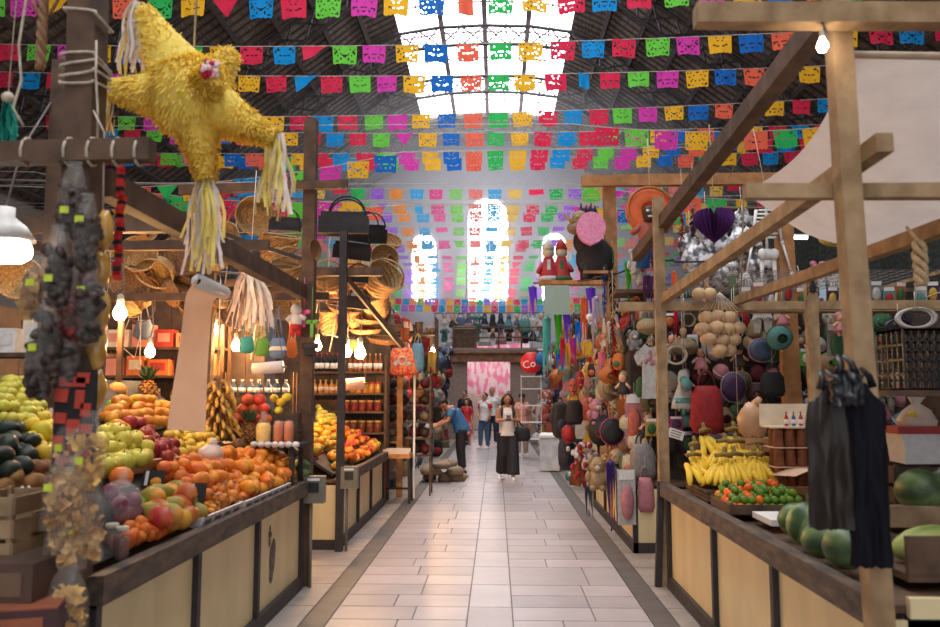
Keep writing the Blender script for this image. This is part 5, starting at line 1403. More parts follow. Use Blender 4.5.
for i, (c, x) in enumerate((('red', 2.04), ('blue', 2.09), ('red', 2.14), ('white', 2.26))):
    place(bottle_mesh('mini' + c, MATS[c + '_cloth'], M_WHITE, MATS['blue_cloth' if c == 'red' else 'red_cloth'], .014, .1), 'bottle', (x, 5.74, 1.37), (0, 0, 0), 'tiny %s bottle standing on the sugar cones, %s of four' % (c, nth(i)), 'bottle', 'tiny bottles on the sugar cones')
t = thing('plastic_bag', 'tan plastic bag slumped beside the sugar cones', 'bag', (1.93, 6.15, 1.265))
b = MB(); b.ball((0, 0, .12), (.10, .08, .145), 14, 11, jit=.17); b.tube([V(.03, 0, .25), V(.06, -.02, .3)], [.04, .02], 6); part(t, 'bag', b, mat('tan_film', (224, 178, 138), rough=.3, alpha=.75, var=.08))
box_of('carton', 'tan carton under the slumped plastic bag', (2.02, 6.17, .845), (.36, .2, .42), M_TANP, m2=M_TANP)
t = thing('cloth_bag', 'black cloth sack behind the bananas', 'bag', (1.75, 6.55, .845)); b = MB(); b.ball((0, 0, .2), (.2, .12, .22), 12, 9, jit=.1); part(t, 'sack', b, M_BLKBAG)
# black plastic bags tied to the crooked post
M_BLKP = mat('black_film', (28, 26, 30), rough=.35, spec=.5, bump=.3, scale=7); M_BRNP = mat('smoky_brown_film', (48, 40, 36), rough=.36, spec=.32, bump=.4, scale=6)
def carrier(label, px, py, Y, w, h, m, seed, thick):
    r = random.Random(seed)
    t = thing('plastic_carrier_bags', label, 'bag', atY(px, py, Y))
    def fn(sgn):
        def f(u, v):
            k_ = min(1, v / .13)
            x = (u - .5) * w * (.42 + .58 * k_ ** .6) * (1 + .10 * max(0, v - .3))
            z = -v * h - .05 * (1 - k_) * abs(2 * u - 1)
            q = V(u * 4.2, v * 3.2, seed * 5)
            fold = .022 * noise.noise(q) + .012 * noise.noise(q * 2.3) + .006 * math.sin(u * 13 + seed)
            e = math.sin(math.pi * min(1, max(0, u))) ** .5
            if v > .98: z += .012 * noise.noise(V(u * 9, seed, 0))
            return V(x + .01 * noise.noise(V(v * 5, seed, u)), sgn * thick * e * (.3 + .7 * min(1, v * 3)) + fold * min(1, v * 4 + .2), z)
        return f
    b = MB(); b.sheet(fn(-1), 26, 18); b.sheet(fn(1), 26, 18); part(t, 'bag', b, m)
    for sx in (-1, 1):
        b = MB(); b.tube([V(sx * .03, 0, -.02), V(sx * .02, 0, .02), V(0.01 * sx, .04, .05)], [.016, .012, .008], 6); part(t, 'handle', b, m)
    return t
carrier('smoky brown plastic carrier bags hanging left on the crooked post', 828, 384, 2.98, .165, .52, M_BRNP, 1, .022)
carrier('blue black plastic carrier bags hanging right on the crooked post', 864, 382, 2.97, .145, .655, mat('navy_black_film', (20, 20, 28), rough=.65, spec=.12, bump=.3, scale=7), 2, .022)
carrier('bunched tops of black carrier bags at the nail on the crooked post', 846, 369, 2.93, .12, .13, M_BLKP, 3, .035)
# watermelons
WMM = [fr_round('watermelon', WM, .105, 1.15, .015, 16), fr_round('watermelon', WMD, .11, 1.1, .015, 16)]
for i, (px, py, Y, s, rot, lab) in enumerate(((806, 526, 4.15, .92, (.2, .1, .3), 'striped watermelon standing left of the black bags'), (822, 540, 3.85, .78, (1.3, .2, .8), 'small striped watermelon below the black bags'),
                                              (846, 548, 3.62, .88, (1.5, .3, .2), 'dark round watermelon lowest, touching the crooked post'), (796, 519, 4.45, .8, (1.2, .4, 1.), 'watermelon furthest back beside the white tray'))):
    p = atY(px, py, Y); p.z = .84 + .105 * s * (1.1 if rot[0] < 1 else 1.0)
    place(WMM[i % 2 if i != 2 else 1], 'watermelon', p, rot, lab, 'melon', 'watermelons on the right counter', s)
WLONG = fr_long('long_melon', mat('pale_melon_rind', (170, 176, 98), rough=.4, col2=(104, 128, 64), stretch=(1, 1, .12), scale=9, ramp=(.42, .58)), .075, .17, .2, .0)
# raised plank with two more watermelons
t = thing('melon_plank', 'pale stained plank shelf carrying two watermelons at the right edge', 'shelf', (2.35, 4.25, 0))
b = MB(); b.box((0, -.2, 1.0), (1.0, .03, .10)); part(t, 'front_board', b, W_GREY)
b = MB(); b.box((0, 0, .99), (1.0, .4, .03)); part(t, 'shelf_board', b, W_GREY)
for sx in (-.46, .46):
    for sy in (-.16, .16):
        b = MB(); b.box((sx, sy, .905), (.04, .04, .14)); part(t, 'leg', b, W_GREY)
for i, (x, s, m) in enumerate(((2.13, 1.0, WMM[1]), (2.34, 1.12, WMM[1]), (2.62, 1.05, WMM[0]))):
    place(m, 'watermelon', (x, 4.17 + .03 * i, 1.005 + .105 * s), (1.45, .2, .3 + i), ('dark watermelon on the raised plank, left one', 'dark watermelon on the raised plank, right one', 'striped watermelon at the far end of the raised plank')[i], 'melon', 'watermelons on the raised plank', s)
t = thing('melon_tray', 'brown wooden tray of long melons right of the crooked post', 'tray', (2.2, 3.55, 0))
b = MB(); b.box((0, -.19, .95), (1.1, .025, .15)); part(t, 'front_board', b, W_DARK)
b = MB(); b.box((0, 0, .86), (1.1, .4, .03)); part(t, 'tray_bottom', b, W_DARK)
for i, (x, yv, z) in enumerate(((1.86, 3.58, .96), (2.12, 3.60, .955), (2.42, 3.56, .955))):
    place(WLONG, 'long_melon', (x, yv, z), (0, 1.45, .15 * i), 'pale green long melon in the brown tray, %s from the crooked post' % nth(i), 'melon', 'long melons in the brown tray', 1.0)
# near end of the counter: cream rail, below it a dark strip painted as an opening's shade
t = thing('counter_end', 'cream end of the right counter with a dark strip painted as an open slot', 'counter end', (2.19, 3.14, 0))
b = MB(); b.box((0, 0, .80), (1.3, .03, .075)); part(t, 'rail', b, M_PANEL)
b = MB(); b.box((0, .02, .70), (1.3, .02, .13)); part(t, 'slot', b, mat('opening_shade', (34, 36, 48), rough=.6), 'dark blue opening')
b = MB(); b.box((0, 0, .33), (1.3, .03, .60)); part(t, 'panel', b, M_PANEL)
# foam cooler with red lid, bag on it
M_FOAM = mat('white_foam', (214, 210, 208), rough=.8, var=.06, scale=30)
crate('dark crate stacked under the foam cooler', (2.47, 4.85, .845), .42, .34, .35, W_BOARDS, 3)
t = thing('foam_cooler', 'white foam cooler with a red lid behind the long melons', 'cooler', (2.46, 4.82, 1.197))
b = MB(); b.lathe([(.19, 0), (.21, .17)], 4, sy=.8, sm=False, M=rotm(0, 0, math.pi / 4)); part(t, 'box', b, M_FOAM)
b = MB(); b.box((0, 0, .19), (.34, .28, .04)); part(t, 'lid', b, mat('red_lid', (160, 48, 44), rough=.5))
t = thing('plastic_bag', 'knotted bag of yellow food on the foam cooler', 'bag', (2.47, 4.82, 1.408))
b = MB(); b.lathe([(.10, 0), (.12, .03), (.08, .09), (.025, .13), (.05, .17), (0, .17)], 14, jit=.09, sy=.7); part(t, 'bag', b, M_MILKY)
b = MB()
for q in range(12): b.ball((U(-.08, .08), U(-.05, .05), .03 + U(0, .05)), U(.02, .035), 7, 5)
o_ = part(t, 'contents', b, F_QUINCE); o_['kind'] = 'stuff'
# black plastic crate on a shelf
t = thing('plank_shelf', 'plank shelf under the black plastic crate', 'shelf', (2.45, 4.35, 0))
b = MB(); b.box((0, 0, 1.60), (.95, .42, .03)); part(t, 'shelf_board', b, W_DARK)
for sx in (-.44, .44):
    b = MB(); b.box((sx, .19, 1.21), (.05, .05, .75)); part(t, 'upright', b, W_DARK)
t = thing('black_crate', 'black plastic lattice crate on its side at the right edge', 'crate', (2.3, 4.33, 1.617))
M_BPL = mat('black_plastic', (34, 32, 34), rough=.4)
for nm, (cx, cy, cz, ex, ez) in dict(front_lattice=(0, -.14, .155, .4, .31), back_lattice=(0, .14, .155, .4, .31)).items():
    b = MB()
    for q in range(11): b.box((cx - ex / 2 + ex * q / 10, cy, cz), (.009, .01, ez))
    for q in range(7): b.box((cx, cy, cz - ez / 2 + ez * q / 6), (ex, .01, .012))
    part(t, nm, b, M_BPL)
b = MB()
for sx in (-.2, .2):
    for q in range(6): b.box((sx, -.14 + .28 * q / 5, .155), (.01, .012, .31))
    for q in range(5): b.box((sx, 0, .31 * q / 4 + .0), (.01, .28, .012))
b.box((0, 0, .31), (.41, .29, .012)); b.box((0, 0, .003), (.41, .29, .012)); part(t, 'side_lattice', b, M_BPL)

# ------------------------------------------------------------------ hanging merchandise, right side
GOODS = {}
def strips(b, w, L_, n, seed, wid=.02, sway=.02, mi=0, taper=False):
    r = random.Random(seed)
    for q in range(n):
        x0 = (q / max(1, n - 1) - .5) * w; ph = r.uniform(0, 6); l_ = L_ * r.uniform(.8, 1); yv = r.uniform(-.015, .015); vs = []
        k_ = 8
        for i in range(k_ + 1):
            t_ = i / k_; x = x0 * (1 + .25 * t_) + sway * math.sin(ph + t_ * 5); tw = ph * .3 + t_ * 2.2
            c = V(x, yv + sway * .6 * math.cos(ph + t_ * 4), -l_ * t_); d = V(math.cos(tw * .5), .4 * math.sin(tw), 0) * wid * (1 - (.6 * t_ if taper else 0))
            vs += [c - d, c + d]
        b.add(vs, [(2 * i, 2 * i + 1, 2 * i + 3, 2 * i + 2) for i in range(k_)], mi, True)
def make_goods(kind, m, m2, seed=0):
    """unit-sized merchandise hanging from (0,0,0); returns a list of (part name, mesh)"""
    r = random.Random(seed); out = []
    if kind == 'ribbon_streamer':
        b = MB(); strips(b, .5, 1.0, 3, seed, .24, .05); out.append(('ribbon', b, m)); b = MB(); b.ball((0, 0, -.01), (.22, .1, .05), 10, 6); out.append(('knot', b, m))
    elif kind == 'tinsel_streamer':
        b = MB()
        for q in range(150):
            z = -r.random(); a = r.uniform(0, 6.28); rr = .16 * (1 + .3 * math.sin(z * 9)); p = V(math.cos(a) * .03, math.sin(a) * .03, z); e = V(math.cos(a) * rr, math.sin(a) * rr, z - .06)
            s_ = V(-math.sin(a), math.cos(a), .4) * .02; b.add([p - s_, p + s_, e + s_, e - s_], [(0, 1, 2, 3)])
        b.tube([V(0, 0, 0), V(0, 0, -1)], .02, 5); out.append(('tinsel', b, m))
    elif kind == 'straw_hat':
        b = MB(); M = rotm(math.pi / 2 - .25, 0, 0)
        b.lathe([(.5, .06), (.48, .02), (.3, 0), (.24, .02), (.22, .2), (.12, .27), (0, .28)], 18, M=M, c=(0, 0, -.5)); out.append(('crown_and_brim', b, m))
        b = MB(); b.lathe([(.245, .03), (.235, .09)], 18, M=M, c=(0, 0, -.5)); out.append(('hat_band', b, m2))
    elif kind == 'toy_ball':
        b = MB(); b.ball((0, 0, -.5), .48, 14, 9); out.append(('ball', b, m)); b = MB(); b.ring((0, 0, -.5), .47, .04, 18, 5, rotm(.6, .4, 0)); out.append(('stripe', b, m2)); 
    elif kind == 'mask':
        b = MB(); b.ball((0, 0, -.5), (.36, .2, .48), 14, 10, fn=lambda p: V(p.x * (1 - .15 * (p.z < 0) * -p.z), p.y if p.y < 0 else p.y * .2, p.z)); b.ball((0, -.2, -.52), (.06, .08, .1), 8, 6); out.append(('face', b, m))
        b = MB(); b.ball((-.14, -.19, -.4), (.08, .03, .05), 8, 5); b.ball((.14, -.19, -.4), (.08, .03, .05), 8, 5); b.ball((0, -.18, -.74), (.14, .03, .04), 8, 5); out.append(('eyes_and_mouth', b, m2))
    elif kind == 'shirt':
        b = MB()
        pts = [(-.2, 0), (-.08, -.06), (.08, -.06), (.2, 0), (.5, -.22), (.4, -.4), (.27, -.3), (.3, -1), (-.3, -1), (-.27, -.3), (-.4, -.4), (-.5, -.22)]
        b.poly(pts, .07); out.append(('cloth', b, m))
        b = MB(); 
        for q in range(9): b.ball((r.uniform(-.18, .18), -.045, r.uniform(-.6, -.15)), (.05, .02, .05), 7, 5)
        out.append(('embroidery', b, m2))
        b = MB(); b.tube([V(-.22, 0, -.02), V(0, 0, .08), V(.22, 0, -.02)], .015, 5); out.append(('hanger', b, M_WIRE))
    elif kind == 'dress':
        b = MB(); n = 16; b.lathe([(.5, -1), (.44, -.8), (.2, -.38), (.22, -.22), (.16, -.05), (.1, 0)], n, sy=.45, jit=.05); out.append(('skirt', b, m))
        b = MB(); b.lathe([(.46, -.86), (.4, -.72)], n, sy=.47); b.ball((0, -.1, -.25), (.16, .04, .1), 8, 6); out.append(('trim', b, m2))
    elif kind == 'cloth_bag':
        b = MB(); b.lathe([(.38, -1), (.5, -.85), (.44, -.4), (.3, -.25)], 12, sy=.35, jit=.05); out.append(('body', b, m))
        b = MB(); b.ring((0, 0, -.26), .24, .03, 14, 5, rotm(math.pi / 2, 0, 0), a0=0, a1=math.pi); out.append(('handle', b, m2))
    elif kind == 'doll':
        b = MB(); b.ball((0, 0, -.22), (.2, .18, .2), 12, 8); b.tube([V(-.16, 0, -.45), V(-.42, -.03, -.6)], [.07, .05], 6); b.tube([V(.16, 0, -.45), V(.42, -.03, -.6)], [.07, .05], 6)
        b.tube([V(-.1, 0, -.75), V(-.13, -.03, -1)], [.08, .06], 6); b.tube([V(.1, 0, -.75), V(.13, -.03, -1)], [.08, .06], 6); out.append(('body', b, mat('doll_skin', (222, 170, 138), rough=.6)))
        b = MB(); b.lathe([(.36, -.82), (.3, -.7), (.16, -.42), (.08, -.38)], 12, sy=.7); out.append(('dress', b, m))
        b = MB(); b.ball((0, .04, -.17), (.23, .2, .2), 10, 7); out.append(('hair', b, m2))
    elif kind == 'plush_toy':
        b = MB(); b.ball((0, 0, -.3), (.3, .26, .28), 12, 8); b.ball((0, 0, -.7), (.34, .27, .32), 12, 8); b.ball((-.24, 0, -.08), .11, 8, 6); b.ball((.24, 0, -.08), .11, 8, 6)
        b.ball((-.34, -.08, -.62), (.11, .11, .18), 8, 6); b.ball((.34, -.08, -.62), (.11, .11, .18), 8, 6); b.ball((-.18, -.12, -.95), (.13, .16, .1), 8, 6); b.ball((.18, -.12, -.95), (.13, .16, .1), 8, 6); out.append(('body', b, m))
        b = MB(); b.ball((0, -.24, -.36), (.12, .09, .09), 8, 6); b.ball((-.1, -.25, -.22), .035, 6, 5); b.ball((.1, -.25, -.22), .035, 6, 5); out.append(('face', b, m2))
    elif kind == 'toy_packet':
        b = MB(); b.box((0, 0, -.5), (.7, .03, .95)); out.append(('card', b, m)); b = MB(); b.ball((0, -.07, -.58), (.26, .12, .3), 10, 7); out.append(('toy', b, m2))
        b = MB(); b.box((0, -.02, -.12), (.6, .015, .16)); out.append(('header', b, M_WHITE))
    elif kind == 'plate':
        b = MB(); M = rotm(math.pi / 2, 0, 0); b.lathe([(.0, .03), (.26, .02), (.3, .0), (.48, -.07), (.5, -.06), (.31, .03), (.26, .05), (0, .05)], 20, M=M, c=(0, 0, -.5)); out.append(('dish', b, m))
        b = MB(); b.lathe([(.5, -.075), (.52, -.065), (.5, -.05)], 20, M=M, c=(0, 0, -.5)); out.append(('rim', b, m2))
    elif kind == 'bead_bunch':
        for mm, sd in ((m, 0), (m2, 1)):
            b = MB()
            for q in range(40): b.ball((r.gauss(0, .2), r.gauss(0, .14), -.1 - .85 * r.random()), r.uniform(.05, .09), 6, 4)
            out.append(('beads', b, mm))
    elif kind == 'rope_coil':
        b = MB()
        for q in range(7): b.ring((r.uniform(-.04, .04), q * .02 - .06, -.5), .42 - .02 * (q % 3), .035, 22, 5, rotm(math.pi / 2 + r.uniform(-.2, .2), r.uniform(-.15, .15), 0))
        out.append(('coils', b, m)); b = MB(); b.box((0, 0, -.1), (.14, .16, .08)); out.append(('binding', b, m2))
    elif kind == 'sandal_pair':
        for sx in (-1, 1):
            b = MB(); b.poly([(sx * .05, 0), (sx * .3, 0), (sx * .36, -.35), (sx * .3, -.95), (sx * .1, -.95), (sx * .03, -.4)], .08); out.append(('sole', b, m))
            b = MB(); b.tube([V(sx * .04, -.05, -.4), V(sx * .18, -.16, -.28), V(sx * .34, -.05, -.42)], .05, 5); out.append(('strap', b, m2))
    elif kind == 'backpack':
        b = MB(); b.ball((0, 0, -.55), (.4, .22, .5), 14, 9, fn=lambda p: V(math.copysign(abs(p.x) ** .6, p.x), math.copysign(abs(p.y) ** .6, p.y), math.copysign(abs(p.z) ** .7, p.z))); out.append(('body', b, m))
        b = MB(); b.ball((0, -.2, -.7), (.26, .1, .2), 10, 7); b.ring((0, 0, -.06), .12, .03, 12, 5, rotm(math.pi / 2, 0, 0)); out.append(('pocket_and_loop', b, m2))
    elif kind == 'plastic_basin':
        b = MB(); M = rotm(math.pi / 2 + .15, 0, 0); b.lathe([(.3, .3), (.42, .05), (.5, 0), (.5, .02), (.44, .06), (.33, .3), (0, .31)], 18, M=M, c=(0, -.1, -.5)); out.append(('basin', b, m))
        b = MB(); b.lathe([(.0, .315), (.2, .315)], 12, M=M, c=(0, -.1, -.5)); b.ring((0, -.1, -.5), .5, .025, 20, 5, M); out.append(('rim', b, m2))
    return out
NAMES = {}
def goods(kind, cm, cm2, p, w, h, label, cat, group=None, rot=None, cord=0.0):
    key = (kind, cm, cm2)
    m, m2 = MATS[cm], MATS[cm2]
    if key not in GOODS: GOODS[key] = [(nm, b.mesh(nm, mm)) for nm, b, mm in make_goods(kind, m, m2, len(GOODS))]
    t = thing(kind, label, cat, p, 0, group)
    if rot: t.rotation_euler = rot
    t.scale = (w, (w + h) / 2, h)
    for nm, me in GOODS[key]: link(nm, me, t)
    if cord:
        b = MB(); b.tube([V(0, 0, -.05), V(0, 0, cord / h)], .012, 4); part(t, 'cord', b, M_ROPE)
    return t
for nm, c in dict(magenta=(206, 56, 140), violet=(104, 70, 196), lavender=(196, 178, 208), lime=(120, 204, 58), bluebright=(28, 112, 206), skyblue=(106, 170, 206), turq=(104, 180, 176), scarlet=(206, 40, 44), coral=(232, 108, 84), sun=(244, 192, 66),
                  orange=(236, 124, 50), rose=(232, 140, 150), cream=(226, 208, 178), straw=(198, 162, 112), chocolate=(92, 66, 52), navy=(44, 50, 82), charcoal=(52, 48, 50), leaf=(62, 120, 70), darkred=(126, 40, 44), ash=(160, 152, 150), ivory=(232, 226, 220), sand=(178, 146, 110), denim=(92, 112, 148), olive=(110, 108, 70), plum=(90, 52, 96)).items():
    dye('d_' + nm, tuple(.80 * lerp(sum(c) / 3, q, .86) for q in c), rough=.65, var=.14, scale=12)
mat('d_silver', (206, 204, 206), rough=.2, metal=.8, var=.2, scale=14); mat('d_greentinsel', (20, 84, 58), rough=.25, metal=.5, var=.4, scale=30); mat('d_redtinsel', (170, 24, 34), rough=.25, metal=.4, var=.4, scale=30); mat('d_bluetinsel', (20, 96, 190), rough=.25, metal=.4, var=.3, scale=30)
mat('d_glitter', (170, 176, 170), rough=.3, metal=.3, col2=(110, 150, 130), scale=90)
def D(n): return 'd_' + n
# ribbons above the mask stall, hung from a rail
timber('timber_beam', 'orange shelf plank under the donkey piñata, ribbons hung below', (.54, 9.9, 2.96), (1.34, 9.9, 2.96), .20, .05, W_ORANGE, cat='shelf')
timber('timber_beam', 'thin ribbon rail running along the aisle from the orange post', (1.0, 9.05, 2.97), (1.28, 9.05, 2.97), .03, .03, W_ORANGE, cat='rail')
GR = 'ribbons hung over the mask stall'
RIB = []
RC = dict(violet=(122, 74, 226), turq=(110, 200, 200), lime=(92, 206, 50), bluebright=(24, 122, 224), scarlet=(232, 44, 56), sun=(250, 200, 60), magenta=(204, 60, 160), orange=(250, 124, 60), lavender=(214, 200, 226), plum=(96, 56, 104), leaf=(70, 150, 70), rose=(244, 140, 160), ivory=(240, 236, 230))
for (kind, c, c2, px, y0, y1, wpx, Y, lab) in (
    ('ribbon_streamer', 'violet', 'violet', 533, 287, 318, 9, 10.0, 'dark violet ribbon bunch at the aisle end of the orange shelf'),
    ('ribbon_streamer', 'turq', 'turq', 547, 318, 380, 9, 10.0, 'long pale turquoise ribbon nearest the round red sign'),
    ('ribbon_streamer', 'lime', 'lime', 558, 314, 356, 9, 10.0, 'broad green ribbon below the silver panel'),
    ('ribbon_streamer', 'bluebright', 'bluebright', 560, 350, 370, 8, 10.1, 'blue ribbon tails below the broad green ribbon'),
    ('ribbon_streamer', 'scarlet', 'scarlet', 563, 338, 372, 5, 9.9, 'narrow red ribbon right of the green one'),
    ('ribbon_streamer', 'violet', 'violet', 567, 314, 346, 8, 9.9, 'violet ribbon in the middle of the row'),
    ('ribbon_streamer', 'sun', 'sun', 568, 344, 372, 4, 9.9, 'thin yellow ribbon under the violet one'),
    ('ribbon_streamer', 'magenta', 'magenta', 573, 338, 368, 7, 9.85, 'magenta ribbon below the blue one'),
    ('ribbon_streamer', 'bluebright', 'bluebright', 578, 322, 353, 6, 9.8, 'short blue ribbon left of the orange one'),
    ('ribbon_streamer', 'orange', 'orange', 584, 298, 345, 7, 9.8, 'orange ribbon beside the violet loops'),
    ('ribbon_streamer', 'violet', 'violet', 591, 288, 316, 11, 9.7, 'violet ribbon loops with the white pompom'),
    ('ribbon_streamer', 'sun', 'sun', 586, 342, 356, 10, 9.75, 'short yellow ribbon under the orange one'),
    ('ribbon_streamer', 'lavender', 'lavender', 596, 298, 353, 9, 9.5, 'long pale lavender ribbon'),
    ('tinsel_streamer', 'bluetinsel', 'bluetinsel', 604, 274, 322, 11, 9.4, 'shiny blue tinsel beside the lavender ribbon'),
    ('tinsel_streamer', 'greentinsel', 'greentinsel', 612, 247, 322, 15, 9.3, 'dark green tinsel garland on the orange post'),
    ('tinsel_streamer', 'bluetinsel', 'bluetinsel', 619, 290, 328, 9, 9.2, 'second blue tinsel, right of the green tinsel'),
    ('ribbon_streamer', 'lime', 'lime', 628, 262, 312, 8, 8.9, 'bright green ribbon right of the tinsel'),
    ('tinsel_streamer', 'redtinsel', 'redtinsel', 613, 322, 374, 22, 8.9, 'red tinsel skirt over the orange hat'),
    ('ribbon_streamer', 'plum', 'plum', 648, 276, 306, 10, 8.4, 'dark plum ribbon behind the squared pale post'),
    ('ribbon_streamer', 'orange', 'orange', 674, 272, 298, 5, 8.4, 'orange ribbon right of the squared post'),
    ('ribbon_streamer', 'turq', 'turq', 689, 274, 298, 8, 8.4, 'teal ribbon behind the slanting beam'),
    ('ribbon_streamer', 'scarlet', 'scarlet', 676, 312, 342, 5, 8.3, 'short red ribbon below the level rail'),
    ('ribbon_streamer', 'leaf', 'leaf', 732, 276, 304, 7, 8.4, 'green ribbon left of the skeleton'),
    ('ribbon_streamer', 'rose', 'rose', 602, 352, 378, 8, 9.5, 'pink ribbon with flowers over the orange hat'),
    ('ribbon_streamer', 'ivory', 'ivory', 609, 322, 345, 5, 9.2, 'white lace ribbon beside the red tinsel')):
    s_ = Y / 800
    p = atY(px, y0, Y); RIB.append(p)
    rn = D(c) if 'tinsel' in c else 'r_' + c
    if rn not in MATS: dye(rn, RC[c], rough=.6, trans=.3)
    goods(kind, rn, rn, p, wpx * 1.15 * s_, (y1 - y0) * s_, lab, 'ribbon', GR, cord=max(.08, 2.97 - p.z))
t = thing('hanging_rack', 'thin rods over the mask stall that the ribbons hang from', 'rack', (0, 0, 2.975))
rp = sorted({(round(p.x, 2), round(p.y, 2)) for p in RIB}, key=lambda q: q[0])
b = MB(); b.tube([V(x, y_, 0) for x, y_ in rp], .011, 5); part(t, 'rod', b, M_IRON)
t = thing('wire_grid', 'overhead wire grid between the level rail and the toy wall', 'wire grid', (0, 0, 2.66))
b = MB()
for q in range(9, 31): b.tube([V(.95 + .1 * q, 7.0, 0), V(.95 + .1 * q, 9.5, 0)], .003, 3)
for q in range(26): b.tube([V(1.85, 7.0 + .1 * q, .004), V(3.95, 7.0 + .1 * q, .004)], .003, 3)
part(t, 'wires', b, M_WIRE)
for x in (1.85, 3.9):
    b = MB(); b.bar((x, 7.0, -.005), (x, 9.5, -.005), .03, .03); b.bar((x, 7.02, -.3), (x, 7.02, 0), .03, .03); part(t, 'edge_bar', b, W_LIGHT)
t = thing('pompom', 'white pompom hanging from the violet ribbon loops', 'pompom', atY(589, 317, 9.65)); b = MB(); b.ball((0, 0, 0), .04, 10, 7, jit=.1); b.tube([V(0, 0, .03), V(0, 0, .2)], .004, 4); part(t, 'ball', b, D_WHC)
t = thing('glitter_panel', 'glittery silver green panel hung under the orange shelf', 'panel', atY(557, 300, 9.8)); b = MB(); b.box((0, 0, 0), (.31, .02, .36)); part(t, 'panel', b, MATS['d_glitter'])
b = MB(); b.tube([V(-.1, 0, .18), V(-.1, .05, .3)], .004, 4); part(t, 'cord', b, M_ROPE)
b = MB(); b.tube([V(.1, 0, .18), V(.1, .05, .3)], .004, 4); part(t, 'cord', b, M_ROPE)
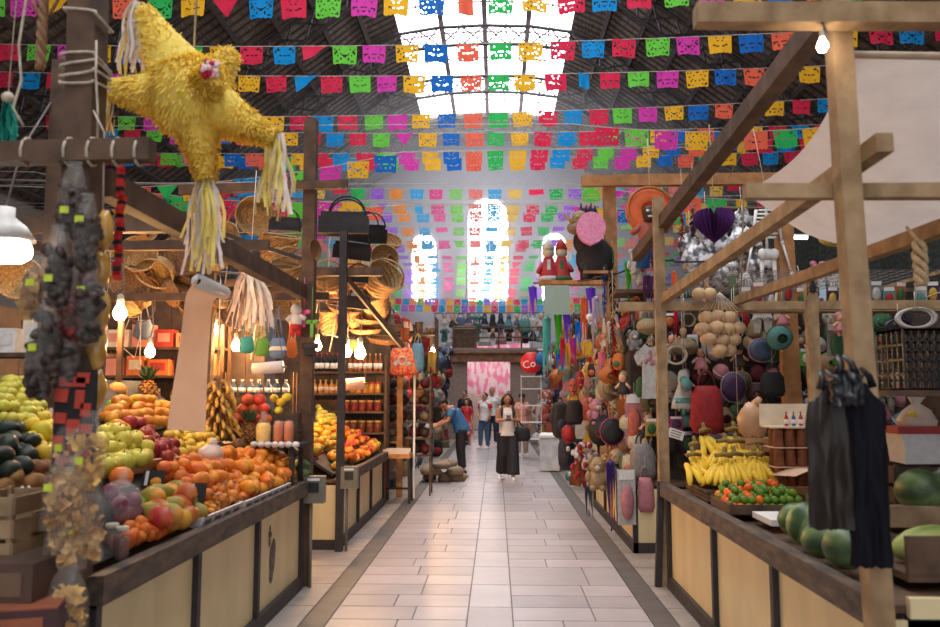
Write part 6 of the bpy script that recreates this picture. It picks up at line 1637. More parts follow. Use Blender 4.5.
# named pieces on the mask stall and over the banana stall
NG = [
 ('plate', 'charcoal', 'magenta', 612, 418, 445, 24, 9.0, 'grey wide hat with a bright pink rim on the mask stall', 'hat'),
 ('straw_hat', 'charcoal', 'sun', 601, 414, 446, 26, 9.2, 'black hat with yellow trim left of the pink rimmed one', 'hat'),
 ('straw_hat', 'straw', 'charcoal', 607, 376, 402, 22, 9.1, 'straw hat below the orange brim', 'hat'),
 ('plastic_basin', 'orange', 'orange', 610, 366, 384, 23, 9.0, 'bright orange hat brim under the red tinsel', 'hat'),
 ('plush_toy', 'rose', 'ivory', 596, 398, 424, 24, 9.3, 'pale pink plush toy above the two dark hats', 'toy'),
 ('plush_toy', 'straw', 'cream', 597, 456, 488, 26, 9.0, 'cream plush dog face low on the mask stall', 'toy'),
 ('bead_bunch', 'scarlet', 'ivory', 583, 440, 478, 28, 9.8, 'red and white bead bunch low beside the aisle', 'beads'),
 ('bead_bunch', 'rose', 'sun', 606, 452, 470, 16, 9.0, 'pink and yellow bead bunch over the plush dog', 'beads'),
 ('toy_ball', 'scarlet', 'darkred', 568, 424, 444, 14, 10.4, 'red ball on the mask stall by the black bags', 'ball'),
 ('backpack', 'charcoal', 'navy', 560, 400, 436, 22, 11.0, 'black backpack hung at the aisle, upper', 'bag'),
 ('backpack', 'navy', 'charcoal', 566, 436, 468, 20, 10.6, 'navy backpack hung at the aisle, lower', 'bag'),
 ('cloth_bag', 'charcoal', 'scarlet', 574, 392, 424, 18, 10.4, 'black bag with red handle on the mask stall', 'bag'),
 ('mask', 'coral', 'charcoal', 573, 378, 396, 13, 10.2, 'coral face mask below the ribbons', 'mask'),
 ('mask', 'scarlet', 'sun', 580, 370, 390, 12, 10.0, 'red face mask right of the coral mask', 'mask'),
 ('toy_packet', 'rose', 'coral', 634, 392, 446, 26, 8.7, 'doll in clear packet on the corner of the mask stall', 'toy'),
 ('toy_packet', 'ivory', 'rose', 626, 468, 524, 26, 8.2, 'pink and white packet hanging low over the yellow counter', 'toy'),
 ('cloth_bag', 'ash', 'charcoal', 642, 432, 478, 26, 8.4, 'grey cloth bag beside the squared pale post', 'bag'),
 ('cloth_bag', 'rose', 'ash', 645, 466, 510, 18, 8.3, 'dusty pink bag low beside the squared pale post', 'bag'),
 ('ribbon_streamer', 'violet', 'violet', 611, 462, 530, 9, 8.6, 'long violet cloth strip hanging to the floor by the yellow counter', 'ribbon'),
 ('ribbon_streamer', 'denim', 'denim', 589, 486, 520, 9, 9.2, 'blue cloth strip low over the yellow counter', 'ribbon'),
 ('shirt', 'ivory', 'rose', 652, 344, 398, 36, 8.3, 'white blouse with embroidered flowers beside the squared pale post', 'blouse'),
 ('dress', 'ivory', 'turq', 683, 370, 408, 26, 8.2, 'white child dress with a teal bow right of the squared post', 'dress'),
 ('cloth_bag', 'scarlet', 'darkred', 706, 370, 432, 34, 8.1, 'large red net bag beside the child dress', 'bag'),
 ('straw_hat', 'straw', 'straw', 649, 318, 336, 26, 8.4, 'straw hat above the embroidered blouse', 'hat'),
 ('straw_hat', 'sand', 'chocolate', 684, 338, 356, 28, 8.3, 'tan straw hat above the child dress', 'hat'),
 ('rope_coil', 'cream', 'sand', 676, 344, 366, 24, 8.2, 'pale rope coil right of the squared post', 'rope'),
 ('rope_coil', 'charcoal', 'charcoal', 632, 324, 352, 22, 8.6, 'black cord coil under the level rail', 'rope'),
 ('plush_toy', 'ash', 'ivory', 634, 330, 350, 18, 8.4, 'grey plush mouse above the blouse', 'toy'),
 ('plastic_basin', 'turq', 'leaf', 778, 326, 350, 26, 7.9, 'green and teal plastic bowl beside the gourds', 'bowl'),
 ('plate', 'denim', 'rose', 762, 338, 362, 28, 8.0, 'blue plate with pink rim right of the gourd net', 'plate'),
 ('sandal_pair', 'ivory', 'ivory', 762, 310, 334, 26, 7.9, 'pair of white sandals hung right of the gourds', 'sandals'),
 ('doll', 'rose', 'chocolate', 782, 304, 330, 18, 7.9, 'pink dressed doll over the teal bowl', 'doll'),
 ('toy_packet', 'lime', 'ivory', 806, 348, 366, 20, 7.8, 'bright green toy packet below the white doll card', 'toy'),
 ('toy_packet', 'ash', 'leaf', 836, 322, 362, 26, 7.6, 'grey toy packet hung left of the crooked post', 'toy'),
 ('doll', 'rose', 'rose', 840, 312, 336, 22, 7.4, 'pink doll on a card left of the crooked post', 'doll'),
 ('plastic_basin', 'sand', 'lime', 834, 352, 372, 34, 7.7, 'tan basin with green rim behind the crooked post', 'bowl'),
 ('plate', 'plum', 'ash', 734, 372, 402, 28, 8.2, 'purple striped plate behind the tan plastic bag', 'plate'),
 ('cloth_bag', 'charcoal', 'charcoal', 772, 364, 396, 28, 8.0, 'black bag above the sugar cones', 'bag'),
 ('cloth_bag', 'charcoal', 'ash', 738, 424, 452, 34, 8.0, 'black bag right of the red net bag', 'bag'),
 ('toy_ball', 'turq', 'magenta', 686, 378, 392, 12, 8.1, 'teal and magenta ball on the child dress', 'ball'),
 ('toy_packet', 'sun', 'leaf', 651, 418, 436, 18, 8.3, 'yellow and green block packet under the blouse', 'toy'),
 ('toy_packet', 'magenta', 'plum', 676, 416, 430, 18, 8.3, 'magenta packet under the child dress', 'toy'),
 ('rope_coil', 'ivory', 'ash', 915, 306, 330, 40, 5.6, 'white plastic wrapped coil at the right edge', 'rope'),
 ('rope_coil', 'plum', 'sun', 898, 318, 336, 34, 5.8, 'coloured ribbon coil left of the white wrapped coil', 'rope'),
]
for (kind, c, c2, px, y0, y1, wpx, Y, lab, cat) in NG:
    s_ = Y / 800
    goods(kind, D(c), D(c2), atY(px, y0, Y), wpx * s_, (y1 - y0) * s_, lab, cat, None, (0, 0, U(-.3, .3)), cord=max(.08, 2.66 - atY(px, y0, Y).z) if 7.0 < Y < 9.5 and atY(px, y0, Y).x > 1.85 else .1)
# price ticket
t = thing('price_ticket', 'small white printed ticket hung under the child dress', 'ticket', atY(676, 434, 7.9), -.3)
b = MB(); b.box((0, 0, 0), (.15, .006, .09), rotm(0, .3, 0)); part(t, 'card', b, M_WHITE)
b = MB()
for q in range(3): b.box(rotm(0, .3, 0) @ V(0, -.005, .025 - q * .025), (.1, .003, .008), rotm(0, .3, 0))
part(t, 'print', b, M_INK, 'grey printed lines')
# net of tan gourds
M_GOURD = mat('tan_gourd', (206, 168, 126), rough=.7, var=.1)
t = thing('gourd_net', 'net of round tan gourds hanging from the level rail', 'gourds', atY(720, 306, 6.95))
gs = [(-.12, -.10), (-.02, -.09), (.08, -.10), (-.16, -.2), (-.05, -.19), (.06, -.2), (.15, -.19), (-.12, -.29), (0, -.3), (.11, -.29), (-.03, -.39), (.07, -.38)]
for (x, z) in gs:
    b = MB(); b.ball((x, U(-.06, .03), z), (.072, .068, .058), 11, 8); part(t, 'gourd', b, M_GOURD)
b = MB()
for q in range(10): b.tube([V(0, 0, .12), V(-.2 + .04 * q, -.08, -.06), V(-.2 + .04 * q, -.1, -.25), V(0, -.02, -.46)], .0022, 4)
part(t, 'net', b, M_ROPE)
t = thing('gourd_net', 'pair of small tan gourds beside the slanting beam', 'gourds', atY(704, 294, 6.9))
for x in (-.045, .05):
    b = MB(); b.ball((x, 0, 0), (.06, .06, .055), 11, 8); part(t, 'gourd', b, M_GOURD)
b = MB(); b.tube([V(-.045, 0, .05), V(0, .03, .14), V(.05, 0, .05)], .004, 4); part(t, 'net', b, M_ROPE)
t = thing('rope_bundle', 'twisted pale rope bundle hanging behind the crooked post at right', 'rope', atY(919, 242, 3.7))
b = MB()
for s_ in range(3): b.tube([V(.02 * math.cos(q * .8 + s_ * 2.1) * (1.3 if q in (3, 4, 5) else 1), .02 * math.sin(q * .8 + s_ * 2.1), -.018 * q) for q in range(12)], .014, 6)
b.tube([V(0, 0, 0), V(0, .1, .09)], .008, 5); part(t, 'rope', b, mat('cream_rope', (206, 178, 140), rough=.95, var=.15, scale=40))
t = thing('painted_insect', 'black insect cutout on the pale post beside the skeleton', 'cutout', (2.72, 6.90, 2.50))
b = MB(); b.ball((0, 0, 0), (.028, .008, .045), 10, 7); b.ball((0, 0, .055), (.018, .008, .02), 8, 6)
for q in range(3):
    for sx in (-1, 1): b.tube([V(0, 0, .03 - q * .03), V(sx * .045, 0, .045 - q * .04), V(sx * .05, 0, .02 - q * .045)], .004, 4)
part(t, 'insect', b, M_CHALK)
# ------------------------------------------------------------------ piñatas and figures above the right stalls
t = thing('donkey_pinata', 'brown faced donkey piñata with a big pink oval on the orange shelf', 'piñata', (1.12, 9.92, 2.985))
b = MB(); b.ball((.12, 0, .28), (.24, .17, .28), 14, 9); b.ball((-.02, 0, .5), (.13, .12, .17), 12, 8)
for sx in (0, .22):
    for sy in (-.08, .08): b.tube([V(sx, sy, .2), V(sx, sy, 0)], [.06, .055], 8)
part(t, 'body', b, D_BLKC)
b = MB(); b.ball((-.06, -.04, .74), (.12, .1, .15), 12, 8); b.ball((-.14, -.06, .66), (.09, .08, .08), 10, 7); part(t, 'head', b, MATS['d_sand'])
b = MB()
for q in range(26):
    a = U(-.9, .9); p = V(.02 + U(-.06, .14), U(-.06, .06), .84 + U(-.05, .03)); b.tube([p, p + V(U(-.03, .05), U(-.03, .03), U(.07, .13))], [.018, .004], 4)
b.tube([V(-.03, .03, .86), V(-.04, .04, 1.0)], [.03, .008], 5); b.tube([V(.06, .03, .86), V(.09, .04, 1.0)], [.03, .008], 5)
part(t, 'mane_and_ears', b, D_BLKC)
b = MB(); b.tube([V(-.16, -.1, .72), V(-.27, -.12, .82)], [.03, .008], 6); b.ball((-.1, -.13, .79), .022, 6, 5); part(t, 'straw', b, MATS['d_sun'])
M_PINKT = mat('pink_tissue', (240, 160, 190), rough=.85, col2=(224, 132, 170), scale=30, bump=.5)
b = MB(); b.poly([(0, -.19)] + [(.175 * math.sin(a), .20 * math.cos(a) + .02) for a in [math.pi * .92 - q * math.pi * 1.84 / 18 for q in range(19)]], .10, c=atY(591, 230, 9.66) - V(1.12, 9.92, 2.985))
part(t, 'tissue_oval', b, M_PINKT, 'big pink tissue oval')
for i, (x, c, c2, lab) in enumerate(((.66, 'scarlet', 'ivory', 'red and white cone elf piñata at the aisle end of the orange shelf'), (.82, 'scarlet', 'leaf', 'red and green elf piñata beside the donkey'))):
    t = thing('elf_pinata', lab, 'piñata', (x, 9.92, 2.985))
    b = MB(); b.lathe([(.13, 0), (.12, .05), (.06, .3)], 10); b.tube([V(-.07, 0, .22), V(-.13, -.05, .1)], [.035, .03], 6); b.tube([V(.07, 0, .22), V(.13, -.05, .12)], [.035, .03], 6); part(t, 'coat', b, MATS[D(c)])
    b = MB(); b.ball((0, 0, .36), .075, 10, 8); part(t, 'head', b, MATS['d_cream'])
    b = MB(); b.lathe([(.08, .40), (.05, .48), (0, .56)], 10); part(t, 'hat', b, MATS[D(c if i else c2)])
    b = MB(); b.lathe([(.135, 0), (.14, .03), (.125, .055)], 12); b.box((0, -.085, .16), (.04, .02, .2)); part(t, 'trim', b, MATS[D(c2)])
# high shelf behind the level rail
t = thing('high_shelf', 'long dark shelf of party goods above the level rail', 'shelf', (3.1, 8.9, 0))
b = MB(); b.box((0, 0, 2.70), (3.6, .5, .04)); part(t, 'shelf_board', b, W_DARK)
for sx in (-1.45, .3, 1.75):
    b = MB(); b.box((sx, .2, 1.34), (.06, .06, 2.68)); part(t, 'upright', b, W_DARK)
t = thing('sombrero_pinata', 'figure piñata with a huge orange sombrero and blue legs', 'piñata', atY(650, 212, 8.45))
M = rotm(-math.pi / 2 - .1, .0, .15)
b = MB(); b.lathe([(.27, .05), (.25, .0), (.12, -.02), (.10, .0), (.08, .1), (0, .13)], 22, M=M, c=(.02, .05, .02)); part(t, 'sombrero', b, dye('sombrero_orange', (226, 104, 56)))
b = MB(); b.ring((.02, .02, .02), .262, .018, 26, 6, M); part(t, 'brim_edge', b, MATS['d_orange'])
b = MB(); b.ball((-.02, -.06, -.03), (.075, .06, .09), 12, 8); part(t, 'head', b, MATS['d_chocolate'])
b = MB(); b.ball((-.045, -.115, -.01), (.02, .01, .015), 6, 5); b.ball((.01, -.115, -.01), (.02, .01, .015), 6, 5); b.ball((-.02, -.115, -.07), (.03, .01, .012), 6, 5); part(t, 'face', b, D_WHC, 'white eyes and mouth')
b = MB(); b.ball((-.02, 0, -.22), (.12, .08, .14), 10, 8); b.tube([V(-.1, 0, -.14), V(-.2, -.05, -.24)], .035, 6); b.tube([V(.08, 0, -.14), V(.17, -.05, -.22)], .035, 6); part(t, 'jacket', b, MATS['d_coral'])
b = MB(); b.tube([V(-.07, 0, -.3), V(-.09, 0, -.6)], [.06, .075], 8); b.tube([V(.05, 0, -.3), V(.08, 0, -.6)], [.06, .075], 8); part(t, 'legs', b, MATS['d_bluebright'])
b = MB(); b.tube([V(.02, .08, .12), V(.05, .3, .9), V(.05, 1.05, 1.02)], .005, 4); part(t, 'cord', b, M_ROPE)
for (px, py, s, c, lab) in ((636, 262, .24, 'ivory', 'white plush animal left of the sombrero piñata'), (648, 250, .2, 'rose', 'pink and white plush animal behind the sombrero piñata'), (641, 276, .2, 'ivory', 'small white plush animal under the bright green ribbon')):
    goods('plush_toy', D(c), D('scarlet'), atY(px, py - 12, 8.75), s, s * 1.15, lab, 'toy', 'plush animals on the high shelf', cord=.2)
M_FOIL = mat('crumpled_foil', (222, 218, 220), rough=.35, metal=.15, col2=(88, 84, 88), scale=11, bump=.9, ramp=(.42, .56))
for i, (px, py, s) in enumerate(((698, 262, .17), (712, 250, .19), (728, 256, .2), (744, 246, .18), (738, 272, .2), (704, 282, .16), (756, 268, .17), (722, 276, .17), (690, 246, .13), (752, 284, .15), (706, 228, .14), (742, 222, .13))):
    b = MB(); b.ball((0, 0, 0), (s, s * .6, s), 18, 13, jit=.3); p = atY(px, py, 8.8 + .1 * (i % 3))
    t = thing('foil_balloon', 'crumpled silver foil balloon in the cluster left of the skeleton, %s' % ('lower left', 'upper left', 'centre', 'upper right of centre', 'lower centre', 'bottom left', 'right edge', 'bottom middle', 'by the pink tinsel', 'bottom right', 'behind the purple heart', 'top right')[i], 'balloon', p, 0, 'silver foil balloons')
    part(t, 'foil', b, M_FOIL)
    b = MB(); b.tube([V(0, 0, s * .9), V(.02, .1, s + .3)], .004, 4); part(t, 'string', b, M_ROPE)
for (px, py0, py1, w, c, lab) in ((682, 214, 240, 20, 'redtinsel', 'pink red tinsel bunch beside the sombrero brim'), (693, 208, 236, 22, 'd', 'magenta tinsel bunch left of the purple heart')):
    c = c if c != 'd' else 'plum'
    goods('tinsel_streamer', D(c), D(c), atY(px, py0, 8.6), w * .0107, (py1 - py0) * .0107, lab, 'tinsel', cord=.5)
t = thing('heart_decoration', 'dark purple honeycomb paper heart hanging under the slanting beam', 'paper heart', atY(714, 224, 7.4))
hp = [(.19 * math.sin(a) ** 3, (.155 * math.cos(a) - .06 * math.cos(2 * a) - .025 * math.cos(3 * a))) for a in [math.pi - q * 2 * math.pi / 30 for q in range(30)]]
b = MB()
for q in range(12):
    an = math.pi * q / 12
    b.poly(hp, .004, M=rotm(0, 0, an))
part(t, 'paper', b, mat('purple_tissue', (92, 40, 110), rough=.8, trans=.15, var=.2))
b = MB(); b.tube([V(0, 0, .07), V(0, 0, .3), V(-.1, -.3, .85)], .004, 4); part(t, 'string', b, M_ROPE)
# hanging skeleton
M_BONE = mat('white_bone_plastic', (228, 224, 220), rough=.5, var=.05)
t = thing('skeleton_decoration', 'white plastic skeleton hanging between the foil balloons and the short orange post', 'skeleton', atY(766, 206, 8.1))
b = MB(); b.tube([V(0, 0, .02), V(0, .02, -.5)], .014, 6); part(t, 'spine', b, M_BONE)
b = MB()
for q in range(8):
    w = .055 + .05 * math.sin(math.pi * (q + 1.5) / 10); z = -.05 - .04 * q
    b.ring((.0, -.03, z), w, .009, 16, 5, rotm(.25, 0, 0))
part(t, 'rib_cage', b, M_BONE)
b = MB(); b.ball((0, 0, -.5), (.10, .05, .06), 10, 7); b.ball((-.06, -.02, -.5), (.05, .04, .06), 8, 6); b.ball((.06, -.02, -.5), (.05, .04, .06), 8, 6); part(t, 'pelvis', b, M_BONE)
for sx, nm in ((-1, 'arm'), (1, 'arm')):
    b = MB(); b.tube([V(sx * .1, 0, -.04), V(sx * .15, 0, -.38)], [.018, .014], 6); b.ball((sx * .15, 0, -.38), .022, 6, 5); b.tube([V(sx * .15, 0, -.38), V(sx * .22, -.02, -.68)], [.013, .012], 6)
    for q in range(5): b.tube([V(sx * .22, -.02, -.68), V(sx * (.2 + .022 * q), -.03, -.75), V(sx * (.17 + .036 * q), -.04, -.82 - .02 * (2 - abs(q - 2)))], [.009, .008, .005], 5)
    part(t, nm, b, M_BONE)
    b = MB(); b.tube([V(sx * .06, 0, -.54), V(sx * .07, 0, -.84)], [.022, .018], 6); b.ball((sx * .07, 0, -.85), .026, 6, 5); b.tube([V(sx * .07, 0, -.86), V(sx * .06, .02, -1.12)], [.016, .014], 6); b.box((sx * .06, -.04, -1.13), (.04, .12, .03)); part(t, 'leg', b, M_BONE)
b = MB(); b.ball((0, 0, .1), (.07, .08, .09), 12, 9); b.box((0, -.05, .03), (.06, .05, .04)); part(t, 'skull', b, M_BONE)
b = MB(); b.tube([V(0, 0, .18), V(0, .3, .9), V(0, 1.3, .62)], .004, 4); part(t, 'string', b, M_ROPE)
t = thing('tube_light', 'short glowing white tube light under the awning edge', 'lamp', atY(795, 238, 8.6)); b = MB(); b.tube([V(-.13, 0, 0), V(.13, 0, 0)], .016, 8); part(t, 'tube', b, glow('tube_glow', (255, 250, 244), 9)); b = MB(); b.box((0, .02, .03), (.3, .04, .025)); part(t, 'fixture', b, M_WHITE)
b = MB(); b.tube([V(0, .02, .04), V(0, .1, .5)], .004, 4); part(t, 'cord', b, M_WIRE)
for i, (px, py, c) in enumerate(((818, 262, 'rose'), (832, 258, 'scarlet'), (843, 262, 'turq'))):
    p = atY(px, py, 8.85); t = thing('flower_pot', 'white pot of %s paper flowers on the high shelf, %s of three' % (('pink', 'red', 'teal')[i], nth(i)), 'flower pot', (p.x, p.y, 2.722), 0, 'flower pots on the high shelf')
    b = MB(); b.lathe([(.06, 0), (.085, .16), (.08, .17), (0, .16)], 12); part(t, 'pot', b, M_WHITE)
    b = MB()
    for q in range(11): b.ball((U(-.1, .1), U(-.07, .07), .22 + U(-.03, .08)), U(.03, .045), 7, 5, jit=.15)
    part(t, 'flowers', b, MATS[D(c)])
goods('straw_hat', D('sun'), D('charcoal'), atY(832, 230, 8.6), .32, .2, 'yellow straw hat above the flower pots', 'hat', cord=.3)
goods('cloth_bag', D('darkred'), D('darkred'), atY(816, 222, 8.7), .26, .14, 'dark red bag above the flower pots', 'bag', cord=.3)
t = thing('poster', 'pale blue poster with pink flowers under the skeleton', 'poster', atY(812, 293, 8.3)); b = MB(); b.box((0, 0, 0), (.28, .015, .22)); part(t, 'board', b, dye('pale_blue_card', (196, 226, 240)))
b = MB()
for q in range(5): b.ball((-.09 + .045 * q, -.01, -.07 + .02 * (q % 2)), (.024, .008, .02), 8, 5)
part(t, 'flowers', b, MATS['d_magenta'], 'pink flowers')
b = MB(); b.tube([V(-.1, 0, .11), V(-.1, .1, .3)], .004, 4); part(t, 'string', b, M_ROPE)

t = thing('net_curtain', 'dark green netting hung behind the high shelf at the right edge', 'netting', (4.2, 9.3, 2.6))
b = MB(); b.sheet(lambda u, v: V(lerp(-1.5, 1.6, u), .05 * math.sin(u * 21), lerp(1.15, 0, v)), 40, 6); part(t, 'net', b, mat('dark_green_net', (58, 62, 54), rough=.9, col2=(38, 38, 38), scale=30))
b = MB(); b.tube([V(-1.55, 0, 1.15), V(1.65, 0, 1.15)], .02, 6); part(t, 'rod', b, W_DARK)
for sx in (-1.5, 1.6):
    b = MB(); b.tube([V(sx, 0.1, 1.15), V(sx, .1, -2.6)], .025, 6); part(t, 'pole', b, W_DARK)
for q in range(14):
    goods('toy_packet', D(('ivory', 'rose', 'ash', 'turq', 'orange', 'ivory', 'plum')[q % 7]), D(('rose', 'magenta', 'ivory', 'scarlet', 'leaf', 'turq', 'sun')[q % 7]), V(2.35 + .135 * q, 7.55 + .04 * (q % 3), 2.60 + .05 * (q % 2)), .15, .22,
          'plastic wrapped toy packet standing above the level rail, %s from left' % nth(q), 'toy', 'wrapped packets above the level rail', (.2, 0, U(-.4, .4)))
t = thing('packet_shelf', 'thin plank the wrapped packets stand on above the level rail', 'shelf', (3.25, 7.55, 2.375)); b = MB(); b.box((0, 0, -.012), (2.0, .22, .024)); part(t, 'board', b, W_LIGHT)
for sx in (-.9, .9):
    b = MB(); b.bar((sx, -.5, -.0), (sx, .1, -.015), .03, .02); part(t, 'bracket', b, W_LIGHT)
# ------------------------------------------------------------------ walls of small merchandise
def goods_solid(kind, cm, cm2, p, w, h, label, cat, group, rz=0.0):
    key = ('solid', kind, cm, cm2)
    if key not in GOODS:
        B = MB(); ms = []
        for nm, b, mm in make_goods(kind, MATS[cm], MATS[cm2], len(GOODS)):
            if mm not in ms: ms.append(mm)
            B.add(b.v, b.f, ms.index(mm), True)
        GOODS[key] = B.mesh(kind, ms)
    o = link(kind, GOODS[key], None, p, (0, 0, rz)); o.scale = (w, (w + h) / 2, h); tag(o, label, cat, group); return o
KIND_CAT = dict(ribbon_streamer='ribbon', straw_hat='hat', toy_ball='ball', mask='mask', shirt='shirt', dress='dress', cloth_bag='bag', doll='doll', plush_toy='toy', toy_packet='toy', plate='plate', bead_bunch='beads', rope_coil='rope', sandal_pair='sandals', backpack='bag', plastic_basin='bowl')
KW = dict(ribbon_streamer='ribbon bunch', straw_hat='hat', toy_ball='ball', mask='mask', shirt='shirt', dress='dress', cloth_bag='bag', doll='doll', plush_toy='plush toy', toy_packet='toy packet', plate='plate', bead_bunch='bead bunch', rope_coil='rope coil', sandal_pair='sandals', backpack='backpack', plastic_basin='bowl')
CN = dict(ivory='white', cream='cream', charcoal='black', ash='grey', sand='tan', straw='straw', chocolate='brown', darkred='dark red', navy='navy', plum='purple', denim='blue', rose='pink', magenta='magenta', scarlet='red', coral='coral', sun='yellow', orange='orange', turq='teal', lime='lime', leaf='green', olive='olive', bluebright='bright blue', lavender='lavender', skyblue='sky blue', violet='violet')
def wall_of(place_fn, nu, nv, kinds, cols, lab, size, group, solid, rz=0.0, skip=0.0, order='row'):
    r = random.Random(len(GOODS) + nu)
    for j in range(nv):
        for i in range(nu):
            if r.random() < skip: continue
            k_ = r.choice(kinds); c = r.choice(cols); c2 = r.choice(cols)
            s = size * r.uniform(.85, 1.2)
            p = place_fn(i, j, r)
            h = s * (1.35 if k_ in ('ribbon_streamer', 'shirt', 'dress', 'doll', 'cloth_bag', 'bead_bunch') else 1.0)
            l_ = lab % (CN[c], KW[k_], nth(i), nth(j))
            if solid: goods_solid(k_, D(c), D(c2), p, s, h, l_, KIND_CAT[k_], group, rz + r.uniform(-.3, .3))
            else: goods(k_, D(c), D(c2), p, s, h, l_, KIND_CAT[k_], group, (0, 0, rz + r.uniform(-.3, .3)))
dark = ['charcoal', 'charcoal', 'plum', 'navy', 'darkred', 'chocolate', 'ash', 'rose', 'ivory', 'ivory', 'ash', 'leaf', 'denim', 'sand', 'turq', 'scarlet', 'olive', 'cream']
wall_of(lambda i, j, r: V(1.60 + .19 * i + r.uniform(-.04, .04), 8.60 + r.uniform(-.05, .0), 2.54 - .22 * j + r.uniform(-.05, .05)), 15, 8,
        ['toy_packet', 'plush_toy', 'plate', 'doll', 'mask', 'cloth_bag', 'sandal_pair', 'rope_coil', 'toy_ball', 'bead_bunch', 'straw_hat', 'plastic_basin'], dark,
        '%s %s on toy wall behind bananas, %s column, %s row down', .21, 'small goods on the toy wall', True)
wall_of(lambda i, j, r: V(1.60 + .22 * i + r.uniform(-.04, .04), 8.45 + r.uniform(-.12, .1), 2.44 - .21 * j + r.uniform(-.05, .05)), 13, 2,
        ['straw_hat', 'rope_coil', 'cloth_bag', 'toy_packet', 'doll', 'ribbon_streamer', 'sandal_pair'], ['straw', 'sand', 'ivory', 'charcoal', 'turq', 'rose', 'leaf', 'orange', 'plum'],
        '%s %s below the level rail, %s from left in its %s line', .19, 'small goods below the level rail', False)
bright = ['scarlet', 'rose', 'ivory', 'ivory', 'sun', 'charcoal', 'charcoal', 'coral', 'cream', 'chocolate', 'sand', 'turq', 'ash', 'leaf', 'orange', 'straw', 'cream']
wall_of(lambda i, j, r: V(1.50 - .10 * (j in (3, 4)) + r.uniform(-.08, .05), 8.75 + .27 * i + r.uniform(-.06, .06), 2.66 - .215 * j + r.uniform(-.05, .05)), 14, 9,
        ['toy_packet', 'plush_toy', 'mask', 'cloth_bag', 'backpack', 'doll', 'bead_bunch', 'straw_hat', 'ribbon_streamer', 'toy_ball'], bright,
        '%s %s on mask stall aisle face, %s column back, %s row down', .215, 'small goods on the mask stall', True, rz=-1.0)
# racks that carry them
t = thing('hanging_rack', 'steel rails the mask stall goods hang from along the aisle', 'rack', (1.62, 10.6, 0))
for z in (2.66, 2.12, 1.58, 1.04):
    b = MB(); b.tube([V(0, -1.95, z), V(0, 1.9, z)], .014, 6); part(t, 'rail', b, M_IRON)
for yy in (-1.9, 1.9):
    b = MB(); b.tube([V(0, yy, .7), V(0, yy, 2.75)], .02, 6); part(t, 'upright', b, M_IRON)
far = ['scarlet', 'rose', 'ivory', 'ivory', 'sun', 'charcoal', 'navy', 'chocolate', 'sand', 'turq', 'denim', 'ash', 'orange', 'straw', 'coral']
wall_of(lambda i, j, r: V(1.72 + r.uniform(-.35, .1) - (.12 if j > 3 else 0), 13.0 + .82 * i + r.uniform(-.2, .2), 3.0 - .44 * j + r.uniform(-.1, .1)), 17, 7,
        ['toy_packet', 'plush_toy', 'cloth_bag', 'backpack', 'bead_bunch', 'ribbon_streamer', 'dress', 'shirt', 'doll', 'straw_hat'], far,
        '%s %s at the far right stalls, %s column back, %s row down', .42, 'goods at the far right stalls', True, rz=-.8)
wall_of(lambda i, j, r: V(-1.85 + r.uniform(-.05, .38 if i > 5 else .12), 13.0 + .82 * i + r.uniform(-.2, .2), 3.05 - .44 * j + r.uniform(-.1, .1)), 17, 7,
        ['cloth_bag', 'shirt', 'dress', 'backpack', 'straw_hat', 'rope_coil', 'shirt', 'plush_toy', 'ribbon_streamer'], ['chocolate', 'sand', 'straw', 'denim', 'charcoal', 'navy', 'ash', 'ivory', 'scarlet', 'olive', 'orange', 'cream'],
        '%s %s at the far left stalls, %s column back, %s row down', .44, 'goods at the far left stalls', True, rz=.8)

# rack of leather goods, stool table and named bags at the left, before the far stalls
t = thing('goods_rack', 'open wooden rack of brown leather goods left of the aisle', 'rack', (-1.40, 12.9, 0))
for z in (.62, .88, 1.14, 1.40, 1.66):
    b = MB(); b.box((0, 0, z), (.72, .4, .025)); part(t, 'shelf_board', b, W_DARK)
for sx in (-.36, .36):
    for sy in (-.19, .19):
        b = MB(); b.box((sx, sy, .98), (.025, .025, 1.96)); part(t, 'upright', b, W_DARK)
for j, z in enumerate((.632, .892, 1.152, 1.412, 1.672)):
    for i in range(4):
        b = MB(); b.ball((0, 0, .085), (.085, .12, .085), 10, 7, jit=.12)
        tag(b.build('leather_pouch', MATS[D(('chocolate', 'sand', 'chocolate', 'darkred')[(i + j) % 4])], None, (-1.66 + .175 * i, 12.86, z)), 'brown leather pouch on the open rack, %s from left, %s shelf up' % (nth(i), nth(j)), 'pouch', 'leather pouches on the open rack')
timber('timber_post', 'orange wood post in front of the leather rack', (-1.50, 12.55, .0), (-1.50, 12.55, 1.95), .09, .08, W_ORANGE)
timber('timber_post', 'thin white pole beside the leather rack', (-1.26, 12.4, .0), (-1.26, 12.4, 2.3), .03, .03, M_WHITE)
t = thing('side_table', 'small orange brown wooden table with thin legs beside the aisle', 'table', (-1.47, 11.95, 0))
b = MB(); b.box((0, 0, .68), (.44, .36, .06)); part(t, 'tabletop', b, W_ORANGE)
for sx in (-.19, .19):
    for sy in (-.15, .15):
        b = MB(); b.bar((sx, sy, .66), (sx * 1.1, sy * 1.1, 0), .035, .035); part(t, 'leg', b, W_BLACK)
b = MB(); b.box((0, 0, .2), (.4, .03, .03)); part(t, 'stretcher', b, W_BLACK)
t = thing('goods_tray', 'clear tray of small trinkets on the little table', 'tray', (-1.47, 11.95, .71)); b = MB(); b.box((0, 0, .01), (.38, .28, .02)); b.box((0, -.14, .035), (.38, .01, .07)); b.box((0, .14, .035), (.38, .01, .07)); part(t, 'tray', b, M_MILKY)
b = MB()
for q in range(14): b.ball((U(-.16, .16), U(-.1, .1), .035), U(.015, .03), 6, 4)
o_ = part(t, 'trinkets', b, MATS['d_sand']); o_['kind'] = 'stuff'
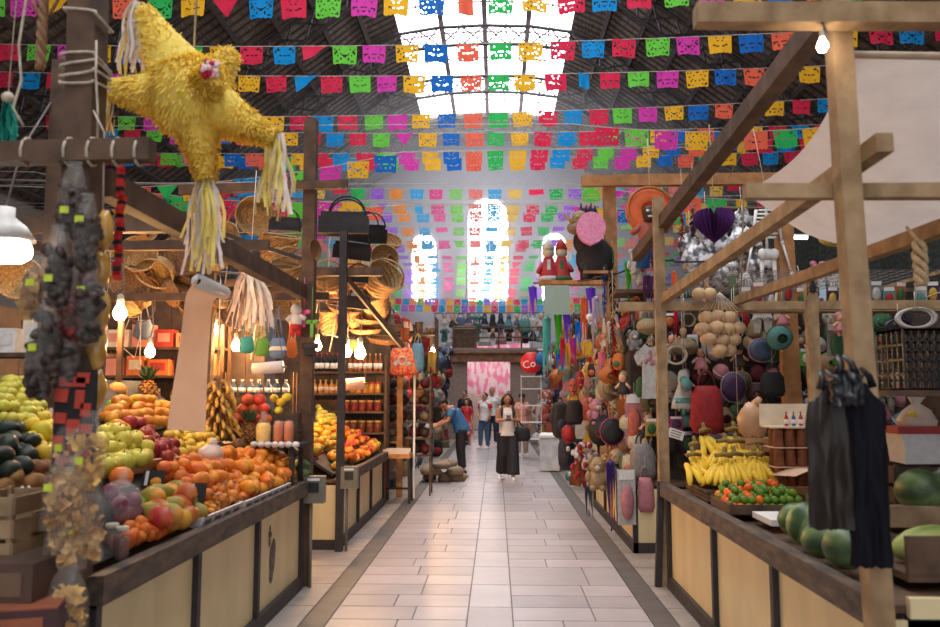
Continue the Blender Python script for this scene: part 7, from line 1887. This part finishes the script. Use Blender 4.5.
timber('red_pole', 'red plastic pole standing behind the little table', (-1.64, 11.78, 0), (-1.62, 11.78, .62), .035, .035, MATS['d_scarlet'], cat='pole')
p = atY(403, 348, 12.3)
t = thing('patterned_bag', 'big red patterned woven bag hung over the leather rack', 'bag', p)
b = MB(); b.lathe([(.2, -.42), (.27, -.38), (.25, -.2), (.16, 0)], 14, sy=.4, jit=.03); part(t, 'body', b, mat('woven_red_pattern', (196, 56, 48), rough=.8, col2=(214, 130, 84), scale=26, ramp=(.48, .56)))
b = MB(); b.ring((0, -.1, -.2), .06, .02, 14, 5, rotm(math.pi / 2, 0, 0)); b.ball((-.1, -.09, -.25), (.04, .02, .04), 8, 5); b.ball((.1, -.09, -.25), (.04, .02, .04), 8, 5); part(t, 'motif', b, MATS['d_ivory'], 'white flower motif')
b = MB(); b.ring((0, 0, 0), .13, .014, 14, 5, rotm(math.pi / 2, 0, 0), a0=0, a1=math.pi); b.tube([V(0, 0, .13), V(0, .1, .5)], .006, 4); part(t, 'handle', b, MATS['d_scarlet'])
goods('cloth_bag', D('skyblue'), D('sun'), atY(418, 334, 12.3), .22, .58, 'blue and white bag with yellow handle over the leather rack', 'bag', cord=.2)
goods('ribbon_streamer', D('sun'), D('sun'), atY(432, 352, 12.6), .14, .38, 'yellow cloth strip right of the blue hanging bag', 'cloth', cord=.4)
goods('ribbon_streamer', D('scarlet'), D('scarlet'), atY(427, 338, 12.7), .12, .34, 'red cloth strip between the blue bag and the yellow strip', 'cloth', cord=.4)
goods('ribbon_streamer', D('orange'), D('orange'), atY(405, 328, 12.5), .14, .34, 'orange cloth strip above the red patterned bag', 'cloth', cord=.4)
shelf_unit('high dark shelf of straw goods above the leather rack', -1.95, -.98, 12.95, (2.56,), .4, W_DARK, z0=1.9)
for i in range(5):
    hang(('bowl', 'tote', 'flat', 'tall', 'bowl')[i], BK['bowl'], (-1.82 + .19 * i, 12.95, 2.57), (0, 0, i), .42 + .06 * (i % 2), 'small straw basket on the high dark shelf, %s from left' % nth(i), 'baskets on the high dark shelf')
t = thing('cloth_heap', 'heap of crumpled brown sacks on the floor behind the bending man', 'cloth heap', (-1.02, 14.7, 0))
b = MB()
for q in range(9): b.ball((U(-.28, .32), U(-.2, .2), .07 + .12 * (q % 3)), (U(.13, .2), U(.1, .16), U(.06, .1)), 10, 7, jit=.2)
part(t, 'sacks', b, MATS['d_sand'])
t = thing('round_sign', 'round red sign with white script hung above the right side of the aisle', 'sign', atY(531, 363, 16.5))
b = MB(); b.lathe([(.0, -.02), (.21, -.02), (.22, 0), (.21, .02), (0, .02)], 26, M=rotm(math.pi / 2, 0, 0)); part(t, 'disc', b, mat('sign_red', (214, 36, 44), rough=.35, var=.04))
me = text_mesh('Co', .22); me.materials.clear(); me.materials.append(M_WHITE); link('lettering', me, t, (-.04, -.03, -.03), (math.pi / 2, -.2, 0))
b = MB(); b.tube([V(0, 0, .22), V(.1, 0, .8)], .008, 4); part(t, 'cord', b, M_WIRE)
goods('toy_ball', D('bluebright'), D('navy'), atY(541, 352, 15.8), .26, .3, 'blue ball hung right of the round red sign', 'ball', cord=.3)
t = thing('wire_rack', 'white wire display rack under the round red sign', 'rack', (.85, 19.5, 0))
for z in (.5, .9, 1.3, 1.7, 2.0):
    b = MB(); b.box((0, 0, z), (.5, .35, .02)); part(t, 'shelf', b, M_WHITE)
for sx in (-.24, .24):
    b = MB(); b.box((sx, 0, 1.02), (.018, .018, 2.04)); part(t, 'upright', b, M_WHITE)
t = thing('display_case', 'white display case standing low at the right edge of the aisle', 'case', (1.15, 17.2, 0), -.1)
b = MB(); b.box((0, 0, .35), (.4, 1.2, .66)); part(t, 'cabinet', b, mat('case_white', (206, 204, 206), rough=.4)); b = MB(); b.box((-.203, 0, .45), (.006, 1.0, .3)); part(t, 'glass_front', b, mat('case_glass', (150, 156, 164), rough=.1)); b = MB(); b.box((0, 0, .71), (.44, 1.24, .05)); part(t, 'top', b, M_WHITE)

# ------------------------------------------------------------------ gallery across the back of the aisle
wm = MB(); wm.box((-8.45, 28.2, 1.55), (13.2, .2, 3.1)); wm.box((8.05, 28.2, 1.55), (13.1, .2, 3.1)); wm.box((XC, 29.2, 3.14), (29.0, 2.2, .08))
for (x, w) in ((-1.43, .85), (1.0, 1.0)): wm.box((x, 28.2, 1.38), (w, .2, 2.76))
struct('wall_gallery', wm, mat('gallery_plaster', (150, 128, 118), rough=.85, var=.1))
wood('brown_carved', (162, 114, 84), (112, 76, 58), scale=6)
t = thing('carved_beam', 'brown carved lattice beam over the bright exit', 'beam', (-.12, 28.0, 2.86))
b = MB(); b.box((0, 0, .15), (3.4, .14, .06)); b.box((0, 0, -.15), (3.4, .14, .05)); b.box((0, .04, 0), (3.4, .03, .3)); part(t, 'rails', b, MATS['brown_carved'])
b = MB()
for q in range(26): b.bar((-1.65 + .13 * q, -.03, -.13), (-1.65 + .13 * q + (.09 if q % 2 else -.09), -.03, .13), .025, .025)
part(t, 'lattice', b, MATS['brown_carved'])
t = thing('gallery_railing', 'railing of thin bars along the gallery above the exit', 'railing', (0, 28.1, 3.18))
for z in (.36, .72): 
    b = MB(); b.box((.1, 0, z), (3.4, .05, .05)); part(t, 'rail', b, W_DARK)
for q in range(5):
    b = MB(); b.box((-1.5 + .8 * q, 0, .37), (.06, .06, .74)); part(t, 'post', b, W_DARK)
t = thing('gallery_cabinet', 'brown panelled cabinet on the gallery, left of the railing', 'cabinet', (-1.12, 28.6, 3.18))
b = MB(); b.box((0, 0, .35), (.75, .4, .7)); part(t, 'body', b, W_DARK); b = MB(); b.box((0, 0, .74), (.8, .45, .1)); part(t, 'top', b, MATS['d_cream'])
wall_of(lambda i, j, r: V(-1.85 + .29 * i, 28.75 + r.uniform(-.1, .1), 4.46 - .52 * j + r.uniform(-.03, .03)), 13, 2, ['dress', 'shirt', 'dress', 'cloth_bag', 'doll'], ['ivory', 'charcoal', 'ivory', 'ash', 'orange', 'turq', 'navy', 'rose', 'denim'],
        '%s %s hung over the gallery, %s from left, %s row down', .42, 'clothes hung over the gallery', True)
t = thing('hanging_rack', 'steel rail over the gallery that the clothes hang from', 'rack', (0, 28.8, 0))
b = MB(); b.tube([V(-2.2, 0, 4.48), V(2.2, 0, 4.48)], .02, 6); part(t, 'rail', b, M_IRON)
for x in (-2.2, 2.2):
    b = MB(); b.tube([V(x, 0, 3.18), V(x, 0, 4.5)], .02, 6); part(t, 'upright', b, M_IRON)
GS = ['yellow', 'red', 'blue', 'orange', 'mint', 'purple', 'pink', 'sky']
def gallery_row(z, Y, lab, off):
    root = thing('paper_flag_garland', lab, 'garland', (0, Y, z), 0, 'strings of paper flags over the aisle')
    b = MB(); b.tube([V(-3.9, 0, 0), V(0, 0, -.06), V(3.4, 0, 0)], .01, 4); b.tube([V(-3.9, 0, 0), V(-3.9, .1, 3.2 - z)], .02, 4); b.tube([V(3.4, 0, 0), V(3.4, .1, 3.2 - z)], .02, 4); part(root, 'string', b, M_STRING)
    for q in range(27):
        x = -3.75 + .265 * q
        o = link('paper_flag', FLAGS[q % 5], root, (x, 0, -.06 * (1 - (x / 3.8) ** 2)), (U(-.1, .1), 0, U(-.2, .2))); o.scale = (.46, .46, .62)
        c = GS[(q + off) % 8]; o.material_slots[0].link = 'OBJECT'; o.material_slots[0].material = PAPER[c]; o['label'] = c + ' paper flag'
gallery_row(4.98, 28.4, 'upper string of small bright paper flags right above the gallery clothes', 0)
gallery_row(4.72, 28.0, 'lower string of small bright paper flags right above the gallery clothes', 3)
t = thing('pink_sunshade', 'bright pink striped cloth hung beyond the exit opening', 'sunshade', (-.25, 33.0, 0))
b = MB(); b.sheet(lambda u, v: V(lerp(-1.6, 1.6, u), .5 * v, lerp(3.6, 1.55, v) + .05 * math.sin(u * 9)), 16, 8); part(t, 'cloth', b, mat('pink_stripe', (250, 130, 170), rough=.8, col2=(255, 220, 224), stretch=(2.5, .3, 1.0), scale=2.4, ramp=(.45, .55), trans=.5))
for x in (-1.6, 1.6):
    b = MB(); b.tube([V(x, 0, 0), V(x, 0, 3.7)], .03, 6); part(t, 'pole', b, M_WHITE)
wl = MB(); wl.box((-.2, 36, 1.6), (8, .1, 3.2)); struct('wall_far', wl, mat('bright_plaster', (246, 214, 200), rough=.9))
fill_mat = glow('exit_fill_glow', (255, 236, 230), 90)  # added strip lamps, there to brighten the pink cloth and the exit
for i, x in enumerate((-1.1, .5)):
    t = thing('added_fill_lamp', 'added fill lamp brightening the cloth beyond the exit, %s one' % ('left', 'right')[i], 'lamp', (x, 31.6, 3.0)); b = MB(); b.tube([V(-.6, 0, 0), V(.6, 0, 0)], .03, 8); part(t, 'tube', b, fill_mat)
    b = MB(); b.box((0, 0, .06), (1.3, .08, .05)); part(t, 'fixture', b, M_WHITE); b = MB(); b.tube([V(0, 0, .08), V(0, -1.4, .14)], .01, 4); part(t, 'cord', b, M_WIRE)

# ------------------------------------------------------------------ people
def remesh(mb, vox, smooth=3):
    me = mb.mesh('tmp', M_WHITE); o = link('tmp', me)
    md = o.modifiers.new('r', 'REMESH'); md.mode = 'VOXEL'; md.voxel_size = vox; md.use_smooth_shade = True
    if smooth:
        sm_ = o.modifiers.new('s', 'SMOOTH'); sm_.iterations = smooth; sm_.factor = .5
    dg = bpy.context.evaluated_depsgraph_get(); dg.update()
    m2 = bpy.data.meshes.new_from_object(o.evaluated_get(dg))
    bpy.data.objects.remove(o); bpy.data.meshes.remove(me)
    m2.materials.clear()
    return m2
STAND = dict(pelvis=(0, 0, .90), waist=(0, 0, 1.05), chest=(0, 0, 1.24), neck=(0, .01, 1.39), head=(0, -.01, 1.52), shL=(-.165, 0, 1.33), shR=(.165, 0, 1.33), elL=(-.21, .03, 1.07), elR=(.21, .03, 1.07),
             wrL=(-.2, -.05, .85), wrR=(.2, -.05, .85), hipL=(-.085, 0, .88), hipR=(.085, 0, .88), knL=(-.095, -.02, .49), knR=(.095, -.02, .49), anL=(-.1, .02, .085), anR=(.1, .02, .085))
SKIN = mat('warm_skin', (190, 134, 104), rough=.55, var=.05); HAIR = mat('dark_hair', (40, 32, 32), rough=.45, var=.3, scale=30, stretch=(4, 4, .5))
FACE_EYE = mat('eye_dark', (30, 26, 26), rough=.3); LIPS = mat('lips', (160, 84, 80), rough=.5)
def person(label, loc, rz, H, pose, top, legs, hair, shoes, top_kind='tee', legs_kind='trousers', sleeve=None, nod=.15, extra=None, cap=None, slim=1.0):
    P = {k_: Vector(v) for k_, v in STAND.items()}
    for k_, v in pose.items(): P[k_] = Vector(v)
    t = thing('person', label, 'person', loc, rz)
    k = H / 1.64
    t.scale = (k, k, k)
    b = MB()
    b.tube([P['pelvis'] - V(0, 0, .06), P['pelvis'], P['waist'], P['chest'], lerp(P['chest'], P['neck'], .6)], [.10, .135 * slim, .108 * slim, .135 * slim, .09], 14)
    b.tube([P['shL'], lerp(P['shL'], P['shR'], .5) + V(0, 0, .01), P['shR']], [.055, .075, .055], 10)
    b.tube([lerp(P['chest'], P['neck'], .5), P['neck'], lerp(P['neck'], P['head'], .6)], [.075, .05, .047], 10)
    Mh = rotm(nod, 0, 0); hd = P['head']
    b.ball(hd, (.073, .09, .112), 16, 12, Mh, fn=lambda p: V(p.x * (1 - .22 * max(0, -p.z)), p.y * (1 - .1 * max(0, -p.z)), p.z))
    def hp_(x, y, z): return hd + Mh @ V(x, y, z)
    b.tube([hp_(0, -.085, .015), hp_(0, -.108, -.025)], [.01, .017], 6); b.ball(hp_(0, -.078, -.085), (.03, .025, .022), 8, 6)
    for sx in (-1, 1): b.ball(hp_(sx * .076, .0, -.005), (.012, .022, .03), 8, 6)
    for s_ in 'LR':
        sx = -1 if s_ == 'L' else 1
        b.tube([P['sh' + s_], lerp(P['sh' + s_], P['el' + s_], .5), P['el' + s_]], [.052, .044, .037], 9)
        b.tube([P['el' + s_], lerp(P['el' + s_], P['wr' + s_], .35), P['wr' + s_]], [.038, .036, .025], 9)
        d = (P['wr' + s_] - P['el' + s_]).normalized(); sd = d.cross(V(0, 0, 1) if abs(d.z) < .85 else V(0, 1, 0)).normalized(); nr = sd.cross(d)
        palm = P['wr' + s_] + d * .05
        b.tube([P['wr' + s_], palm, palm + d * .035], [.024, .034, .03], 8)
        for q, L_ in enumerate((.062, .074, .078, .066)):
            o0 = palm + d * .035 + sd * (.013 * (q - 1.5) * 1.35); m_ = o0 + d * L_ * .5 + nr * .006; b.tube([o0, m_, m_ + d * L_ * .4 + nr * (.024 if not pose.get('open') else .01)], [.0098, .009, .008], 6)
        th = palm - sd * .03 * sx; b.tube([th - d * .01, th - sd * .02 * sx + d * .025, th - sd * .018 * sx + d * .055], [.013, .011, .009], 6)
        b.tube([P['hip' + s_], lerp(P['hip' + s_], P['kn' + s_], .5), P['kn' + s_]], [.088, .074, .054], 10)
        b.tube([P['kn' + s_], lerp(P['kn' + s_], P['an' + s_], .35), P['an' + s_]], [.053, .05, .036], 9)
        b.tube([P['an' + s_] + V(0, .03, -.02), P['an' + s_] + V(0, -.06, -.05), P['an' + s_] + V(sx * .01, -.15, -.062)], [.036, .036, .024], 8)
    me = remesh(b, .011, 2); me.materials.append(SKIN); link('body', me, t)
    b = MB()
    for sx in (-1, 1): b.ball(hp_(sx * .029, -.079, .008), (.012, .007, .007), 8, 5, Mh)
    for sx in (-1, 1): b.box(hp_(sx * .03, -.082, .03), (.03, .008, .006), Mh)
    part(t, 'eyes', b, FACE_EYE); b = MB(); b.ball(hp_(0, -.092, -.058), (.022, .008, .007), 8, 5, Mh); part(t, 'mouth', b, LIPS)
    # hair
    b = MB(); b.ball(hp_(0, .014, .022), (.083, .094, .104), 14, 10, Mh, fn=lambda p: V(p.x, p.y if p.y > -.55 else -.55 + (p.y + .55) * .25, p.z if p.z > -.25 or p.y > 0 else -.25))
    if hair == 'long':
        for q in range(9):
            a = lerp(-.2, math.pi + .2, q / 8); x, y_ = math.cos(a) * .082, math.sin(a) * .06 + .02
            b.tube([hp_(x, y_, .03), hp_(x * 1.2, y_ + .0, -.12), hd + V(x * 1.4, y_ - .01 - (.06 if abs(x) > .05 else 0), -.26), hd + V(x * 1.35, y_ - (.08 if abs(x) > .05 else 0), -.36)], [.03, .034, .03, .012], 7)
    elif hair == 'bun': b.ball(hp_(0, .1, .04), .045, 10, 7)
    me = remesh(b, .012, 2); me.materials.append(HAIR); link('hair', me, t)
    if cap:
        b = MB(); b.ball(hp_(0, .005, .05), (.09, .1, .075), 14, 9, Mh, fn=lambda p: V(p.x, p.y, max(p.z, -.1))); b.box(hp_(0, -.12, .045), (.12, .1, .012), Mh); part(t, 'cap', b, cap)
    # top
    b = MB(); e = .018
    low = P['pelvis'] + (P['pelvis'] - P['waist']) * .15
    if top_kind == 'peplum':
        b.tube([low - V(0, 0, .05), P['pelvis'], P['waist'], P['chest'], lerp(P['chest'], P['neck'], .75)], [.185, .16, .128, .15 * slim, .085], 16)
        b.tube([P['shL'] * .86 + P['shR'] * .14, P['shR'] * .86 + P['shL'] * .14], .066, 8)
    else:
        b.tube([low - V(0, 0, .05), P['pelvis'], P['waist'], P['chest'], lerp(P['chest'], P['neck'], .75)], [.158 * slim, .155 * slim, .135 * slim, .153 * slim, .085], 16)
        b.tube([P['shL'], lerp(P['shL'], P['shR'], .5), P['shR']], .072, 10)
        f = dict(tee=.62, long=1.0).get(top_kind, .62)
        for s_ in 'LR':
            b.tube([P['sh' + s_], lerp(P['sh' + s_], P['el' + s_], min(1, f))], [.068, .062], 9)
            if top_kind == 'long': b.tube([P['el' + s_], lerp(P['el' + s_], P['wr' + s_], .92)], [.056, .042], 9)
    me = remesh(b, .013, 3); me.materials.append(top); link('top', me, t)
    if sleeve:
        b = MB()
        for s_ in 'LR': b.tube([lerp(P['sh' + s_], P['el' + s_], .05), lerp(P['sh' + s_], P['el' + s_], .6)], [.074, .068], 9)
        part(t, 'sleeves', b, sleeve, 'red sleeves')
    # legs
    b = MB(); w1, w2, w3 = dict(trousers=(.112, .084, .066), wide=(.122, .115, .13), jeans=(.108, .078, .06), skirt=(.13, .15, .15)).get(legs_kind)
    b.tube([P['pelvis'] + V(0, 0, .08), P['pelvis'] - V(0, 0, .04)], [.135 * slim, .14 * slim], 14)
    for s_ in 'LR':
        end = lerp(P['kn' + s_], P['an' + s_], .93 if legs_kind != 'skirt' else .1)
        b.tube([P['hip' + s_], lerp(P['hip' + s_], P['kn' + s_], .5), P['kn' + s_], end], [w1, (w1 + w2) / 2, w2, w3], 11)
    me = remesh(b, .013, 3); me.materials.append(legs); link('skirt' if legs_kind == 'skirt' else 'trousers', me, t)
    for s_ in 'LR':
        a = P['an' + s_]; b = MB(); b.ball(a + V(0, -.055, -.045), (.047, .13, .042), 12, 8, fn=lambda p: V(p.x, p.y, max(p.z, -.75))); b.box(a + V(0, -.05, -.075), (.08, .24, .018)); part(t, 'shoe', b, shoes)
    if extra: extra(t, P)
    return t
def phone_bag(t, P):
    b = MB(); b.box((0, -.335, 1.165), (.075, .012, .15), rotm(-.9, 0, 0)); part(t, 'phone', b, M_CHALK, 'dark phone in both hands')
    b = MB(); b.lathe([(.13, 0), (.19, .05), (.17, .22), (.12, .27)], 12, c=(.27, .02, .72), sy=.45, sx=.9); b.tube([V(.2, 0, .98), V(.17, .02, 1.2), V(.13, 0, 1.42), V(.15, .08, 1.2), V(.3, .06, .98)], .014, 6); part(t, 'handbag', b, D_BLKC, 'black shoulder bag')
person('woman in a white blouse and wide black trousers walking while reading a phone', (.21, 15.05, 0), .05, 1.61,
       dict(elL=(-.2, -.02, 1.1), elR=(.2, -.02, 1.1), wrL=(-.075, -.25, 1.13), wrR=(.075, -.25, 1.13), head=(0, -.05, 1.51), anL=(-.09, .16, .12), knL=(-.09, -.02, .5), anR=(.09, -.2, .085), knR=(.095, -.14, .5)),
       mat('white_blouse', (236, 222, 214), rough=.75, var=.05), D_BLKC, 'long', M_WHITE, 'peplum', 'wide', nod=.42, extra=phone_bag)
person('man in a dark cap and blue t-shirt bending over goods at the left', (-.70, 16.3, 0), -1.35, 1.62,
       dict(waist=(0, -.06, 1.05), chest=(0, -.17, 1.2), neck=(0, -.28, 1.32), head=(0, -.37, 1.40), shL=(-.17, -.2, 1.29), shR=(.17, -.2, 1.29), elL=(-.2, -.32, 1.05), elR=(.2, -.32, 1.05), wrL=(-.1, -.5, .98), wrR=(.1, -.5, .96)),
       mat('blue_tee', (62, 112, 158), rough=.8, var=.08), D_BLKC, 'short', D_BLKC, 'tee', 'trousers', nod=.6, cap=D_BLKC, slim=1.1)
person('woman in a white top with red sleeves and jeans looking sideways', (-.32, 23.2, 0), -.7, 1.62,
       dict(elL=(-.22, .02, 1.08), wrL=(-.13, -.16, .98), wrR=(.2, -.1, .9), anL=(-.1, -.08, .085), knL=(-.1, -.08, .5)),
       mat('pale_top', (226, 218, 216), rough=.8), mat('jeans', (70, 92, 120), rough=.85), 'bun', M_WHITE, 'tee', 'jeans', sleeve=D_REDC, nod=-.05, slim=1.08)
person('tall man in a white shirt and dark trousers behind the others', (-.12, 25.0, 0), .1, 1.78, dict(anR=(.1, -.15, .085), knR=(.1, -.12, .5), anL=(-.1, .14, .1), knL=(-.1, 0, .5)), D_WHC, MATS['d_navy'], 'short', M_WHITE, 'tee', 'trousers', nod=.05, slim=1.1)
person('woman in a pink top and dark cap behind the woman with the phone', (.66, 20.6, 0), .25, 1.60, dict(elL=(-.2, 0, 1.08), wrL=(-.09, -.2, 1.06)), mat('pink_top', (234, 162, 148), rough=.8), mat('beige_trousers', (176, 158, 140), rough=.85), 'short', M_WHITE, 'tee', 'trousers', nod=.2, cap=D_BLKC, slim=1.08)
person('person in black standing at the left stalls near the exit', (-.98, 25.2, 0), -.5, 1.70, {}, D_BLKC, D_BLKC, 'short', D_BLKC, 'long', 'trousers')
person('short person in a red patterned dress left of the woman in jeans', (-.86, 23.6, 0), -.2, 1.42, {}, D_REDC, mat('red_pattern_skirt', (170, 60, 60), rough=.8, col2=(220, 150, 140), scale=14, ramp=(.48, .55)), 'long', M_WHITE, 'tee', 'skirt')
person('person in an orange top half hidden behind the woman in pink', (.42, 26.2, 0), .3, 1.66, {}, MATS['d_orange'], D_BLKC, 'short', D_BLKC, 'tee', 'trousers')
# ------------------------------------------------------------------ added haze volume, washes out the far half like window bloom
hz = MB(); hz.box((XC, 36.4, 6.6), (23.0, 16.8, 13.0))
hm = bpy.data.materials.new('washout_haze'); hm.use_nodes = True
N = hm.node_tree.nodes; N.clear()
vsn = N.new('ShaderNodeVolumeScatter'); vsn.inputs['Density'].default_value = 0.022; vsn.inputs['Anisotropy'].default_value = 0.4; vsn.inputs['Color'].default_value = (0.96, 0.95, 1.0, 1)
on = N.new('ShaderNodeOutputMaterial'); hm.node_tree.links.new(vsn.outputs[0], on.inputs['Volume'])
ho = hz.build('washout_haze', hm); ho['kind'] = 'stuff'; ho['label'] = 'added thin haze washing out the far half of the hall'; ho['category'] = 'haze'
